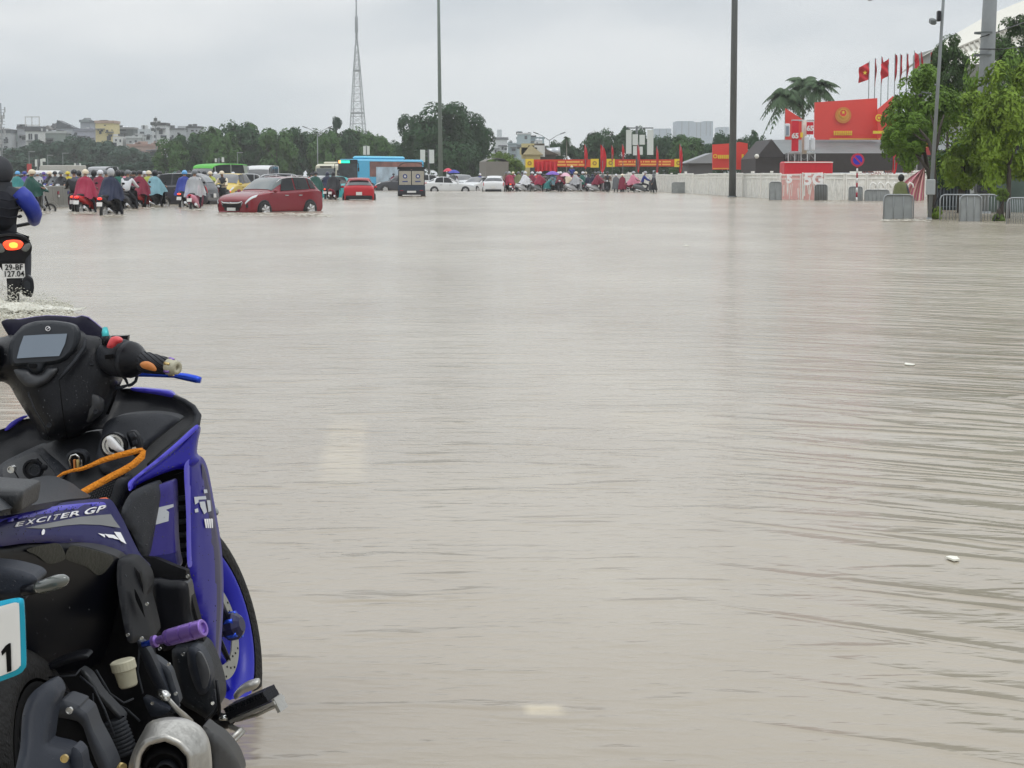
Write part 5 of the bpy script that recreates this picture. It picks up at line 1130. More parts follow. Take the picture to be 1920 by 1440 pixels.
rider(404, 372, 165, 'rider in black with white helmet, before the yellow car', 'black', 'white', 'cream', 'scoot', kind='jacket')
rider(437, 371, 10, 'rider in crimson cape touching the left of the big red car', 'crimson', 'white', 'black')
rider(455, 366, 20, 'rider in bright red cape above the big red car bonnet', 'red', 'black', 'black')
rider(60, 396, -62, 'rider in dark green cape with cream helmet beside the hooded rider', 'dkgreen', 'cream', 'silver', 'scoot', pose='foot')
rider(33, 380, -30, 'rider in teal cape behind the hooded rider', 'teal', 'lblue', 'black')
rider(614, 373, -4, 'rider in dark blue cape between the two red cars', 'navy', 'navy', 'black', hk='hood')
rider(584, 362, 12, 'rider in red jacket above the tail of the big red car', 'red', 'black', 'black', kind='jacket')
rider(634, 358, 150, 'rider in blue and violet jacket left of the red hatchback', 'purple', 'black', 'grey', kind='jacket')
rider(900, 357, -3, 'rider in royal blue cape beside the white hatchback', 'blue', 'white', 'white', 'scoot')
rider(738, 357, 170, 'rider in maroon cape left of the black truck', 'maroon', 'black', 'silver')
for px, D, rz, who, top, hat, hk in [(176, 79, -12, 'rider in black cape squeezed between the two red capes', 'black', 'black', 'full'), (199, 82, -8, 'rider in grey jacket just left of the black cape', 'grey', 'grey', 'helmet'), (229, 84, -20, 'rider in black jacket just left of the white raincoat', 'black', 'black', 'full'), (251, 86, -18, 'rider in black cape right of the white raincoat', 'black', 'black', 'helmet'),
    (271, 92, -14, 'rider in brown cape right of the wine cape', 'brown', 'white', 'helmet'), (300, 96, -20, 'rider in grey cape in front of the dark grey car', 'grey', 'black', 'helmet'), (335, 92, -6, 'rider in black jacket left of the light blue helmet', 'black', 'black', 'full'), (356, 95, -5, 'rider in dark cape behind the royal blue cape', 'navy', 'black', 'full'),
    (372, 92, -14, 'rider in black cape right of the clear raincoat', 'black', 'black', 'full'), (395, 108, 20, 'rider in dark green jacket below the green roofed van', 'dkgreen', 'black', 'helmet'), (416, 90, 168, 'rider in pale jacket with cream box before the yellow car', 'cream', 'cream', 'helmet'), (148, 88, -6, 'rider in dark grey jacket just behind the cream helmet', 'grey', 'black', 'full'),
    (592, 101, -10, 'rider in dark green cape in front of the turquoise hatchback', 'dkgreen', 'black', 'helmet'), (625, 105, -6, 'rider in black cape right of the dark blue cape', 'black', 'black', 'hood')]:
    rider(px, 0, rz, who, top, hat, ['black', 'maroon', 'black', 'grey'][px % 4], ['under', 'scoot'][px % 2], D=D, hk=hk, kind='jacket' if 'jacket' in who else 'cape')
g2 = 'riders beyond the concrete barrier'
for a in [(46, 96, 165, 'rider in blue helmet and violet cape beyond the barrier', 'purple', 'blue'), (57, 104, 170, 'rider in cream cape beyond the green caped rider', 'cream', 'cream'), (70, 98, 160, 'rider in pale grey cape facing us over the barrier', 'silver', 'white'),
          (82, 112, 150, 'rider in violet cape below the white flag pair', 'purple', 'purple'), (93, 98, 158, 'rider in black jacket leftmost of the dark trio', 'black', 'cream'), (103, 94, 168, 'rider in grey cape in front of the lorry', 'grey', 'black'), (114, 93, 172, 'rider in black cape right of the lorry windscreen', 'black', 'grey'),
          (127, 97, 160, 'rider in yellow cape right of the lorry', 'yellow', 'yellow'), (139, 100, 175, 'rider in blue jacket left of the cream helmet', 'blue', 'blue'), (150, 106, 178, 'rider in navy cape far behind the cream helmet', 'navy', 'white'), (174, 112, 175, 'rider with black helmet between the two red capes', 'grey', 'black'),
          (203, 110, 170, 'rider in cream jacket behind the striped helmet', 'cream', 'silver'), (246, 104, 172, 'rider with black and white helmet above the white raincoat', 'grey', 'silver'), (232, 116, 10, 'rider in pink cape behind the green cape', 'pink', 'black'),
          (328, 104, 5, 'rider in dark green behind the light blue helmet', 'dkgreen', 'dkgreen'), (394, 97, 160, 'rider in lime vest beside the cream box', 'lime', 'cream')]:
    px, D, rz, who, top, hat = a
    rider(px, 0, rz, who, top, hat, ['white', 'black', 'grey', 'blue', 'silver'][px % 5], ['under', 'scoot'][px % 2], D=D, grp=g2)
# ---- riders: right cluster by the end of the white fence
g3 = 'riders waiting where the road rises'
for a in [(955, 160, 5, 'rider in crimson jacket beside the white hatchback', 'crimson', 'silver', 'black', 'cape'), (972, 162, 8, 'rider in olive cape, second right of the hatchback', 'olive', 'grey', 'black', 'cape'), (985, 160, -60, 'rider in white cape right of the olive cape', 'white', 'white', 'white', 'cape'),
          (998, 164, -50, 'rider in wine cape and white helmet under the yellow emblem', 'maroon', 'white', 'grey', 'cape'), (1013, 161, -70, 'rider in crimson cape on pale scooter', 'crimson', 'white', 'silver', 'cape'), (1038, 161, -80, 'rider in pale blue cape under the purple umbrella', 'sky', 'silver', 'black', 'cape'),
          (1051, 160, 170, 'rider in red cape and white helmet between the umbrellas', 'maroon', 'white', 'black', 'cape'), (1066, 163, -75, 'rider in cream cape under the pink umbrella', 'cream', 'grey', 'silver', 'cape'), (1080, 160, -80, 'rider in patterned pale cape right of the pink umbrella', 'silver', 'cream', 'white', 'cape'),
          (1093, 165, -85, 'rider in green cape with white helmet before the fence end', 'green', 'white', 'grey', 'cape'), (1122, 159, -86, 'rider in wine cape on white scooter before the fence', 'maroon', 'grey', 'white', 'cape'), (1139, 158, 175, 'rider in brown jacket facing us before the fence', 'brown', 'black', 'black', 'jacket'),
          (1188, 154, -84, 'rider in pink and wine cape behind the long grey scooter', 'pink', 'silver', 'maroon', 'cape'), (1210, 151, -87, 'rider in blue jacket on long grey scooter', 'blue', 'silver', 'grey', 'jacket')]:
    px, D, rz, who, top, hat, bc, kd = a
    rider(px, 0, rz, who, top, hat, bc, 'scoot' if bc in ('white', 'silver', 'grey') else 'under', kind=kd, D=D, grp=g3, s=1.08)
g4 = 'rear row of riders near the hatchback'
for a in [(962, 167, 178, 'rear row rider in wine cape just right of the hatchback roof', 'maroon', 'cream'), (979, 169, 172, 'rear row rider in grey cape behind the olive cape', 'grey', 'black'), (1008, 168, 165, 'rear row rider in red cape left of the purple umbrella', 'red', 'silver'), (1031, 169, 175, 'rear row rider in black cape behind the purple umbrella', 'black', 'black'),
          (1047, 168, 170, 'rear row rider in brown jacket between the umbrellas', 'brown', 'white'), (1057, 169, 178, 'rear row rider in navy cape behind the pink umbrella', 'navy', 'grey'), (1078, 169, 172, 'rear row rider in crimson cape near the person in blue', 'crimson', 'black'), (1098, 170, 168, 'rear row rider in silver cape at the fence end', 'silver', 'cream'),
          (1116, 168, 175, 'rear row rider in black cape at the fence', 'black', 'grey'), (949, 168, 176, 'rear row rider in brown cape hidden behind the hatchback', 'brown', 'grey'), (1130, 166, 178, 'rear row rider in grey cape left of the brown jacket', 'grey', 'silver')]:
    px, D, rz, who, top, hat = a
    rider(px, 0, rz, who, top, hat, ['black', 'grey', 'maroon', 'white'][px % 4], ['under', 'scoot'][px % 2], D=D, grp=g4, s=1.08)
def walker(px, D, rz, who, top, hat, hk='helmet', pose='stand', kind='cape', dz=0): person(X(px, D), D, math.radians(rz), who, top, kind, pose, hat, hk, z=-.27 + dz, group='people on foot near the white fence')
walker(1025, 160, -90, 'person in pale green cape bending over a motorbike', 'teal', 'grey', 'hood', 'bend')
walker(1072, 172, 0, 'person in blue standing higher than the crowd in a cream cap', 'blue', 'cream', 'helmet', 'stand', 'jacket', .75)
walker(1103, 163, 20, 'person in navy cape, left of the navy pair', 'navy', 'black', 'hood'); walker(1111, 162, -10, 'person in navy cape, right of the navy pair', 'navy', 'navy', 'hood')
walker(1155, 155, -20, 'person in grey cape standing left of the wine caped walker', 'grey', 'white'); walker(1167, 153, 160, 'person in wine cape under a pale conical hat', 'maroon', 'cream', 'cone')
walker(1226, 148, 85, 'person in black cape standing at the front of the grey scooter', 'black', 'grey', 'hood'); walker(965, 168, 10, 'person in white raincoat behind the crimson jacket', 'white', 'silver', 'hood')
walker(1004, 170, 0, 'person in red holding back behind the wine cape', 'red', 'white'); walker(1020, 172, 0, 'person in wine jacket below the hanging red cloth', 'maroon', 'black', 'helmet', 'stand', 'jacket')
walker(1086, 171, 0, 'person in wine jacket below the red banner', 'crimson', 'black', 'helmet', 'stand', 'jacket')
def umbrella(px, py, D, r, col, label):
    x = X(px, D); z = Z(py, D)
    o = thing('umbrella', (x, D, z - .9), 0, label, 'umbrella', 'umbrellas over the waiting riders')
    m = K.get('umb_' + label[:6]) or km('umb_' + label[:6], col, rough=.5)
    MB().grid(lambda u, v: Vector((r * v * math.cos(2 * PI * u), r * v * math.sin(2 * PI * u), .9 + .28 * (1 - v * v) - .03 * v * abs(math.sin(4 * 2 * PI * u / 2)))), 32, 6, m).build('canopy', None, o)
    MB().tube([(0, 0, 0), (0, 0, 1.2)], .012, K['trim_black'], 6).build('shaft', None, o)
umbrella(1036, 327, 161, .58, (.16, .07, .42), 'purple umbrella over a rider left of the pink one'); umbrella(1060, 330, 160, .45, (.72, .42, .52), 'pale pink umbrella over the crowd')
umbrella(851, 324, 176, .55, (.03, .04, .35), 'dark blue umbrella behind the white saloon car'); umbrella(840, 321, 178, .45, (.60, .04, .08), 'red umbrella beside the dark blue one')
# ---- the near rider at the left edge
ND = 18.2
def nr(px, py, d=0): return at(px, py, ND + d)
base = Vector((X(12, ND), ND, -.27))
o = thing('motorbike', base, 0, 'black motorbike with glowing brake lamp and white plate at the left edge of the road', 'motorbike')
def lo(px, py, d=0): return nr(px, py, d) - base
def npan(name, pts, d, m, bulge=.01, thick=.02, parent=None, **k): return panel(name, pts, d, m, bulge, thick, parent or o, mp=lambda a, b, c: lo(a, b, c), back=Vector((-.26, 1, 0)), **k)
blkp = M_['blk']
wr_ = thing('rear_wheel'); wr_.parent = o
wheel_mesh(Vector((lo(22, 560).x - .05, .25, .285)), .285, .11, .26, None, wr_, M_['deep'])
fw2 = thing('front_wheel'); fw2.parent = o; wheel_mesh(Vector((lo(22, 560).x - .38, 1.5, .285)), .28, .09, .26, None, fw2, M_['deep'])
npan('tail_fairing', [(-30, 448), (-10, 441), (20, 437), (40, 441), (54, 450), (60, 462), (58, 474), (48, 486), (40, 500), (-12, 500), (-30, 480)], .05, blkp, .03, .5, soft=10, step=6)
npan('grab_rail', [(-20, 446), (10, 438), (34, 439), (52, 447), (56, 452), (34, 444), (10, 443), (-18, 451)], -.02, K['trim_black'], .004, .05, soft=3, step=3)
npan('tail_light', [(5, 457), (12, 451), (26, 449.5), (38, 451), (44, 457), (38, 466), (26, 469), (12, 468)], -.02, K['lamp_glow'], .012, .03, soft=5, step=3)
npan('lamp_core', [(18, 456), (26, 454), (33, 457), (32, 464), (22, 465), (17, 461)], -.035, mat('lamp_core', (1, .42, .06), .3, emit=1.5), .002, .01, soft=3, step=3)
for q in ([(-8, 458), (3, 457), (9, 470), (2, 474), (-8, 470)], [(40, 468), (47, 458), (56, 456), (58, 462), (50, 472)]): npan('indicator', q, -.01, M_['smoke'], .004, .02, soft=3, step=3)
npan('plate_holder', [(2, 484), (14, 476), (36, 475), (46, 486), (46, 500), (38, 520), (38, 548), (16, 550), (12, 520), (0, 500)], .06, K['trim_black'], .004, .03, step=5, soft=4)
npan('reflector', [(16, 487), (34, 487), (35, 494), (16, 494)], .03, K['lens_red'], .002, .01, sm=False, step=4)
pp = npan('number_plate', [(4, 495), (46, 494.5), (47.5, 521), (6, 522)], .02, K['plate_white'], 0, .006, sm=False, step=6)
for txt, cy in (('29-BF', 501.5), ('127.04', 514)):
    c = lo(26, cy, .014); textmesh(txt, .075, 'plate_text', M_['deep'], pp, Matrix.Translation(c) @ Matrix.Rotation(PI / 2, 4, 'X') @ Matrix.Rotation(.02, 4, 'Z'), .001, bold=.001, sx=.98)
npan('mudflap', [(12, 524), (38, 523), (36, 552), (16, 552)], .05, K['trim_black'], .002, .02, sm=False, step=5)
npan('muffler', [(42, 526), (48, 518), (56, 518), (62, 524), (64, 540), (60, 556), (52, 556), (44, 548)], .0, blkp, .02, .35, soft=6, step=4)
npan('muffler_end', [(45, 530), (50, 526), (56, 530), (57, 540), (52, 545), (46, 540)], -.02, M_['matt'], .004, .02, soft=3, step=3)
MB().tube([lo(-60, 425, .9), lo(0, 430, 1.0), lo(60, 418, .9), lo(72, 414, .8)], .018, K['trim_black'], 8).build('handlebar', None, o)
pz = thing('person', base, 0, 'rider in black padded vest over royal blue sleeves, seen from behind at the left edge', 'person')
def skel(d): return {k: (lo(*v[:3]), v[3]) for k, v in d.items()}
bj = skel(dict(pel=(2, 440, .25, (.17, .14)), wst=(2, 412, .25, (.16, .13)), cst=(0, 375, .3, (.17, .13)), nck=(-2, 346, .33, .06), hd0=(-3, 336, .35, .08), hd1=(-4, 322, .36, (.09, .1)), hd2=(-4, 306, .36, .05),
    rs=(34, 362, .3, .07), re=(58, 398, .38, .055), rw=(62, 416, .8, .035), rh=(66, 415, .86, .045), ls=(-40, 362, .3, .07), le=(-64, 398, .38, .055), lw=(-62, 416, .8, .035), lh=(-64, 415, .86, .045),
    rp=(24, 444, .3, .1), rk=(46, 470, .75, .075), ra=(48, 540, .5, .05), rt=(50, 552, .6, .05), lp=(-20, 444, .3, .1), lk=(-40, 470, .75, .075), la=(-40, 540, .5, .05), lt=(-40, 552, .6, .05)))
EB = [('pel', 'wst'), ('wst', 'cst'), ('cst', 'nck'), ('nck', 'hd0'), ('hd0', 'hd1'), ('hd1', 'hd2'), ('cst', 'rs'), ('rs', 're'), ('re', 'rw'), ('rw', 'rh'), ('cst', 'ls'), ('ls', 'le'), ('le', 'lw'), ('lw', 'lh'), ('pel', 'rp'), ('rp', 'rk'), ('rk', 'ra'), ('ra', 'rt'), ('pel', 'lp'), ('lp', 'lk'), ('lk', 'la'), ('la', 'lt')]
lk(bpy.data.objects.new('body', skin_mesh('body', bj, EB, [K['skin'], K['trousers_dark']], lambda c: 1)), pz)
vest = km('padded_black_vest', (.012, .013, .019), rough=.75, bump=.5, bscale=9, spec=.2)
vj = skel(dict(pel=(-2, 436, .25, (.235, .2)), wst=(-2, 412, .25, (.24, .2)), cst=(-2, 376, .28, (.23, .17)), rs=(30, 362, .3, .11), ls=(-38, 362, .3, .11), nk=(-3, 348, .3, .10)))
lk(bpy.data.objects.new('vest', skin_mesh('vest', vj, [('pel', 'wst'), ('wst', 'cst'), ('cst', 'rs'), ('cst', 'ls'), ('cst', 'nk')], [vest], lambda c: 0)), pz)
hd_ = MB(); c = lo(-5, 322, .34); hd_.ell(c, (.15, .17, .155), km('dark_hood', (.02, .022, .028), rough=.7, bump=.3, bscale=14), 20, 14); hd_.lathe(c - Vector((0, .0, .26)), (0, 0, 1), [(0, .17), (.08, .14), (.16, .135)], K['dark_hood'], 20); hd_.build('hood', None, pz)
slv = km('royal_blue_sleeve', (.012, .03, .30), rough=.5, bump=.4, bscale=12)
for s_ in (1, -1):
    pts = [(34, 360, .28), (46, 372, .28), (58, 388, .32), (64, 402, .42), (64, 412, .6), (64, 416, .74)]
    pts = pts if s_ == 1 else [(-4 - (a - 4) , b, c_) for a, b, c_ in pts]
    MB().tube([lo(*p) for p in pts], [.08, .088, .082, .076, .062, .045], slv, 14).build('sleeve', None, pz)
MB().tube([lo(62, 415, .72), lo(71, 416, .70)], [.04, .032], M_['blk'], 8).build('glove', None, pz)
# spray thrown up by its rear wheel
spm = mat('brown_foam', (.80, .77, .68), .25, alpha=.75, var=.3, scale=30, bump=.4)
rnd = random.Random(4); sp = MB()
for k in range(6500):
    a = rnd.random(); px = -20 + 150 * a ** 1.5; hh_ = max(.12, 1 - max(0, (px - 30)) / 120)
    q = at(px, 585, ND + rnd.uniform(-1.3, .8)); zz = rnd.random() ** 2.8 * .26 * hh_
    r = rnd.uniform(.0015, .0052) * (1.5 if zz < .05 else .8)
    sp.ell((q.x + rnd.uniform(-.05, .05), q.y, zz), (r * rnd.uniform(1, 3.2), r * 1.3, r * rnd.uniform(.6, 1.5)), spm, 5, 3)
for k in range(14):
    a = rnd.random(); q = at(-10 + 120 * a, 585, ND + rnd.uniform(-.6, .5))
    sp.grid(lambda u, v: q + Vector((.5 * (u - .5), .12 * (v - .5) + .08 * math.sin(u * 5 + k), .03 + .09 * (1 - a) * math.sin(v * PI) * math.sin(u * PI) + .03 * noise.noise(Vector((u * 5, v * 5, k))))), 12, 6, spm)
tag(sp.build('spray', None, None, fix=False), kind='stuff')

# quilted seams of the near rider's vest
qs = MB()
for py, w_ in ((374, 34), (390, 35), (406, 36)):
    pts_ = []
    for k in range(17):
        a = -PI * .95 + PI * 1.9 * k / 16; c_ = lo(-2, py, .26); pts_.append(c_ + Vector((.235 * (w_ / 40) * math.sin(a), -.205 * math.cos(a), .012 * math.sin(k * 1.7))))
    qs.tube(pts_, .008, vest, 6)
qs.build('vest_seams', None, pz)
# froth and broken water round the wheels of the nearest traffic
rf2 = random.Random(9); fo = MB(); fm = mat('pale_froth', (.62, .59, .51), .5, alpha=.7, var=.2); fd = mat('churned_silt', (.20, .14, .09), .3, alpha=.45, var=.3)
for px0, px1, py, n_ in ((128, 170, 399, 70), (196, 232, 404, 70), (236, 300, 391, 60), (342, 385, 392, 90), (408, 604, 402, 190), (560, 620, 404, 60), (604, 626, 374, 20), (640, 706, 376, 60), (746, 798, 369, 50), (50, 95, 399, 40), (1480, 1600, 377, 60), (1655, 1745, 413, 60)):
    for k in range(n_):
        px = rf2.uniform(px0, px1); D = G(py + rf2.uniform(-1.5, 3.5)); a_, b_ = rf2.uniform(.03, .22), rf2.uniform(.03, .16); c_ = Vector((X(px, D), D, rf2.uniform(.006, .03)))
        fo.add([c_ + Vector((a_ * math.cos(PI * j / 4) * rf2.uniform(.6, 1.2), b_ * math.sin(PI * j / 4) * rf2.uniform(.6, 1.2), .01 * (j % 2))) for j in range(8)], [list(range(8))], fm if rf2.random() < .6 else fd)
tag(fo.build('froth', None, None, fix=False), kind='stuff')
# ================================================================== far skyline
def winmat(): return K.get('far_window') or km('far_window', (.05, .06, .07), rough=.25)
def building(px0, px1, pt, D, col, label, dep=6, wins=(), roof=None, roofh=.8, cap=None, pb=322, over=.4, name='building', group='buildings behind the trees', gable=None):
    x0, x1 = X(px0, D), X(px1, D); zt = Z(pt, D); zb = .3
    o = thing(name, ((x0 + x1) / 2, D, zb), 0, label, 'building', group)
    m = mat('wall_' + '_'.join(str(int(c * 100)) for c in col), col, .85, var=.14, scale=.25)
    W_ = x1 - x0; H = zt - zb
    MB().box((0, dep / 2, H / 2), (W_, dep, H), m).build('wall', None, o)
    if roof is not None:
        rm = mat('roof_' + '_'.join(str(int(c * 100)) for c in roof), roof, .7, var=.2, scale=.5)
        MB().box((0, dep / 2, H + roofh / 2), (W_ + over, dep + over, roofh), rm).build('roof', None, o)
    if gable is not None:
        rm = mat('roof_' + '_'.join(str(int(c * 100)) for c in gable[0]), gable[0], .7, var=.2, scale=.5); h = gable[1]
        b = MB(); b.prism([(-W_ / 2 - .3, -.4, H), (W_ / 2 + .3, -.4, H), (gable[2] * W_ / 2, -.4, H + h)], (0, dep + .8, 0), rm); b.build('roof', None, o)
    for wx, wy, ww, wh in wins:   # photo pixels
        cx = X(wx, D) - (x0 + x1) / 2; cz = Z(wy, D) - zb; s = D / FPX
        f_ = MB(); f_.box((cx, -.02, cz), (ww * s, .12, wh * s), winmat()); f_.build('window', None, o)
    if group == 'buildings behind the trees' and name == 'building':
        r = random.Random(int(px0 * 7)); dk_ = mat('roof_clutter_dark', (.10, .105, .11), .7); lt_ = mat('roof_clutter_pale', (.55, .56, .56), .6)
        for k in range(max(2, int((px1 - px0) / 8))):
            xx = r.uniform(-.42, .42) * W_; b_ = MB()
            if r.random() < .3: b_.cyl((xx, 1.5, H + .3), (xx + 1.2, 1.5, H + .3 + r.uniform(0, .2)), .5, None, mat('tank_steel', (.5, .52, .54), .3, metal=.6), 12); b_.box((xx + .6, 1.5, H + .1), (.8, .6, .4), dk_); b_.build('roof_tank', None, o)
            else: b_.box((xx, 1.2, H + .4), (r.uniform(.8, 2.2), 1.5, r.uniform(.5, 1.8)), r.choice([dk_, lt_, m])); b_.build('roof_hut', None, o)
        for k in range(max(1, int((px1 - px0) / 9))):
            xx = r.uniform(-.4, .4) * W_; zz = H - r.uniform(1.6, 4.2); b_ = MB(); b_.box((xx, -.08, zz), (r.uniform(.5, 1.3), .16, r.uniform(.5, 1.2)), winmat()); b_.build('window', None, o)
            if r.random() < .5: b_ = MB(); b_.box((xx, -.5, zz + .9), (r.uniform(1.6, 3), 1.0, .08), dk_, rx=.2); b_.build('awning', None, o)
    return o
gw = [(x, y, 3, 5) for y in (245, 256, 266) for x in (292, 304)]
building(0, 22, 249, 540, (.42, .43, .44), 'grey house with dark parapet at the far left', roof=(.10, .11, .12), roofh=1.0, wins=[(4, 258, 4, 6), (14, 260, 4, 6)])
building(24, 34, 250, 560, (.16, .20, .19), 'dark green grey house second from the left')
building(35, 50, 241, 545, (.40, .41, .43), 'narrow grey house left of the white framed one', wins=[(40, 256, 3, 6)], gable=((.12, .12, .13), .9, -.9))
bld = building(50, 77, 246, 520, (.60, .61, .60), 'white house with open roof frame and dark band', roof=(.08, .085, .095), roofh=1.3, wins=[(57, 256, 3, 11), (61, 256, 3, 11), (70, 257, 6, 11)])
fr_ = MB(); s_ = 520 / FPX
for zz in (0.6, 2.8): fr_.box((0, 0, (Z(246, 520) - .3) + 1.0 + zz), (26 * s_, .3, .25), mat('frame_white', (.62, .62, .62), .7))
for xx in (-13, -1, 13): fr_.box((xx * s_, 0, (Z(246, 520) - .3) + 2.4), (.25, .3, 3.0), mat('frame_white', (.62, .62, .62), .7))
fr_.build('roof_frame', None, bld)
building(78, 125, 250, 530, (.24, .28, .26), 'long grey green block with pale eave', roof=(.46, .48, .47), roofh=.6, wins=[(98, 263, 6, 3)])
building(82, 97, 243, 548, (.30, .30, .31), 'small brown grey roof above the long block', gable=((.22, .21, .20), 1.2, .3))
building(98, 116, 237, 552, (.44, .46, .47), 'house under a dark lean to roof', gable=((.20, .20, .21), 1.4, .8))
building(110, 140, 240, 545, (.46, .48, .52), 'pale blue grey house with steep sloping roof', gable=((.10, .11, .12), 2.2, -1.0))
building(140, 181, 246, 530, (.38, .39, .46), 'lavender grey house with square windows', roof=(.24, .25, .30), roofh=.7, wins=[(144, 251, 5, 5), (155, 258, 5, 4), (168, 258, 5, 4)])
building(153, 171, 229, 538, (.33, .35, .37), 'dark roof turret left of the yellow house', dep=6, gable=((.22, .25, .25), 1.2, 0.0), roof=(.10, .11, .12), roofh=.5)
building(168, 181, 233, 545, (.50, .51, .52), 'pale annexe between the turret and the yellow house', roof=(.3, .33, .33), roofh=.4)
building(181, 215, 231, 515, (.62, .53, .28), 'yellow house with small dark windows', roof=(.42, .30, .24), roofh=.7, wins=[(186, 244, 2, 2), (193, 245, 4, 3), (203, 245, 4, 3), (212, 244, 2, 2), (199, 235, 3, 2), (200, 248, 2, 2)], dep=8)
building(216, 252, 242, 530, (.13, .15, .15), 'dark grey house right of the yellow one', roof=(.28, .28, .28), roofh=.5, wins=[(232, 244, 12, 3)])
building(213, 231, 256, 505, (.60, .60, .58), 'low white house below the yellow one', wins=[(219, 263, 3, 4), (227, 264, 3, 5)])
building(238, 266, 259, 505, (.42, .43, .43), 'low grey house with pale eave', roof=(.52, .54, .54), roofh=.5, wins=[(246, 266, 4, 3), (256, 265, 4, 4)])
building(252, 288, 242, 640, (.50, .53, .55), 'pale hazy block left of the white tower house', wins=[(268, 250, 8, 6)])
building(240, 298, 274, 470, (.42, .30, .26), 'low pinkish roofed shed in front of the grey houses', roof=(.38, .24, .20), roofh=.5)
building(287, 312, 235, 510, (.60, .61, .62), 'white tower house with dark cap and paired windows', roof=(.06, .06, .065), roofh=.7, wins=gw)
building(312, 346, 243, 530, (.42, .44, .46), 'grey white house right of the tower house', roof=(.14, .15, .15), roofh=.4, wins=[(316, 256, 4, 5), (325, 256, 4, 5), (336, 250, 4, 3)])
building(344, 377, 240, 535, (.46, .48, .50), 'long grey house ending at the tall trees', roof=(.10, .11, .11), roofh=.5, wins=[(350, 246, 6, 3), (362, 245, 5, 3), (370, 245, 3, 3)])
building(924, 951, 262, 620, (.66, .67, .67), 'white house with dark balcony right of the great tree', roof=(.18, .18, .19), roofh=.8, wins=[(940, 260, 16, 2)])
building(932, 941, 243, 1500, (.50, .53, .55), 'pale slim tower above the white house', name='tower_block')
building(952, 970, 270, 640, (.30, .36, .38), 'low blue grey house beside the white one', roof=(.36, .42, .44), roofh=.4)
building(969, 1020, 260, 620, (.30, .40, .44), 'blue green roofed house under the street lamp', roof=(.22, .28, .30), roofh=.5, wins=[(1007, 268, 2, 5)])
building(970, 995, 252, 612, (.38, .46, .48), 'taller blue grey house with white top', roof=(.66, .66, .66), roofh=.5, wins=[(986, 258, 5, 6)])
building(1002, 1017, 265, 600, (.66, .66, .64), 'small white gable end right of the blue houses', wins=[(1007, 268, 2, 4)])
gb = building(985, 1013, 290, 215, (.50, .44, .24), 'yellow gabled house behind the left red banner', gable=((.46, .40, .24), 1.1, -.3), dep=14, wins=[(991, 289, 6, 3)])
building(1000, 1042, 290, 224, (.09, .075, .06), 'brown roofed shed behind the yellow gable', gable=((.10, .08, .065), 1.0, -.5), dep=10)
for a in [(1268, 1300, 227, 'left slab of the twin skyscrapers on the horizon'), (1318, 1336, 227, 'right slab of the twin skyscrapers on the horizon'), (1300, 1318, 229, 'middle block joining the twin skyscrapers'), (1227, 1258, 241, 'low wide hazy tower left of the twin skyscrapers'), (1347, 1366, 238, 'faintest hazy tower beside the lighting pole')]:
    building(a[0], a[1], a[2], 2450 if a[2] != 238 else 3000, (.20, .25, .31), a[3], dep=60, name='skyscraper', group='skyscrapers fading in the haze', wins=[(a[0] + (a[1] - a[0]) * .3, a[2] + 14, 1.5, 26), (a[0] + (a[1] - a[0]) * .7, a[2] + 14, 1.5, 26)])  # distance haze is partly mixed into this blue-grey wall colour
# ================================================================== trees
def leafmat(n, c, v=.45): return K.get(n) or mat(n, c, .6, var=v, scale=.9, spec=.25, detail=6)
def crown_mesh(seed, nl, leaf, shape='round', lobes=16, low=-.55, core=None):
    "unit crown (radius 1, height 1 from -low..): leaf clumps on uneven lobes"
    r = random.Random(seed); mb = MB(); L = []
    for i in range(lobes):
        a = r.uniform(0, 2 * PI); h = r.uniform(low, .72); rr = math.sqrt(max(.05, 1 - h * h)) * r.uniform(.35, .72)
        if shape == 'flat': h *= .6
        L.append((Vector((rr * math.cos(a), rr * math.sin(a), h)), r.uniform(.24, .42)))
    L.append((Vector((0, 0, .1)), .55))
    vs = []; fs = []
    for i in range(nl):
        c, R = L[r.randrange(len(L))]
        d = Vector((r.gauss(0, 1), r.gauss(0, 1), r.gauss(0, 1))).normalized()
        p = c + d * R * (1 - .5 * r.random() ** 2.2) ; p.z += .0
        if noise.noise(p * 2.6 + Vector((seed, 0, 0))) < (-.14 if low < -.6 else -.22): continue
        n = (d + Vector((r.uniform(-.7, .7), r.uniform(-.7, .7), r.uniform(-.2, .9)))).normalized()
        t = n.orthogonal().normalized(); t.rotate(Matrix.Rotation(r.uniform(0, 6.3), 3, n)); b = n.cross(t)
        s = leaf * r.uniform(.6, 1.5); k = len(vs)
        vs += [p - t * s, p - b * s * .45 + n * s * .15, p + t * s, p + b * s * .45 + n * s * .15]; fs.append([k, k + 1, k + 2, k + 3])
    mb.add(vs, fs, None, False)
    return mb.data('crown')
CR = {}
for i in range(5): CR['far', i] = crown_mesh(10 + i, 9000, .070, lobes=26)
for i in range(3): CR['big', i] = crown_mesh(40 + i, 20000, .046, lobes=34)
for i in range(3): CR['near', i] = crown_mesh(70 + i, 17000, .048, lobes=24, low=-.75)
bark = mat('bark', (.06, .05, .04), .9, var=.3, scale=3, bump=.4)
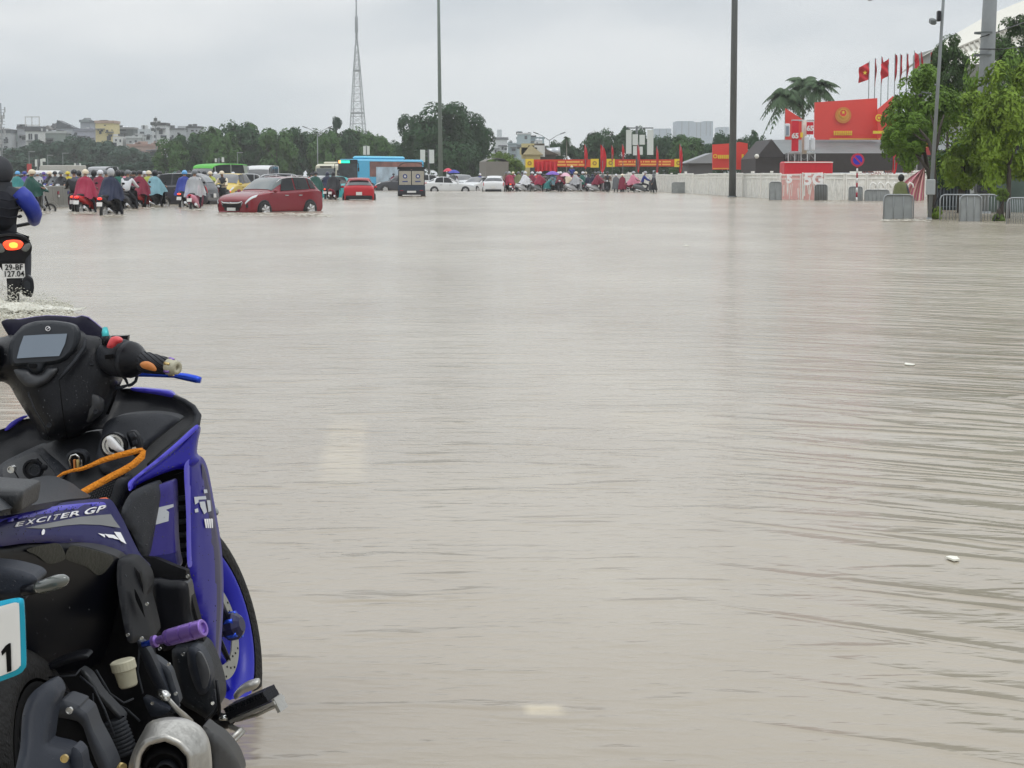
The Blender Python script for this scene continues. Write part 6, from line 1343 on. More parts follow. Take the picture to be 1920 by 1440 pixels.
def tree(px, pt, hw, D, m, label, kind='far', pb=322, group='trees along the far side', seed=None, lean=0, zz=0, bx=0):
    zt = Z(pt, D); zb = Z(pb, D); R = hw * D / FPX; x = X(px, D)
    seed = seed if seed is not None else int(px)
    o = thing('tree', (x, D, zz), 0, label, 'tree', group)
    ks = [k for k in CR if k[0] == kind]
    c = lk(bpy.data.objects.new('crown', CR[ks[seed % len(ks)]]), o)
    if not len(c.data.materials): c.data.materials.append(m)
    c.material_slots[0].link = 'OBJECT'; c.material_slots[0].material = m
    H = zt - zb; c.scale = (R / .93, R / .93, H / 1.75); c.location = (0, 0, zb - zz + H * .46); c.rotation_euler = (0, 0, seed * 1.7)
    t = MB(); rnd_ = random.Random(seed); tr_ = R * .03 + .03 if kind == 'near' else R * .055 + .05; bx = X(bx, D) - x if bx else 0
    t.tube([(bx, 0, -.3), (bx * .8, 0, (zb - zz) * .5 + .4), (lean, 0, zb - zz + H * .35)], [tr_ * 1.3, tr_, tr_ * .7], bark, 8)
    for k in range(6):
        a = rnd_.uniform(0, 6.3); b = Vector((lean * .8, 0, zb - zz + H * rnd_.uniform(.05, .3)))
        t.tube([b, b + Vector((math.cos(a) * R * .3, math.sin(a) * R * .3, H * .2)), b + Vector((math.cos(a) * R * .6, math.sin(a) * R * .6, H * .32))], [tr_ * .55, tr_ * .35, tr_ * .12], bark, 6)
    t.build('trunk', None, o)
    return o
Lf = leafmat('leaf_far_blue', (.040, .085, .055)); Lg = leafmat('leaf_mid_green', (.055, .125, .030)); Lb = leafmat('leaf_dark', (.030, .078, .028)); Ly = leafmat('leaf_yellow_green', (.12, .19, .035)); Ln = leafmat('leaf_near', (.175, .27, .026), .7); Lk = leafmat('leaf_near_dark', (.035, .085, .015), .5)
fl_ = 'row of bluish trees before the far houses'
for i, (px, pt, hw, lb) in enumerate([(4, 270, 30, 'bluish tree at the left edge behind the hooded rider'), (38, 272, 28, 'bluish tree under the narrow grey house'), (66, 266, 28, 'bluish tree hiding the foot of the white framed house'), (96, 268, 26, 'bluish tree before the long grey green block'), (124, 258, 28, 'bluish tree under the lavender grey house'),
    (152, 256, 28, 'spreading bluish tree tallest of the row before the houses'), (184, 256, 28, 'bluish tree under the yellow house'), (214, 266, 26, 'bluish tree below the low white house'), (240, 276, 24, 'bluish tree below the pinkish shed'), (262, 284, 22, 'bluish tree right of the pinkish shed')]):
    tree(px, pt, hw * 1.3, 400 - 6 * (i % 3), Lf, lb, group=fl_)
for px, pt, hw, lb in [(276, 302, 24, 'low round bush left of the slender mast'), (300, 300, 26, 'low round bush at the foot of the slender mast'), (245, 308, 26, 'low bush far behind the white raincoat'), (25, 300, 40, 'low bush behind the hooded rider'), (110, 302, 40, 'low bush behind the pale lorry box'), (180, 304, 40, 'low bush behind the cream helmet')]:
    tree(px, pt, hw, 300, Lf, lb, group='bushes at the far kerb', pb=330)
for i, (px, pt, hw, lb) in enumerate([(322, 262, 26, 'light green tree nearest right of the slender mast'), (350, 251, 28, 'light green tree beside the long grey house'), (382, 246, 28, 'tree over the left of the green roofed van'), (416, 244, 26, 'tree over the green roofed van'), (447, 232, 34, 'tallest green tree of the middle row'), (486, 236, 30, 'tree right of the tallest in the middle row'),
    (520, 240, 30, 'green tree above the white van'), (550, 238, 28, 'green tree with ragged top left of the double lamp'), (582, 248, 28, 'green tree under the double lamp'), (612, 250, 26, 'green tree right of the double lamp'), (640, 240, 32, 'round topped tree left of the lattice tower'), (672, 244, 28, 'tree in front of the lattice tower foot'), (702, 252, 26, 'green tree between the lattice tower and the great tree'), (730, 262, 22, 'small tree touching the great tree on its left')]):
    tree(px, pt, hw * 1.35, 285 + 7 * (i % 3), [Lg, Lb, Lg][i % 3], lb, group='middle row of green trees', pb=337)
    
for px, pt, hw, D, lb in [(833, 196, 66, 238, 'great dark tree behind the lighting mast, tallest of the far trees'), (776, 218, 40, 246, 'dark tree forming the left shoulder of the great tree'), (884, 214, 42, 244, 'dark tree forming the right shoulder of the great tree')]: tree(px, pt, hw, D, Lb, lb, 'big', pb=334, group='great dark trees')
tree(632, 219, 9, 300, Lf, 'thin fir like tree poking above the middle row', pb=246)
for px, pt, hw, D, m, lb, pb in [(940, 283, 22, 205, Ly, 'yellow green tree behind the grey canvas lorry', 330), (960, 296, 20, 200, Ly, 'small yellow green tree beside the yellow emblem', 330), (1028, 266, 22, 260, Lb, 'tree under the right end of the blue houses', 320), (1050, 262, 22, 262, Lb, 'tree left of the small palm', 320),
    (1085, 272, 24, 262, Lb, 'tree behind the red banner right of the small palm', 320), (1122, 246, 32, 255, Lb, 'bushy dark tree left of the white panel mast', 320), (1150, 250, 28, 250, Lb, 'bushy dark tree second left of the white panel mast', 320), (1185, 236, 30, 258, Lb, 'dark tree behind the white panel mast', 320), (1222, 258, 26, 262, Lb, 'dark tree right of the white panel mast', 320),
    (1252, 256, 26, 255, Lb, 'dark tree under the low hazy tower', 322), (1288, 248, 32, 240, Lg, 'leafy tree under the twin skyscrapers', 322), (1318, 262, 28, 245, Lb, 'dark tree right under the twin skyscrapers', 322), (1352, 250, 24, 235, Lb, 'tree left of the thick lighting pole', 322), (1392, 258, 20, 228, Lb, 'tree behind the red fan boards', 322), (1421, 250, 17, 220, Lb, 'slim tree between the fan boards and the pavilion', 322)]:
    tree(px, pt, hw * 1.15, D, m, lb, group='trees right of the great tree', pb=max(pb, 336))
# palms
def palm(px, pt, hw, D, label, nf=15, seed=1, group='tall palms behind the red hoarding', droop=1.0):
    r = random.Random(seed); x = X(px, D); zt = Z(pt, D); R = hw * D / FPX; zc = zt - R * .55
    o = thing('palm', (x, D, 0), 0, label, 'palm', group)
    MB().tube([(0, 0, -.27), (.05, 0, zc * .5), (0, 0, zc)], [R * .09, R * .07, R * .06], mat('palm_bark', (.30, .28, .24), .85, var=.3, scale=4), 10).build('trunk', None, o)
    mb = MB(); lm = leafmat('palm_leaf', (.07, .12, .055))
    for k in range(nf):
        a = 2 * PI * k / nf + r.uniform(-.2, .2); el = r.uniform(-.75, 1.25); L_ = R * r.uniform(.9, 1.15); pts = []
        for i in range(12):
            t = i / 11; pts.append(Vector((math.cos(a) * L_ * t * math.cos(el * (1 - t * .3)), math.sin(a) * L_ * t * math.cos(el * (1 - t * .3)), zc + L_ * (math.sin(el) * t - droop * .75 * t * t))))
        mb.tube(pts, R * .012, lm, 4)
        for i in range(1, 12):
            p = pts[i]; d = (pts[i] - pts[i - 1]).normalized(); sd_ = d.cross(Vector((0, 0, 1))).normalized()
            for sg in (-1, 1):
                for q in range(5):
                    b = p - d * (L_ / 11) * q / 5; ln = R * .40 * math.sin(PI * min(.97, .12 + i / 12.5)); tip = b + sd_ * sg * ln * .8 + d * ln * .35 - Vector((0, 0, ln * r.uniform(.35, .8)))
                    w_ = d * R * .024; mb.add([b - w_, b + w_, tip], [[0, 1, 2]], lm)
    mb.build('fronds', None, o, fix=False)
palm(1472, 152, 46, 150, 'left palm of three with grey brown drooping fronds', 34, 2, droop=1.25); palm(1503, 132, 42, 152, 'tallest middle palm behind the red hoarding', 28, 3); palm(1534, 138, 40, 149, 'right palm with a bright young frond', 26, 5)
palm(1062, 252, 13, 258, 'small palm above the red banner', 12, 7, group='small palm')
# ================================================================== masts and poles
steel = mat('pole_grey', (.22, .24, .245), .55, var=.1, scale=2); dsteel = mat('pole_dark', (.11, .125, .125), .5, var=.15, scale=2)
def pole(px, pb, wpx, D, H, label, m=steel, name='lighting_mast', taper=.45, top=None, cat='mast', dx=0):
    x = X(px, D); r = wpx * D / FPX / 2
    o = thing(name, (x, D, -.27), 0, label, cat)
    MB().tube([(0, 0, 0), (dx * .5, 0, H * .5), (dx, 0, H)], [r, r * (1 + taper) / 2, r * taper], m, 16).build('shaft', None, o)
    MB().cyl((0, 0, 0), (0, 0, .34), r * 1.25, None, m, 16).build('base', None, o)
    if top: top(o, H, r)
    return o
def ring(o, H, r):
    mb = MB(); mb.lathe((0, 0, H - .3), (0, 0, 1), [(0, 1.1), (.25, 1.2), (.25, .9), (0, .9), (0, 1.1)], dsteel, 20)
    for k in range(8): a = PI * k / 4; mb.box((1.35 * math.cos(a), 1.35 * math.sin(a), H - .2), (.4, .4, .35), dsteel, rz=a)
    mb.build('lamp_ring', None, o)
pole(1373.5, 369, 13.5, 117, 30, 'thick dark lighting pole rising from the white fence', dsteel, taper=.6, top=ring)
pole(826.5, 345, 8.5, 205, 30, 'tall slim lighting pole in front of the great dark tree', mat('pole_greenish', (.15, .19, .17), .55), taper=.4, top=ring, dx=-.25)
def conc(o, H, r):
    b = MB()
    for z in (8.6, 7.4): b.lathe((0, 0, z * .62 + 1), (0, 0, 1), [(0, r * 1.06), (.06, r * 1.06)], dsteel, 20)
    b.build('strap', None, o)
cp = pole(1838, 400, 34, 66, 12, 'thick concrete pole rising out of the leafy trees on the right', mat('concrete_pole', (.26, .28, .29), .75, var=.2, scale=3, bump=.2), 'concrete_pole', .62, conc, 'pole', dx=.28)
rn = random.Random(3); po = MB()
for k in range(20):
    zz = rn.uniform(.9, 3.0); a = -PI / 2 + rn.uniform(-1.2, 1.2); rr = .325; po.box((rr * math.cos(a), rr * math.sin(a), zz), (rn.uniform(.12, .26), .012, rn.uniform(.14, .3)), mat('torn_posters', (.38, .40, .40), .7, var=.5, scale=3), rz=a + PI / 2, ry=rn.uniform(-.3, .3))
po.build('torn_posters', None, cp)
MB().box((.1, -.40, 1.7), (.55, .2, 1.5), mat('cabinet_dark', (.025, .027, .03), .5), bev=.03).build('cable_box', None, cp)
# street camera pole with cameras
c2 = pole(1744, 410, 8, 56, 9, 'slim grey camera pole with steel box beside the thin tree', steel, 'camera_pole', .6, None, 'pole', dx=.36)
MB().box((.0, -.1, 1.22), (.24, .2, .45), mat('steel_box', (.34, .36, .36), .5), bev=.02).build('switch_box', None, c2)
def cams(o):
    b = MB(); b.box((-.05, -.1, 5.95), (.16, .35, .16), dsteel, rx=.2, bev=.03); b.build('camera', None, o)
    b = MB(); b.box((.12, -.1, 6.1), (.1, .2, .3), K['trim_black'], bev=.02); b.build('camera', None, o)
    b = MB(); b.tube([(0, 0, 3.9), (-.3, 0, 3.95)], .02, dsteel, 6); b.ell((-.34, 0, 3.85), .06, K['trim_black'], 10, 8); b.build('camera', None, o)
cams(c2)
def lampheads(o, H, r):
    for sx in (-1, 1):
        b = MB(); b.tube([(0, 0, H - .1), (sx * .9, 0, H + .5), (sx * 1.6, 0, H + .8)], [.05, .04, .04], steel, 6); b.box((sx * 1.75, 0, H + .85), (.7, .28, .12), dsteel, ry=-.35 * sx); b.build('lamp_head', None, o)
for px, pt, D, lb in [(1030, 262, 250, 'double headed street lamp beside the blue houses'), (596, 250, 270, 'double headed street lamp above the middle trees'), (612, 252, 300, 'far double headed street lamp right of the first')]:
    pole(px, 0, 2.4, D, Z(pt, D) + .27, lb, steel, 'street_lamp', .6, lampheads, 'street lamp')
def flood(o, H, r):
    b = MB()
    for a, z in ((-.5, 0), (.5, .1), (0, .8), (-.6, 1.0), (.6, 1.1), (0, 1.7)): b.box((a, -.2, H - 1.6 + z), (.55, .3, .5), dsteel, bev=.05)
    b.tube([(0, 0, H), (0, 0, H + .6)], .04, steel, 5); b.build('lamp_cluster', None, o)
pole(294, 0, 3, 330, Z(222, 330), 'slender mast with a cluster of floodlights beside the white tower house', steel, 'flood_mast', .6, flood)
def aerial(o, H, r):
    b = MB(); rr = random.Random(2)
    for k in range(16): z = H - 1 - k * .45; b.box((rr.uniform(-.6, .6), rr.uniform(-.3, .3), z), (.18, .14, .8), mat('aerial_grey', (.35, .36, .37), .5)); b.tube([(-.6, 0, z), (.6, 0, z)], .03, steel, 4)
    b.build('antennas', None, o)
pole(5, 0, 3.5, 300, Z(190, 300), 'antenna mast at the far left edge', steel, 'antenna_mast', .7, aerial)
for px, pt, D, lb in [(55.5, 283, 220, 'thin lamp post behind the small red flag'), (90, 290, 230, 'thin lamp post behind the pale lorry box'), (118.5, 286, 220, 'thin lamp post right of the pale lorry box'), (446, 285, 240, 'thin lamp post above the two crimson riders')]:
    o = pole(px, 0, 1.4, D, Z(pt, D) + .27, lb, steel, 'lamp_post', .7, None, 'lamp post'); b = MB(); b.box((.3, 0, Z(pt, D) + .2), (.7, .2, .1), steel); b.build('lamp_head', None, o)
# lattice broadcasting tower
TD = 1150; tx = X(672, TD); tw = thing('broadcast_tower', (tx, TD, 0), 0, 'lattice broadcasting tower with tall spire, hazy above the middle trees', 'tower'); s_ = TD / FPX
tm = mat('tower_steel', (.20, .21, .22), .6)
def zp(py): return Z(py, TD)
levels = [(330, 21), (212, 12), (132, 6.6), (72, 1.6)]
def wid(py): 
    for (a, wa), (b, wb) in zip(levels, levels[1:]):
        if b <= py <= a: return wb + (wa - wb) * (py - b) / (a - b)
    return 1.5
lg_ = MB(); br = MB(); ys = list(range(330, 80, -14)) + [72]
cor = lambda py, i: Vector(((wid(py) * .5 * 2) * s_ * (-1, 1, 1, -1)[i] * .92 + (-3.5 * s_ * (1 - (py - 72) / 258)) + 0, (-1, -1, 1, 1)[i] * wid(py) * s_, zp(py)))
def cq(py, i):
    w_ = wid(py) * s_; a = PI / 4 + .32 + i * PI / 2; return Vector((w_ * 1.2 * math.cos(a) - 3.2 * s_ * (330 - py) / 258 * .4 , w_ * 1.2 * math.sin(a), zp(py)))
for i in range(4):
    lg_.tube([cq(p, i) for p in ys], [.30 - .10 * k / len(ys) for k in range(len(ys))], tm, 5)
    for a, b in zip(ys, ys[1:]):
        br.tube([cq(a, i), cq(b, (i + 1) % 4)], .10, tm, 4, False); br.tube([cq(b, i), cq(a, (i + 1) % 4)], .10, tm, 4, False)
        br.tube([cq(b, i), cq(b, (i + 1) % 4)], .10, tm, 4, False)
lg_.build('legs', None, tw); br.build('bracing', None, tw)
for py in (212, 132):
    b = MB(); w_ = wid(py) * s_; b.box((cq(py, 0).x * 0 - 3.2 * s_ * (330 - py) / 258 * .4, 0, zp(py)), (w_ * 1.9, w_ * 1.9, .8), tm); b.build('platform', None, tw)
b = MB(); x0_ = -3.2 * s_ * .4
b.tube([(x0_, 0, zp(74)), (x0_, 0, zp(62)), (x0_, 0, zp(60)), (x0_, 0, zp(32)), (x0_, 0, zp(30)), (x0_, 0, zp(-40))], [.7, .7, 1.0, .9, .5, .25], tm, 8); b.build('spire', None, tw)
# ================================================================== white fence, hoardings, flags on the right
white_b = mat('peeling_white_barrier', (.86, .85, .80), .7, var=.12, scale=5, detail=9, bump=.5); grime_b = mat('grimy_barrier_sheet', (.74, .73, .68), .75, var=.38, scale=3.2, detail=10, bump=.5)
pink_b = mat('pink_barrier', (.74, .40, .37), .6, var=.18, scale=4, detail=6)
redp = mat('hoarding_red', (.74, .065, .05), .45, var=.10, scale=.6); redc = mat('red_cloth', (.55, .01, .02), .65, var=.25, scale=2, bump=.3); yel = mat('banner_yellow', (.80, .60, .04), .5, var=.08); gold_ = mat('hoarding_gold', (.75, .42, .08), .5, var=.2, scale=1)
orange_t = mat('banner_lettering', (.85, .48, .10), .5)
fence = thing('barrier_fence', (X(1400, 112), 112, 0), 0, 'long white painted barrier fence along the right side of the flood', 'fence')
path = [(1121, 172), (1232, 157), (1400, 116), (1480, 103.5), (1560, 102), (1640, 104), (1700, 105.5), (1762, 106)]
def fp(px):
    for (a, da), (b, db) in zip(path, path[1:]):
        if a <= px <= b: return da + (db - da) * (px - a) / (b - a)
rn = random.Random(8); fo_ = fence.location; px = 1121.0; k = 0
while px < 1760:
    D = fp(px); wpx = 1.12 * FPX / D; nx = min(1761, px + wpx); D2 = fp(nx); p0, p1 = Vector((X(px, D), D, 0)), Vector((X(nx, D2), D2, 0)); px = nx + .6
    d = p1 - p0; L_ = d.length; d.normalize(); nrm = Vector((d.y, -d.x, 0)); mid = (p0 + p1) / 2; a = math.atan2(d.y, d.x)
    pink = 1466 < (nx - wpx / 2) < 1556; m = pink_b if pink else grime_b; h = 1.60 + rn.uniform(-.05, .05)
    b = MB(); c = mid - fo_ + Vector((0, 0, h / 2 - .17))
    b.box(c, (L_ - .03, .05, h), m, rz=a, ry=rn.uniform(-.012, .012))
    for e in (-1, 1): b.box(c + d * e * (L_ / 2 - .05) + nrm * .045, (.055, .05, h + .02), white_b, rz=a)
    b.box(c + Vector((0, 0, h / 2 - .06)) + nrm * .045, (L_ - .03, .05, .06), white_b, rz=a)
    b.box(c + Vector((0, 0, h / 2 - .28)) + nrm * .04, (L_ - .03, .03, .04), white_b, rz=a)
    for q in range(9): # smears, stays and props painted white
        u = rn.uniform(-.44, .44) * L_; b.box(c + d * u + nrm * .035 + Vector((0, 0, rn.uniform(-.35, .1))), (rn.uniform(.02, .08), .02, rn.uniform(.4, 1.1)), white_b, rz=a, ry=rn.uniform(-.22, .22))
    if rn.random() < .55: b.box(c + Vector((0, 0, h / 2 + .07)) + d * rn.uniform(-.2, .2), (rn.uniform(.4, .95), .06, rn.uniform(.08, .16)), white_b, rz=a)
    b.build('barrier_panel', None, fence)
    k += 1
for px, py, s, t in ((1526, 337, .85, '5G'), (1480, 336, .6, '5')):
    D = fp(px) - .35; textmesh(t, s, 'lettering', mat('white_letter', (.9, .9, .88), .5), fence, Matrix.Translation(at(px, py, D) - fo_) @ Matrix.Rotation(PI / 2, 4, 'X'), .02, bold=.035)
for px, py, t in ((1632, 325, 'AN TOAN'), (1660, 323, 'HA NOI'), (1702, 322, 'CAM'), (1752, 324, '0')):
    D = fp(px) - .14; textmesh(t, .26, 'lettering', mat('faded_letter', (.35, .12, .10), .6), fence, Matrix.Translation(at(px, py, D) - fo_) @ Matrix.Rotation(PI / 2, 4, 'X'), .01)
# grey crowd barriers leaning on the fence
gal = mat('galvanised', (.34, .36, .37), .4, metal=.5, var=.15, scale=8); galf = mat('barrier_sheet', (.30, .32, .32), .55, var=.25, scale=4)
def barricade(px0, px1, pt, pb, D, label, sheet=False, nb=12, group='steel crowd barriers', tilt=0, rail=None, sm=None):
    x0, x1 = X(px0, D), X(px1, D); zt = Z(pt, D); zb = -.27
    o = thing('crowd_barrier', ((x0 + x1) / 2, D, zb), tilt, label, 'crowd barrier', group); W_ = (x1 - x0); H = zt - zb; r = .02
    f = MB(); f.tube([(-W_ / 2, 0, 0), (-W_ / 2, 0, H - .12), (-W_ / 2 + .035, 0, H - .04), (-W_ / 2 + .12, 0, H), (W_ / 2 - .12, 0, H), (W_ / 2 - .035, 0, H - .04), (W_ / 2, 0, H - .12), (W_ / 2, 0, 0)], r, gal, 8)
    f.tube([(-W_ / 2, 0, .2), (W_ / 2, 0, .2)], r * .8, gal, 8); f.build('frame', None, o)
    b = MB()
    for k in range(1, nb): x = -W_ / 2 + W_ * k / nb; b.tube([(x, 0, .2), (x, 0, H)], .009, gal, 6)
    b.build('bars', None, o)
    if sheet: MB().box((0, .03, .1 + H / 2), (W_ - .05, .01, H - .24), sm or galf).build('sheet', None, o)
    return o
barricade(1260, 1287, 342, 363, 144, 'small grey barrier leaning on the left of the white fence', True, 2)
barricade(1443, 1466, 341, 374, 102.3, 'grey barrier left of the pink panels', True, 2); barricade(1528, 1552, 346, 376, 100.5, 'dark grey barrier in front of the pink panels', True, 8, sm=mat('dark_sheet', (.13, .13, .12), .6))
barricade(1592, 1618, 350, 377, 99.5, 'grey barrier behind the striped post', True, 6); barricade(1622, 1668, 356, 378, 99, 'low grey barrier right of the striped post', True, 6)
barricade(1658, 1714, 365, 410, 57, 'sheeted steel barrier in front of the bending person', True, 3)
barricade(1764, 1872, 365, 412, 55.5, 'long steel barrier with upright bars before the dark gate', False, 18); barricade(1801, 1842, 366, 412, 54.2, 'steel barrier with grey sheet standing before the long one', True, 3)
barricade(1890, 1975, 371, 418, 51.5, 'close barred steel barrier at the right edge', False, 26)
# no stopping sign
sg = thing('road_sign', (X(1607, 97), 97, -.27), 0, 'round blue and red no parking sign on red and white striped post', 'road sign')
pm = MB(); rw_ = mat('post_red', (.35, .02, .04), .5); ww = K['plate_white']
for k in range(9): pm.cyl((0, 0, k * .24), (0, 0, k * .24 + .24), .045, None, rw_ if k % 2 == 0 else ww, 10)
pm.cyl((0, .03, 2.1), (0, .03, 2.75), .03, None, steel, 8); pm.build('post', None, sg)
sz = Z(300, 97) + .27
MB().lathe((0, -.05, sz), (0, -1, 0), [(0, 0), (0, .34), (.015, .34), (.015, 0)], mat('sign_red', (.50, .02, .06), .4), 32, False).build('rim', None, sg)
MB().lathe((0, -.07, sz), (0, -1, 0), [(0, 0), (0, .235), (.01, .235), (.01, 0)], mat('sign_blue', (.03, .03, .50), .4), 32, False).build('face', None, sg)
MB().box((0, -.085, sz), (.07, .012, .46), mat('sign_red', (.50, .02, .06), .4), ry=-PI / 4).build('bar', None, sg)
# pavilion with grey roof, ridge from x 1450 to beyond the trees
pv = thing('pavilion', (X(1600, 128), 128, 0), 0, 'long pavilion with grey sagging roof and dark walls behind the white fence', 'pavilion')
groof = mat('grey_tarpaulin_roof', (.16, .175, .175), .6, var=.3, scale=.8, bump=.5, bscale=1.2); dwall = mat('dark_wall', (.045, .04, .038), .8, var=.2)
pc = pv.location
def PV(px, py, D): return at(px, py, D) - pc
MB().grid(lambda u, v: PV(1447 + 22 * v + (1790 - 1447) * u - (12 * v if u < .1 else 0), 262 + v * 27 - .5 * math.sin(u * 40) * math.sin(v * PI), 132 - 6 * v), 40, 6, groof).grid(lambda u, v: PV(1447 + 22 * v + (1790 - 1447) * u, 262 + v * 27, 132 + 6 * v + .3), 10, 2, groof).build('roof', None, pv)
MB().box(PV(1630, 306, 128) * 1, (X(1790, 128) - X(1470, 128), 4.5, 1.25), dwall).build('wall', None, pv)
b = MB(); b.prism([PV(1417, 326, 125), PV(1417, 297, 125), PV(1447, 261, 125), PV(1470, 290, 125), PV(1470, 326, 125)], (0, 8, 0), mat('gable_brown_grey', (.055, .05, .05), .8, var=.2)); b.build('gable', None, pv)
MB().box(PV(1443, 295.5, 124.8), (2.0, .1, .06), mat('gable_band', (.03, .028, .028), .8)).build('gable_band', None, pv)
for px, t in ((1483, 'PN'), (1498, 'J'), (1515, 'ON'), (1528, 'I')): textmesh(t, .62, 'lettering', mat('dull_letter', (.16, .16, .16), .6), pv, Matrix.Translation(PV(px, 294, 124)) @ Matrix.Rotation(PI / 2, 4, 'X'), .02)
lampb = MB(); lampb.ell(PV(1419, 293, 124.5), .15, mat('globe_white', (.7, .68, .62), .4), 16, 12); lampb.build('globe_lamp', None, pv)
building(1290, 1336, 306, 150, (.12, .12, .12), 'low shed with grey canopy left of the red fan boards', gable=((.28, .29, .30), .8, .9), dep=5, name='shed', group='sheds behind the fence')
# main red hoarding
def hoard(name, label, pts, D, m, dep=.25, edge=None):
    o = thing(name, at(pts[0][0], 318, D), 0, label, 'hoarding', 'red hoardings'); c = o.location
    MB().prism([at(x, y, D) - c for x, y in pts], (0, dep, 0), m).build('board', None, o)
    return o, c
ho, hc = hoard('hoarding', 'huge red hoarding with golden emblem above the grey pavilion roof', [(1528, 192), (1645, 184), (1645, 262), (1527, 262)], 131, redp)
DD = 130.9; s_ = DD / FPX
halo = mat('halo_orange', (.62, .22, .05), .5); halo2 = mat('halo_gold', (.68, .34, .07), .5)
for rr, m, dy in ((15, halo, .0), (11, halo2, .015)): MB().lathe(at(1581, 216, DD - dy) - hc, (0, -1, 0), [(0, 0), (0, rr * s_), (.01, rr * s_), (.01, 0)], m, 32, False).build('halo', None, ho)
em = MB(); ec = at(1581, 212, DD - .05) - hc; em.lathe(ec, (0, -1, 0), [(0, 0), (0, 6.2 * s_), (.02, 6.2 * s_), (.02, 0)], redp, 28, False); em.lathe(ec, (0, -1, 0), [(0, 6.2 * s_), (.05, 6.2 * s_), (.05, 7.6 * s_), (0, 7.6 * s_)], gold_, 28, False)
def star(c, r, m, mb, dy=.01):
    pts = [Vector(c) + Vector((math.sin(PI * k / 5) * (r if k % 2 == 0 else r * .4), 0, math.cos(PI * k / 5) * (r if k % 2 == 0 else r * .4))) for k in range(10)]
    mb.prism(pts, (0, -dy, 0), m)
star(ec + Vector((0, -.04, .05)), 4 * s_, yel, em); em.box(ec + Vector((0, -.03, -8.6 * s_)), (6 * s_, .03, 1.6 * s_), gold_); em.build('emblem', None, ho)
b = MB(); x_ = 1563
rn = random.Random(6)
while x_ < 1598:
    w_ = rn.uniform(2.2, 4.2); b.box(at(x_ + w_ / 2, 249.5, DD - .03) - hc, (w_ * s_ * .8, .03, 8 * s_), yel); b.box(at(x_ + w_ / 2, 249.5 + rn.uniform(-2, 2), DD - .06) - hc, (w_ * s_ * .35, .02, 3 * s_), gold_); x_ += w_ + .4
b.build('lettering', None, ho)
MB().box(at(1600, 260.5, DD - .03) - hc, (88 * s_, .04, 2.2 * s_), gold_).build('gold_edge', None, ho)
h2, c2_ = hoard('hoarding', 'slanted red wing of the hoarding carrying a round gold star badge', [(1646, 205), (1675, 180), (1682, 262), (1646, 262)], 130, redp)
b = MB(); ec = at(1648, 221, 129.8) - c2_; b.lathe(ec, (0, -1, 0), [(0, 4.6 * s_), (.04, 4.6 * s_), (.04, 6.6 * s_), (0, 6.6 * s_)], yel, 24, False); star(ec, 4.2 * s_, yel, b); b.build('badge', None, h2)
MB().box(at(1650, 248, 129.8) - c2_, (26 * s_, .05, 5 * s_), yel).build('lettering', None, h2); MB().box(at(1664, 260.5, 129.8) - c2_, (34 * s_, .04, 2 * s_), gold_).build('gold_edge', None, h2)
hoard('hoarding', 'red triangular fin left of the palms', [(1473, 203), (1508, 226), (1508, 290), (1473, 290)], 134, redp)
h3, c3 = hoard('hoarding', 'red fan board with yellow words left of the thick pole', [(1336, 271), (1367, 269), (1367, 318), (1336, 318)], 134, redp)
b = MB(); b.lathe(at(1341, 293, 133.8) - c3, (0, -1, 0), [(0, 2.5 * s_), (.03, 2.5 * s_), (.03, 4 * s_), (0, 4 * s_)], yel, 14, False)
for k in range(6): b.box(at(1347.5 + k * 3.5, 294, 133.8) - c3, (2.7 * s_, .04, 7 * s_), yel)
b.box(at(1352, 316, 133.8) - c3, (30 * s_, .04, 2 * s_), gold_); b.build('lettering', None, h3)
h4, c4 = hoard('hoarding', 'red fan board right of the thick pole with a yellow mark', [(1380, 268), (1386, 266), (1402, 269), (1402, 318), (1380, 318)], 135, redp)
MB().box(at(1392.5, 293, 134.8) - c4, (3.6 * s_, .04, 8 * s_), yel).build('lettering', None, h4)
hoard('hoarding', 'curved red end board beside the pavilion gable', [(1402, 286), (1410, 294), (1416, 308), (1418, 318), (1402, 318)], 136, mat('hoarding_red_deep', (.60, .02, .02), .45))
# truss platform with the 65 banners
ts = thing('stage_rig', (X(1500, 119), 119, -.27), 0, 'steel rig carrying tall red banners numbered 65 before the pavilion', 'stage rig'); tcn = ts.location
def TP(px, py, D=119): return at(px, py, D) - tcn
b = MB(); stl = mat('truss_silver', (.45, .46, .46), .4, metal=.4)
for px in (1478, 1490, 1502, 1514, 1528): b.tube([TP(px, 318), TP(px, 288)], .04, stl, 6)
for a, c in ((1478, 1528),):
    for py in (288, 286.5): b.tube([TP(a, py), TP(c, py)], .04, stl, 6)
for k in range(8): b.tube([TP(1478 + k * 6.2, 288), TP(1481 + k * 6.2, 284.5)], .03, stl, 5)
b.tube([TP(1484, 226), TP(1527, 226)], .06, stl, 6); b.tube([TP(1508, 288), TP(1508, 226)], .16, mat('rig_cream', (.62, .56, .48), .6), 8); b.build('truss', None, ts)
for lb, q, tt in (('red_banner', (1484.5, 1497, 227, 283), (1491, 255)), ('red_banner', (1512.5, 1525, 229, 252), (1519, 241))):
    bb = MB().box((TP((q[0] + q[1]) / 2, (q[2] + q[3]) / 2, 118.6)), ((q[1] - q[0]) * 119 / FPX, .12, (q[3] - q[2]) * 119 / FPX), mat('banner_red', (.60, .01, .03), .5)).build(lb, None, ts)
    textmesh('65', .42, 'lettering', ww, bb, Matrix.Translation(TP(tt[0], tt[1], 118.45)) @ Matrix.Rotation(PI / 2, 4, 'X'), .02, bold=.02)
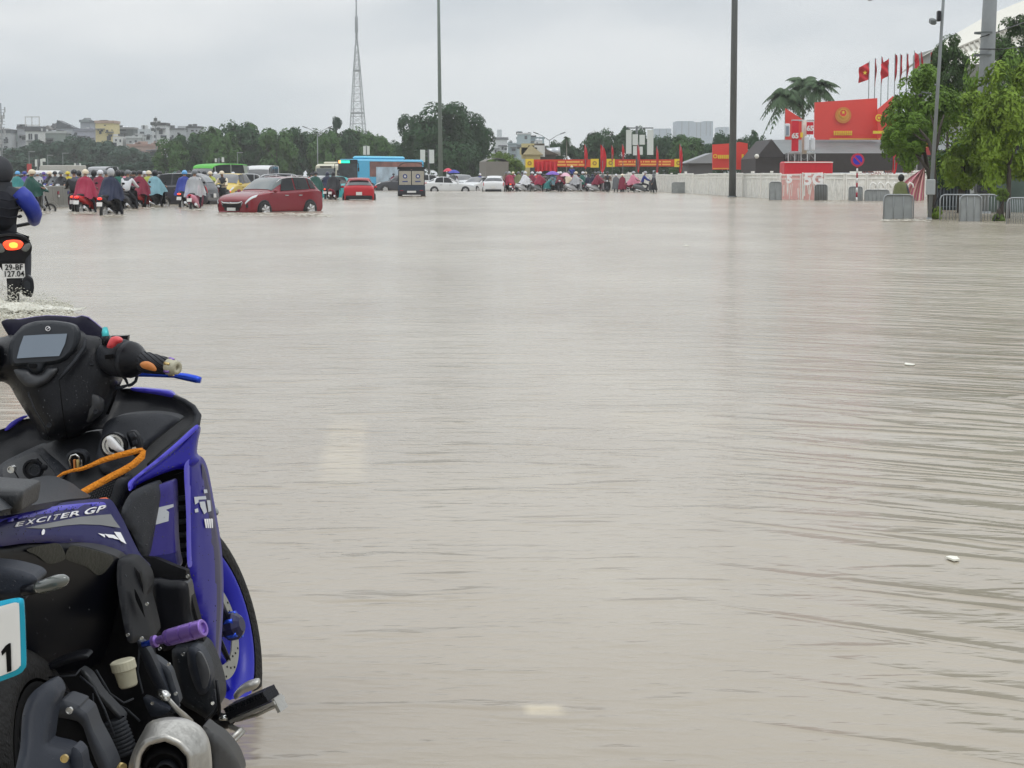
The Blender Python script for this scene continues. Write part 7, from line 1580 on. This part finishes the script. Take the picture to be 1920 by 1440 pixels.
for q in ((1471, 1481, 232, 256), (1508, 1517, 256, 282), (1520, 1528, 258, 282)): MB().box(TP((q[0] + q[1]) / 2, (q[2] + q[3]) / 2, 118.4), ((q[1] - q[0]) * 119 / FPX, .2, (q[3] - q[2]) * 119 / FPX), mat('white_lamp_box', (.62, .65, .68), .4), bev=.05).build('white_box', None, ts)
MB().box(TP(1476.5, 245, 118.2), (.17, .05, .55), mat('box_glass', (.22, .27, .33), .3)).build('box_window', None, ts)
MB().box(TP(1503, 253, 118.6), (.15, .05, .3), yel).build('yellow_mark', None, ts)
rb_ = thing('stage_block', (X(1511, 110), 110, -.27), 0, 'low red stage block rising behind the pink barrier panels', 'stage block')
MB().box((0, 0, (Z(303, 110) + .27) / 2), (X(1556, 110) - X(1466, 110), 2, Z(303, 110) + .27), mat('stage_red', (.60, .015, .03), .45), bev=.08).build('block', None, rb_)
MB().box((0, -1.02, Z(303.5, 110) + .24), (X(1556, 110) - X(1466, 110), .05, .05), white_b).build('white_edge', None, rb_)
# long red banners over the fence
def banner(x0, x1, y0, y1, D, label, words):
    o = thing('long_banner', at(x0, y1, D), 0, label, 'banner', 'long red banners with yellow lettering'); c = o.location; s = D / FPX
    b = MB(); b.box(at((x0 + x1) / 2, (y0 + y1) / 2, D) - c, ((x1 - x0) * s, .12, (y1 - y0) * s), mat('banner_orange_red', (.62, .05, .015), .5, var=.1)); b.build('cloth', None, o)
    rn = random.Random(x0); t = MB()
    for row_ in (0, 1):
        x = words[0]
        while x < words[1]:
            w_ = rn.uniform(1.2, 2.6)
            if rn.random() > .12: t.box(at(x + w_ / 2, y0 + (y1 - y0) * (.32 + .40 * row_), D - .08) - c, (w_ * s * .86, .02, (y1 - y0) * s * .22), orange_t)
            x += w_
    t.build('lettering', None, o)
    for xx in (x0, x1):
        e = MB(); e.box(at(xx, (y0 + y1) / 2, D - .03) - c, (15 * s, .14, (y1 - y0 + 2) * s), yel); e.lathe(at(xx, (y0 + y1) / 2, D - .12) - c, (0, -1, 0), [(0, 2 * s), (.03, 2 * s), (.03, 4 * s), (0, 4 * s)], mat('emblem_brown', (.40, .22, .03), .5), 16, False); e.build('end_emblem', None, o)
    return o
banner(993, 1115, 299, 313, 186, 'left long red banner with yellow lettering and emblem ends', (1045, 1098)); banner(1145, 1272, 299, 312, 176, 'right long red banner with yellow lettering before the panel mast', (1160, 1258))
cl_ = thing('hanging_cloth', at(1023, 320, 184), 0, 'red cloth hanging in folds under the left long banner', 'cloth')
MB().grid(lambda u, v: at(1003 + 42 * u, 302 + 19 * v + 1.2 * math.sin(u * 9), 184 + .25 * math.sin(u * 34) * v) - cl_.location, 40, 8, redc).build('cloth', None, cl_)
# upright feather flags and the tall flag row
def feather(px, pt, pb, wpx, D, label, fullred=False, lean=0):
    o = thing('feather_flag', at(px, pb, D), 0, label, 'flag', 'upright red flags along the fence'); c = o.location; s = D / FPX; H = (pb - pt) * s
    MB().tube([(0, 0, -1.5), (0, 0, H)], .025, steel, 6).build('pole', None, o)
    MB().grid(lambda u, v: Vector((.8 * wpx * s * u * (.25 + .75 * math.sin(PI * min(.97, .15 + .8 * v))) * (1 if lean >= 0 else -1) - wpx * s * .3, .12 * math.sin(u * 5 + v * 7), H * (1 - v) - .15 * u * H)), 8, 14, redc).build('cloth', None, o)
for a in [(1098, 271, 312, 8, 168, 'red flag over the right end of the left long banner'), (1130, 271, 318, 14, 165, 'broad red flag between the two long banners'), (1148, 272, 300, 5, 168, 'thin red flag first over the right long banner'), (1168, 270, 300, 6, 166, 'thin red flag second over the right long banner'),
          (1197, 270, 318, 6, 164, 'thin red flag below the white panel mast'), (1232, 274, 322, 6, 160, 'thin red flag right of the white panel mast'), (1276, 270, 320, 8, 150, 'red flag at the right end of the right long banner'), (1677, 246, 320, 12, 108, 'limp red flag hanging before the pavilion wall')]: feather(*a)
for k, a in enumerate([(1627, 118, 190, -19, 150), (1638, 112, 190, 3, 150), (1650, 109, 190, 4, 151), (1663, 112, 190, -14, 150), (1675, 104, 190, 5, 152), (1685, 104, 190, 4, 153), (1697, 103, 190, 4, 152), (1711, 98, 190, 9, 151), (1723, 100, 190, 4, 153), (1741, 100, 190, 4, 152), (1751, 98, 190, 5, 153)]):
    px, pt, pb, w_, D = a; names = ['large red flag with yellow star, leftmost of the tall row', 'furled red flag second in the tall row', 'furled red flag third in the tall row', 'half open red flag fourth in the tall row', 'furled red flag fifth in the tall row', 'furled red flag sixth in the tall row', 'furled red flag seventh in the tall row', 'wide based red flag eighth in the tall row', 'furled red flag ninth in the tall row', 'furled red flag tenth in the tall row', 'furled red flag last in the tall row']
    o = thing('flag', at(px, 262, D), 0, names[k], 'flag', 'row of red flags on tall poles'); s = D / FPX; H = (262 - pt) * s
    MB().tube([(0, 0, 0), (0, 0, H)], .035, steel, 6).build('pole', None, o)
    sg_ = 1 if w_ > 0 else -1; aw = abs(w_) * s; fh = (32 if abs(w_) > 6 else 52) * s
    MB().grid(lambda u, v: Vector((sg_ * aw * u * (1 if abs(w_) > 8 else math.sin(PI * (.2 + .75 * v))), .15 * math.sin(u * 6 + v * 9 + k), H - .05 - fh * v * (1 - .1 * u) - u * (10 * s if abs(w_) > 8 else 1 * s))), 10, 12, redc).build('cloth', None, o)
    if k == 0: b = MB(); star((sg_ * aw * .45, -.22, H - fh * .66), 4.5 * s, yel, b, .02); b.build('star', None, o)
# paired white panels on posts
def panels(px, pt, pb, D, label, qs, name='panel_mast'):
    o = thing(name, at(px, 330, D), 0, label, 'mast', 'posts carrying white panels'); c = o.location; s = D / FPX
    for x0, x1, y0, y1 in qs: MB().box(at((x0 + x1) / 2, (y0 + y1) / 2, D) - c, ((x1 - x0) * s, .2, (y1 - y0) * s), mat('panel_white', (.62, .66, .63), .5, var=.06)).build('panel', None, o)
    b = MB(); b.tube([at(px, 330, D + .3) - c, at(px, pt, D + .3) - c], .10, dsteel, 8)
    for y in (pt + 4, (pt + pb) / 2): b.tube([at(min(q[0] for q in qs), y, D + .3) - c, at(max(q[1] for q in qs), y, D + .3) - c], .06, dsteel, 6)
    b.build('frame', None, o)
panels(1194, 236, 300, 172, 'tall post with four white lamp panels above the right banner', [(1174, 1184, 244, 288), (1213.5, 1225, 244, 290), (1186, 1196, 252, 272), (1199, 1209, 253, 271), (1187, 1194, 274, 291), (1199, 1205, 275, 290)])
panels(804, 280, 305, 188, 'pair of white panels on a post right of the black truck', [(788, 797, 281, 304), (805, 814, 281, 306)]); panels(686, 272, 290, 205, 'pair of beige panels above the blue bus', [(681, 686, 274, 290), (688, 693, 274, 290)])
panels(72, 298, 313, 190, 'pair of white upright panels behind the violet capes', [(66, 69.5, 299, 312), (76, 79.5, 298, 312), (80, 85, 297, 303)]); panels(145, 305, 320, 190, 'pair of slim pale panels behind the yellow cape', [(139.5, 142, 306, 320), (149, 151.5, 306, 320)])
panels(410, 296, 305, 180, 'pair of small pale panels above the green roofed van', [(403, 406, 297, 304), (416, 420, 295, 304)])
rf_ = thing('feather_flag', at(55, 315, 185), 0, 'small faded red flag left of the white panel pair', 'flag'); MB().box((0, 0, 0), (.45, .05, .8), mat('faded_red', (.42, .06, .06), .6)).build('cloth', None, rf_); MB().tube([(0, .05, -1.2), (0, .05, .5)], .02, steel, 5).build('pole', None, rf_)
ss = thing('notice_board', (X(1729, 110), 110, -.27), 0, 'maroon notice board with pale lettering on a steel truss behind the thin tree', 'notice board'); cs = ss.location
MB().box(at(1729, 270, 110) - cs, (31 * 110 / FPX, .2, 40 * 110 / FPX), mat('board_maroon', (.34, .035, .04), .5)).build('board', None, ss)
b = MB(); rn = random.Random(4)
for px, py, w_, h_, m in ((1719, 272, 3, 6, ww), (1728, 274, 5, 8, orange_t), (1735, 273, 7, 7, orange_t), (1733, 264, 3, 4, ww)): b.box(at(px, py, 109.85) - cs, (w_ * .0305, .04, h_ * .0305), m)
b.build('lettering', None, ss)
b = MB()
for px in (1715, 1719): b.tube([at(px, 290, 110) - cs, at(px, 330, 110) - cs], .03, stl, 6)
for k in range(6): b.tube([at(1715, 291 + k * 6, 110) - cs, at(1719, 296 + k * 6, 110) - cs], .02, stl, 5)
b.build('truss', None, ss)
# arena roof at upper right
ar = thing('arena_roof', at(1880, 200, 320), 0, 'white domed arena roof behind the trees at the upper right', 'building'); ca = ar.location
arm = mat('arena_white', (.72, .70, .62), .6, var=.05)
def af(u, v):
    px = 1775 + 210 * u; top = 85 - 95 * math.sin(min(1, u * 1.0) * PI / 2) ** 1.0
    return at(px, top + (120 - top) * v, 320 - 14 * v) - ca
MB().grid(af, 30, 8, arm).grid(lambda u, v: af(u, 0) + Vector((0, 40 * v, -3 * v * v)), 30, 4, arm).build('dome', None, ar)
b = MB()
for k in range(22): b.tube([af(k / 22 + .01, .42 + .0 * k) + Vector((0, -.6, 0)), af(k / 22 + .035, .60) + Vector((0, -.6, 0))], .18, mat('arena_rib', (.40, .38, .32), .6), 5)
b.tube([af(k / 30, .40) + Vector((0, -.6, 0)) for k in range(31)], .25, mat('arena_rib', (.40, .38, .32), .6), 6); b.build('ribs', None, ar)
MB().box(at(1903, 92, 318) - ca, (1.8, 2, 9), arm).build('pillar', None, ar)
building(1752, 1990, 90, 330, (.30, .32, .30), 'dim grey green arena wall behind the right trees', dep=20, name='arena_wall', group='arena')
# dark iron gate and screen under the trees
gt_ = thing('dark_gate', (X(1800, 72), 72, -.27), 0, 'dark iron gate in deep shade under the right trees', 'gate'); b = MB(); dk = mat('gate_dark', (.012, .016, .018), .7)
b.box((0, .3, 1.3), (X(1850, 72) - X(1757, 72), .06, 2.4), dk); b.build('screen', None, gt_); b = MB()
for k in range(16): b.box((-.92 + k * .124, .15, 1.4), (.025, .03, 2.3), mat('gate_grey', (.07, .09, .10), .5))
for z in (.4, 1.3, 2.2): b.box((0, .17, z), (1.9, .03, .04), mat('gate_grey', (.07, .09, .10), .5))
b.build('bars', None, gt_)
sc_ = thing('green_screen', (X(1885, 68), 68, -.27), 0, 'sagging grey green sheet hung between the pole and the right edge', 'screen')
MB().grid(lambda u, v: Vector(((u - .5) * 1.7, .15 * math.sin(u * 9 + v * 4), .2 + (2.0 + .35 * math.sin(u * PI)) * (1 - v))), 24, 14, mat('sheet_grey_green', (.10, .14, .12), .6, var=.4, scale=2, bump=.4)).build('cloth', None, sc_)
MB().box((-.65, .3, 2.3), (.55, .05, 1.1), mat('poster_faded_red', (.25, .08, .09), .6)).build('poster', None, sc_)
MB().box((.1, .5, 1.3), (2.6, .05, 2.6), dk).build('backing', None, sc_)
# bicycle-stand like white arches and striped cloth
sc2 = thing('striped_cloth', at(1700, 372, 101), 0, 'pink and yellow striped cloth draped from the white fence', 'cloth'); c5 = sc2.location
pk = mat('cloth_pink', (.80, .42, .38), .7); ye = mat('cloth_cream', (.88, .70, .42), .7)
mb = MB(); nU = 22
def cf(u, v): 
    tx_, ty_ = 1735 - 4 * u, 310 + 6 * u; bx, by = (1684 + 48 * (1 - u)), 356 + 28 * math.sin((1 - u) * PI * .6)
    return at(tx_ + (bx - tx_) * v - 6 * math.sin(v * PI) * u, ty_ + (by - ty_) * v, 100.5 + .15 * math.sin(u * 22)) - c5
for i in range(nU):
    m = ye if i % 3 == 1 else pk
    mb.grid(lambda u, v, i=i: cf((i + u) / nU, v), 1, 12, m)
mb.build('cloth', None, sc2)
wa = MB(); 
for k in range(6): px = 1632 + k * 14; wa.tube([at(px, 376, 100) - c5, at(px, 348, 100) - c5, at(px + 4, 342, 100) - c5, at(px + 9, 345, 100) - c5, at(px + 11, 352, 100) - c5], .045, white_b, 6)
wf = thing('bent_rail', at(1650, 372, 100), 0, 'row of white bent rails in front of the fence beside the striped cloth', 'railing'); wf.location = c5; wa.build('rails', None, wf)
# person bending in olive raincoat
D = 57.8; person(X(1690, D), D, math.radians(-38), 'person in olive green raincoat bending behind the sheeted steel barrier', 'olive', 'cape', 'stand', 'black', 'none', s=.93, seed=2)
hh = MB(); hh.ell((0, -.005, 1.6), (.10, .115, .12), mat('black_hair', (.01, .01, .01), .6), 14, 10); hh.build('hair', None, [o for o in sc.objects if o.name.startswith('person')][-1] if 0 else max([o for o in sc.objects if o.name.startswith('person') and o.parent is None], key=lambda o: o.name))
# concrete jersey barrier on the left
jb = mat('stained_concrete', (.21, .205, .185), .85, var=.35, scale=2.5, bump=.4, detail=7)
pts = [(-40, 66), (20, 70), (56, 74), (93, 78), (112, 80), (131, 82)]
for k, ((a, da), (b_, db)) in enumerate(zip(pts, pts[1:])):
    p0, p1 = Vector((X(a, da), da, -.27)), Vector((X(b_, db), db, -.27)); d = (p1 - p0); L_ = d.length - .04; o = thing('concrete_barrier', (p0 + p1) / 2, math.atan2(d.y, d.x), ['concrete barrier block hidden behind the hooded rider, first', 'concrete barrier block behind the teal cape', 'concrete barrier block beside the patterned scooter', 'concrete barrier block bearing a red and white mark', 'concrete barrier block bearing a blue and white mark'][k], 'barrier', 'concrete barrier blocks in a line')
    o.location = (p0 + p1) / 2
    m_ = MB(); pr = [(-.28, 0), (-.28, .12), (-.14, .35), (-.09, 1.10), (-.06, 1.14), (.06, 1.14), (.09, 1.10), (.14, .35), (.28, .12), (.28, 0)]
    m_.prism([(-L_ / 2, y, z) for y, z in pr], (L_, 0, 0), jb); m_.build('block', None, o)
    if k >= 3:
        f_ = MB(); c_ = mat('mark_red', (.35, .04, .07), .6) if k == 3 else mat('mark_blue', (.06, .07, .25), .6)
        f_.box((0, -.135, .86), (.22, .03, .12), c_, rx=.06); f_.box((0, -.15, .72), (.22, .03, .08), ww, rx=.06); f_.build('mark', None, o)
# ================================================================== near trees on the right
ng = 'leafy trees at the right edge'
Lm = leafmat('leaf_near_mid', (.12, .215, .026), .7)
tree(1722, 126, 74, 60, Lm, 'light leafed slender tree, leftmost on the right bank', 'near', pb=300, group=ng, seed=1, bx=1747)
tree(1694, 212, 44, 58.5, Lm, 'low leafy branches of a young tree before the red hoarding wing', 'near', pb=282, group=ng, seed=3, bx=1752)
tree(1775, 64, 40, 78, leafmat('leaf_olive', (.06, .11, .035)), 'sparse feathery tree behind the camera pole', 'near', pb=175, group=ng, seed=2)
tree(1806, 172, 70, 62, Ln, 'broad bright green tree in front of the concrete pole', 'near', pb=338, group=ng, seed=0)
tree(1892, 120, 82, 58, Ln, 'broad bright tree at the right edge', 'near', pb=335, group=ng, seed=4)
tree(1862, 92, 64, 76, Lm, 'dark tree behind the concrete pole', 'near', pb=320, group=ng, seed=5)
tree(1990, 120, 80, 60, Lm, 'leafy tree just beyond the right edge of the frame', 'near', pb=335, group=ng, seed=8)
tree(1900, 34, 50, 84, leafmat('leaf_olive', (.06, .11, .035)), 'high feathery tree before the arena roof', 'near', pb=170, group=ng, seed=7)
tree(1800, 262, 60, 67, Lk, 'shaded low tree between the dark gate and the camera pole', 'near', pb=345, group=ng, seed=6)
for px, pt, hw, D, lb in [(1757, 388, 14, 57, 'small green plant at the foot of the camera pole'), (1880, 352, 13, 55, 'bright sapling between the two long steel barriers'), (1874, 398, 12, 54.5, 'yellow green weed at the water line between the barriers')]: 
    o = tree(px, pt, hw, D, Ly if px > 1870 else Ln, lb, 'far', pb=pt + 26, group='plants by the steel barriers')
pr = thing('prop_stick', (X(1752, 56), 56, -.27), 0, 'dark slanting prop leaning on the camera pole', 'prop'); MB().tube([at(1742, 412, 56) - pr.location, at(1766, 350, 56) - pr.location], .022, K['trim_black'], 6).build('stick', None, pr)
pr = thing('prop_stick', (X(1862, 55), 55, -.27), 0, 'dark slanting prop beside the bright sapling', 'prop'); MB().tube([at(1860, 424, 54) - pr.location, at(1880, 372, 55) - pr.location], .022, K['trim_black'], 6).build('stick', None, pr)
tt = thing('tree', (X(1748, 58), 58, 0), 0, 'bare forked trunk of the slender tree beside the camera pole', 'tree', ng)
b = MB(); L0 = tt.location
for q, r_ in (([(1750, 410), (1751, 340), (1750, 290), (1740, 262), (1722, 240)], (.09, .08, .07, .05, .03)), ([(1750, 292), (1758, 268), (1762, 240), (1770, 215)], (.06, .05, .04, .02)), ([(1742, 265), (1728, 262), (1712, 250)], (.035, .03, .015)), ([(1758, 268), (1752, 240), (1745, 215)], (.04, .03, .015))): b.tube([at(x, y, 58) - L0 for x, y in q], list(r_), bark, 8)
b.build('trunk', None, tt)
# cables from the concrete pole
for k, (q, lb) in enumerate((([(1838, 70, 65.5), (1870, 60, 66), (1925, 40, 68)], 'upper cable running right from the concrete pole'), ([(1836, 92, 65.5), (1880, 92, 66), (1925, 86, 68)], 'lower cable running right from the concrete pole'))):
    tag(MB().tube([at(*p) for p in q], .018, K['trim_black'], 6).build('cable', None), lb, 'cable')
# arm of an overhead lamp dipping into the frame
la = thing('overhead_lamp', at(1632, -30, 60), 0, 'dark lamp head dipping into the top edge of the frame', 'street lamp'); MB().box(at(1632, -2, 60) - la.location, (.14, .3, .09), K['trim_black'], bev=.03).build('lamp_head', None, la); MB().tube([at(1625, -60, 60) - la.location, at(1632, -4, 60) - la.location], .03, steel, 6).build('arm', None, la)
# ================================================================== floating litter
def litter(px, py, w_, l_, m, label, seed):
    D = G(py); r = random.Random(seed); n = 7; pts = []
    for k in range(n): a = 2 * PI * k / n; pts.append(Vector((math.cos(a) * w_ * r.uniform(.5, 1.3), math.sin(a) * l_ * r.uniform(.5, 1.3), .004)))
    o = MB().prism(pts, (0, 0, .006), m).add([p + Vector((0, 0, .007)) * (k % 2) for k, p in enumerate(pts)] + [Vector((w_ * .4, 0, .012))], [[k, (k + 1) % n, n] for k in range(n)], m).build('litter', None); o.location = (X(px, D), D, 0); tag(o, label, 'litter', 'scraps floating on the water')
lw_ = mat('foam_scrap', (.78, .77, .68), .6); le_ = mat('sunken_card', (.50, .46, .34), .6)
for a in [(1806, 1051, .024, .04, lw_, 'white scrap floating nearest on the right', 1), (1713, 685, .03, .08, lw_, 'white scrap floating amid the ripples at the right', 2), (335, 402, .10, .2, lw_, 'white scrap floating behind the clear raincoat', 4), (1288, 461, .05, .15, lw_, 'white speck floating in mid water', 5), (1640, 398, .02, .08, K['trim_black'], 'dark twig standing from the water before the steel sheeted barrier', 6)]: litter(*a)
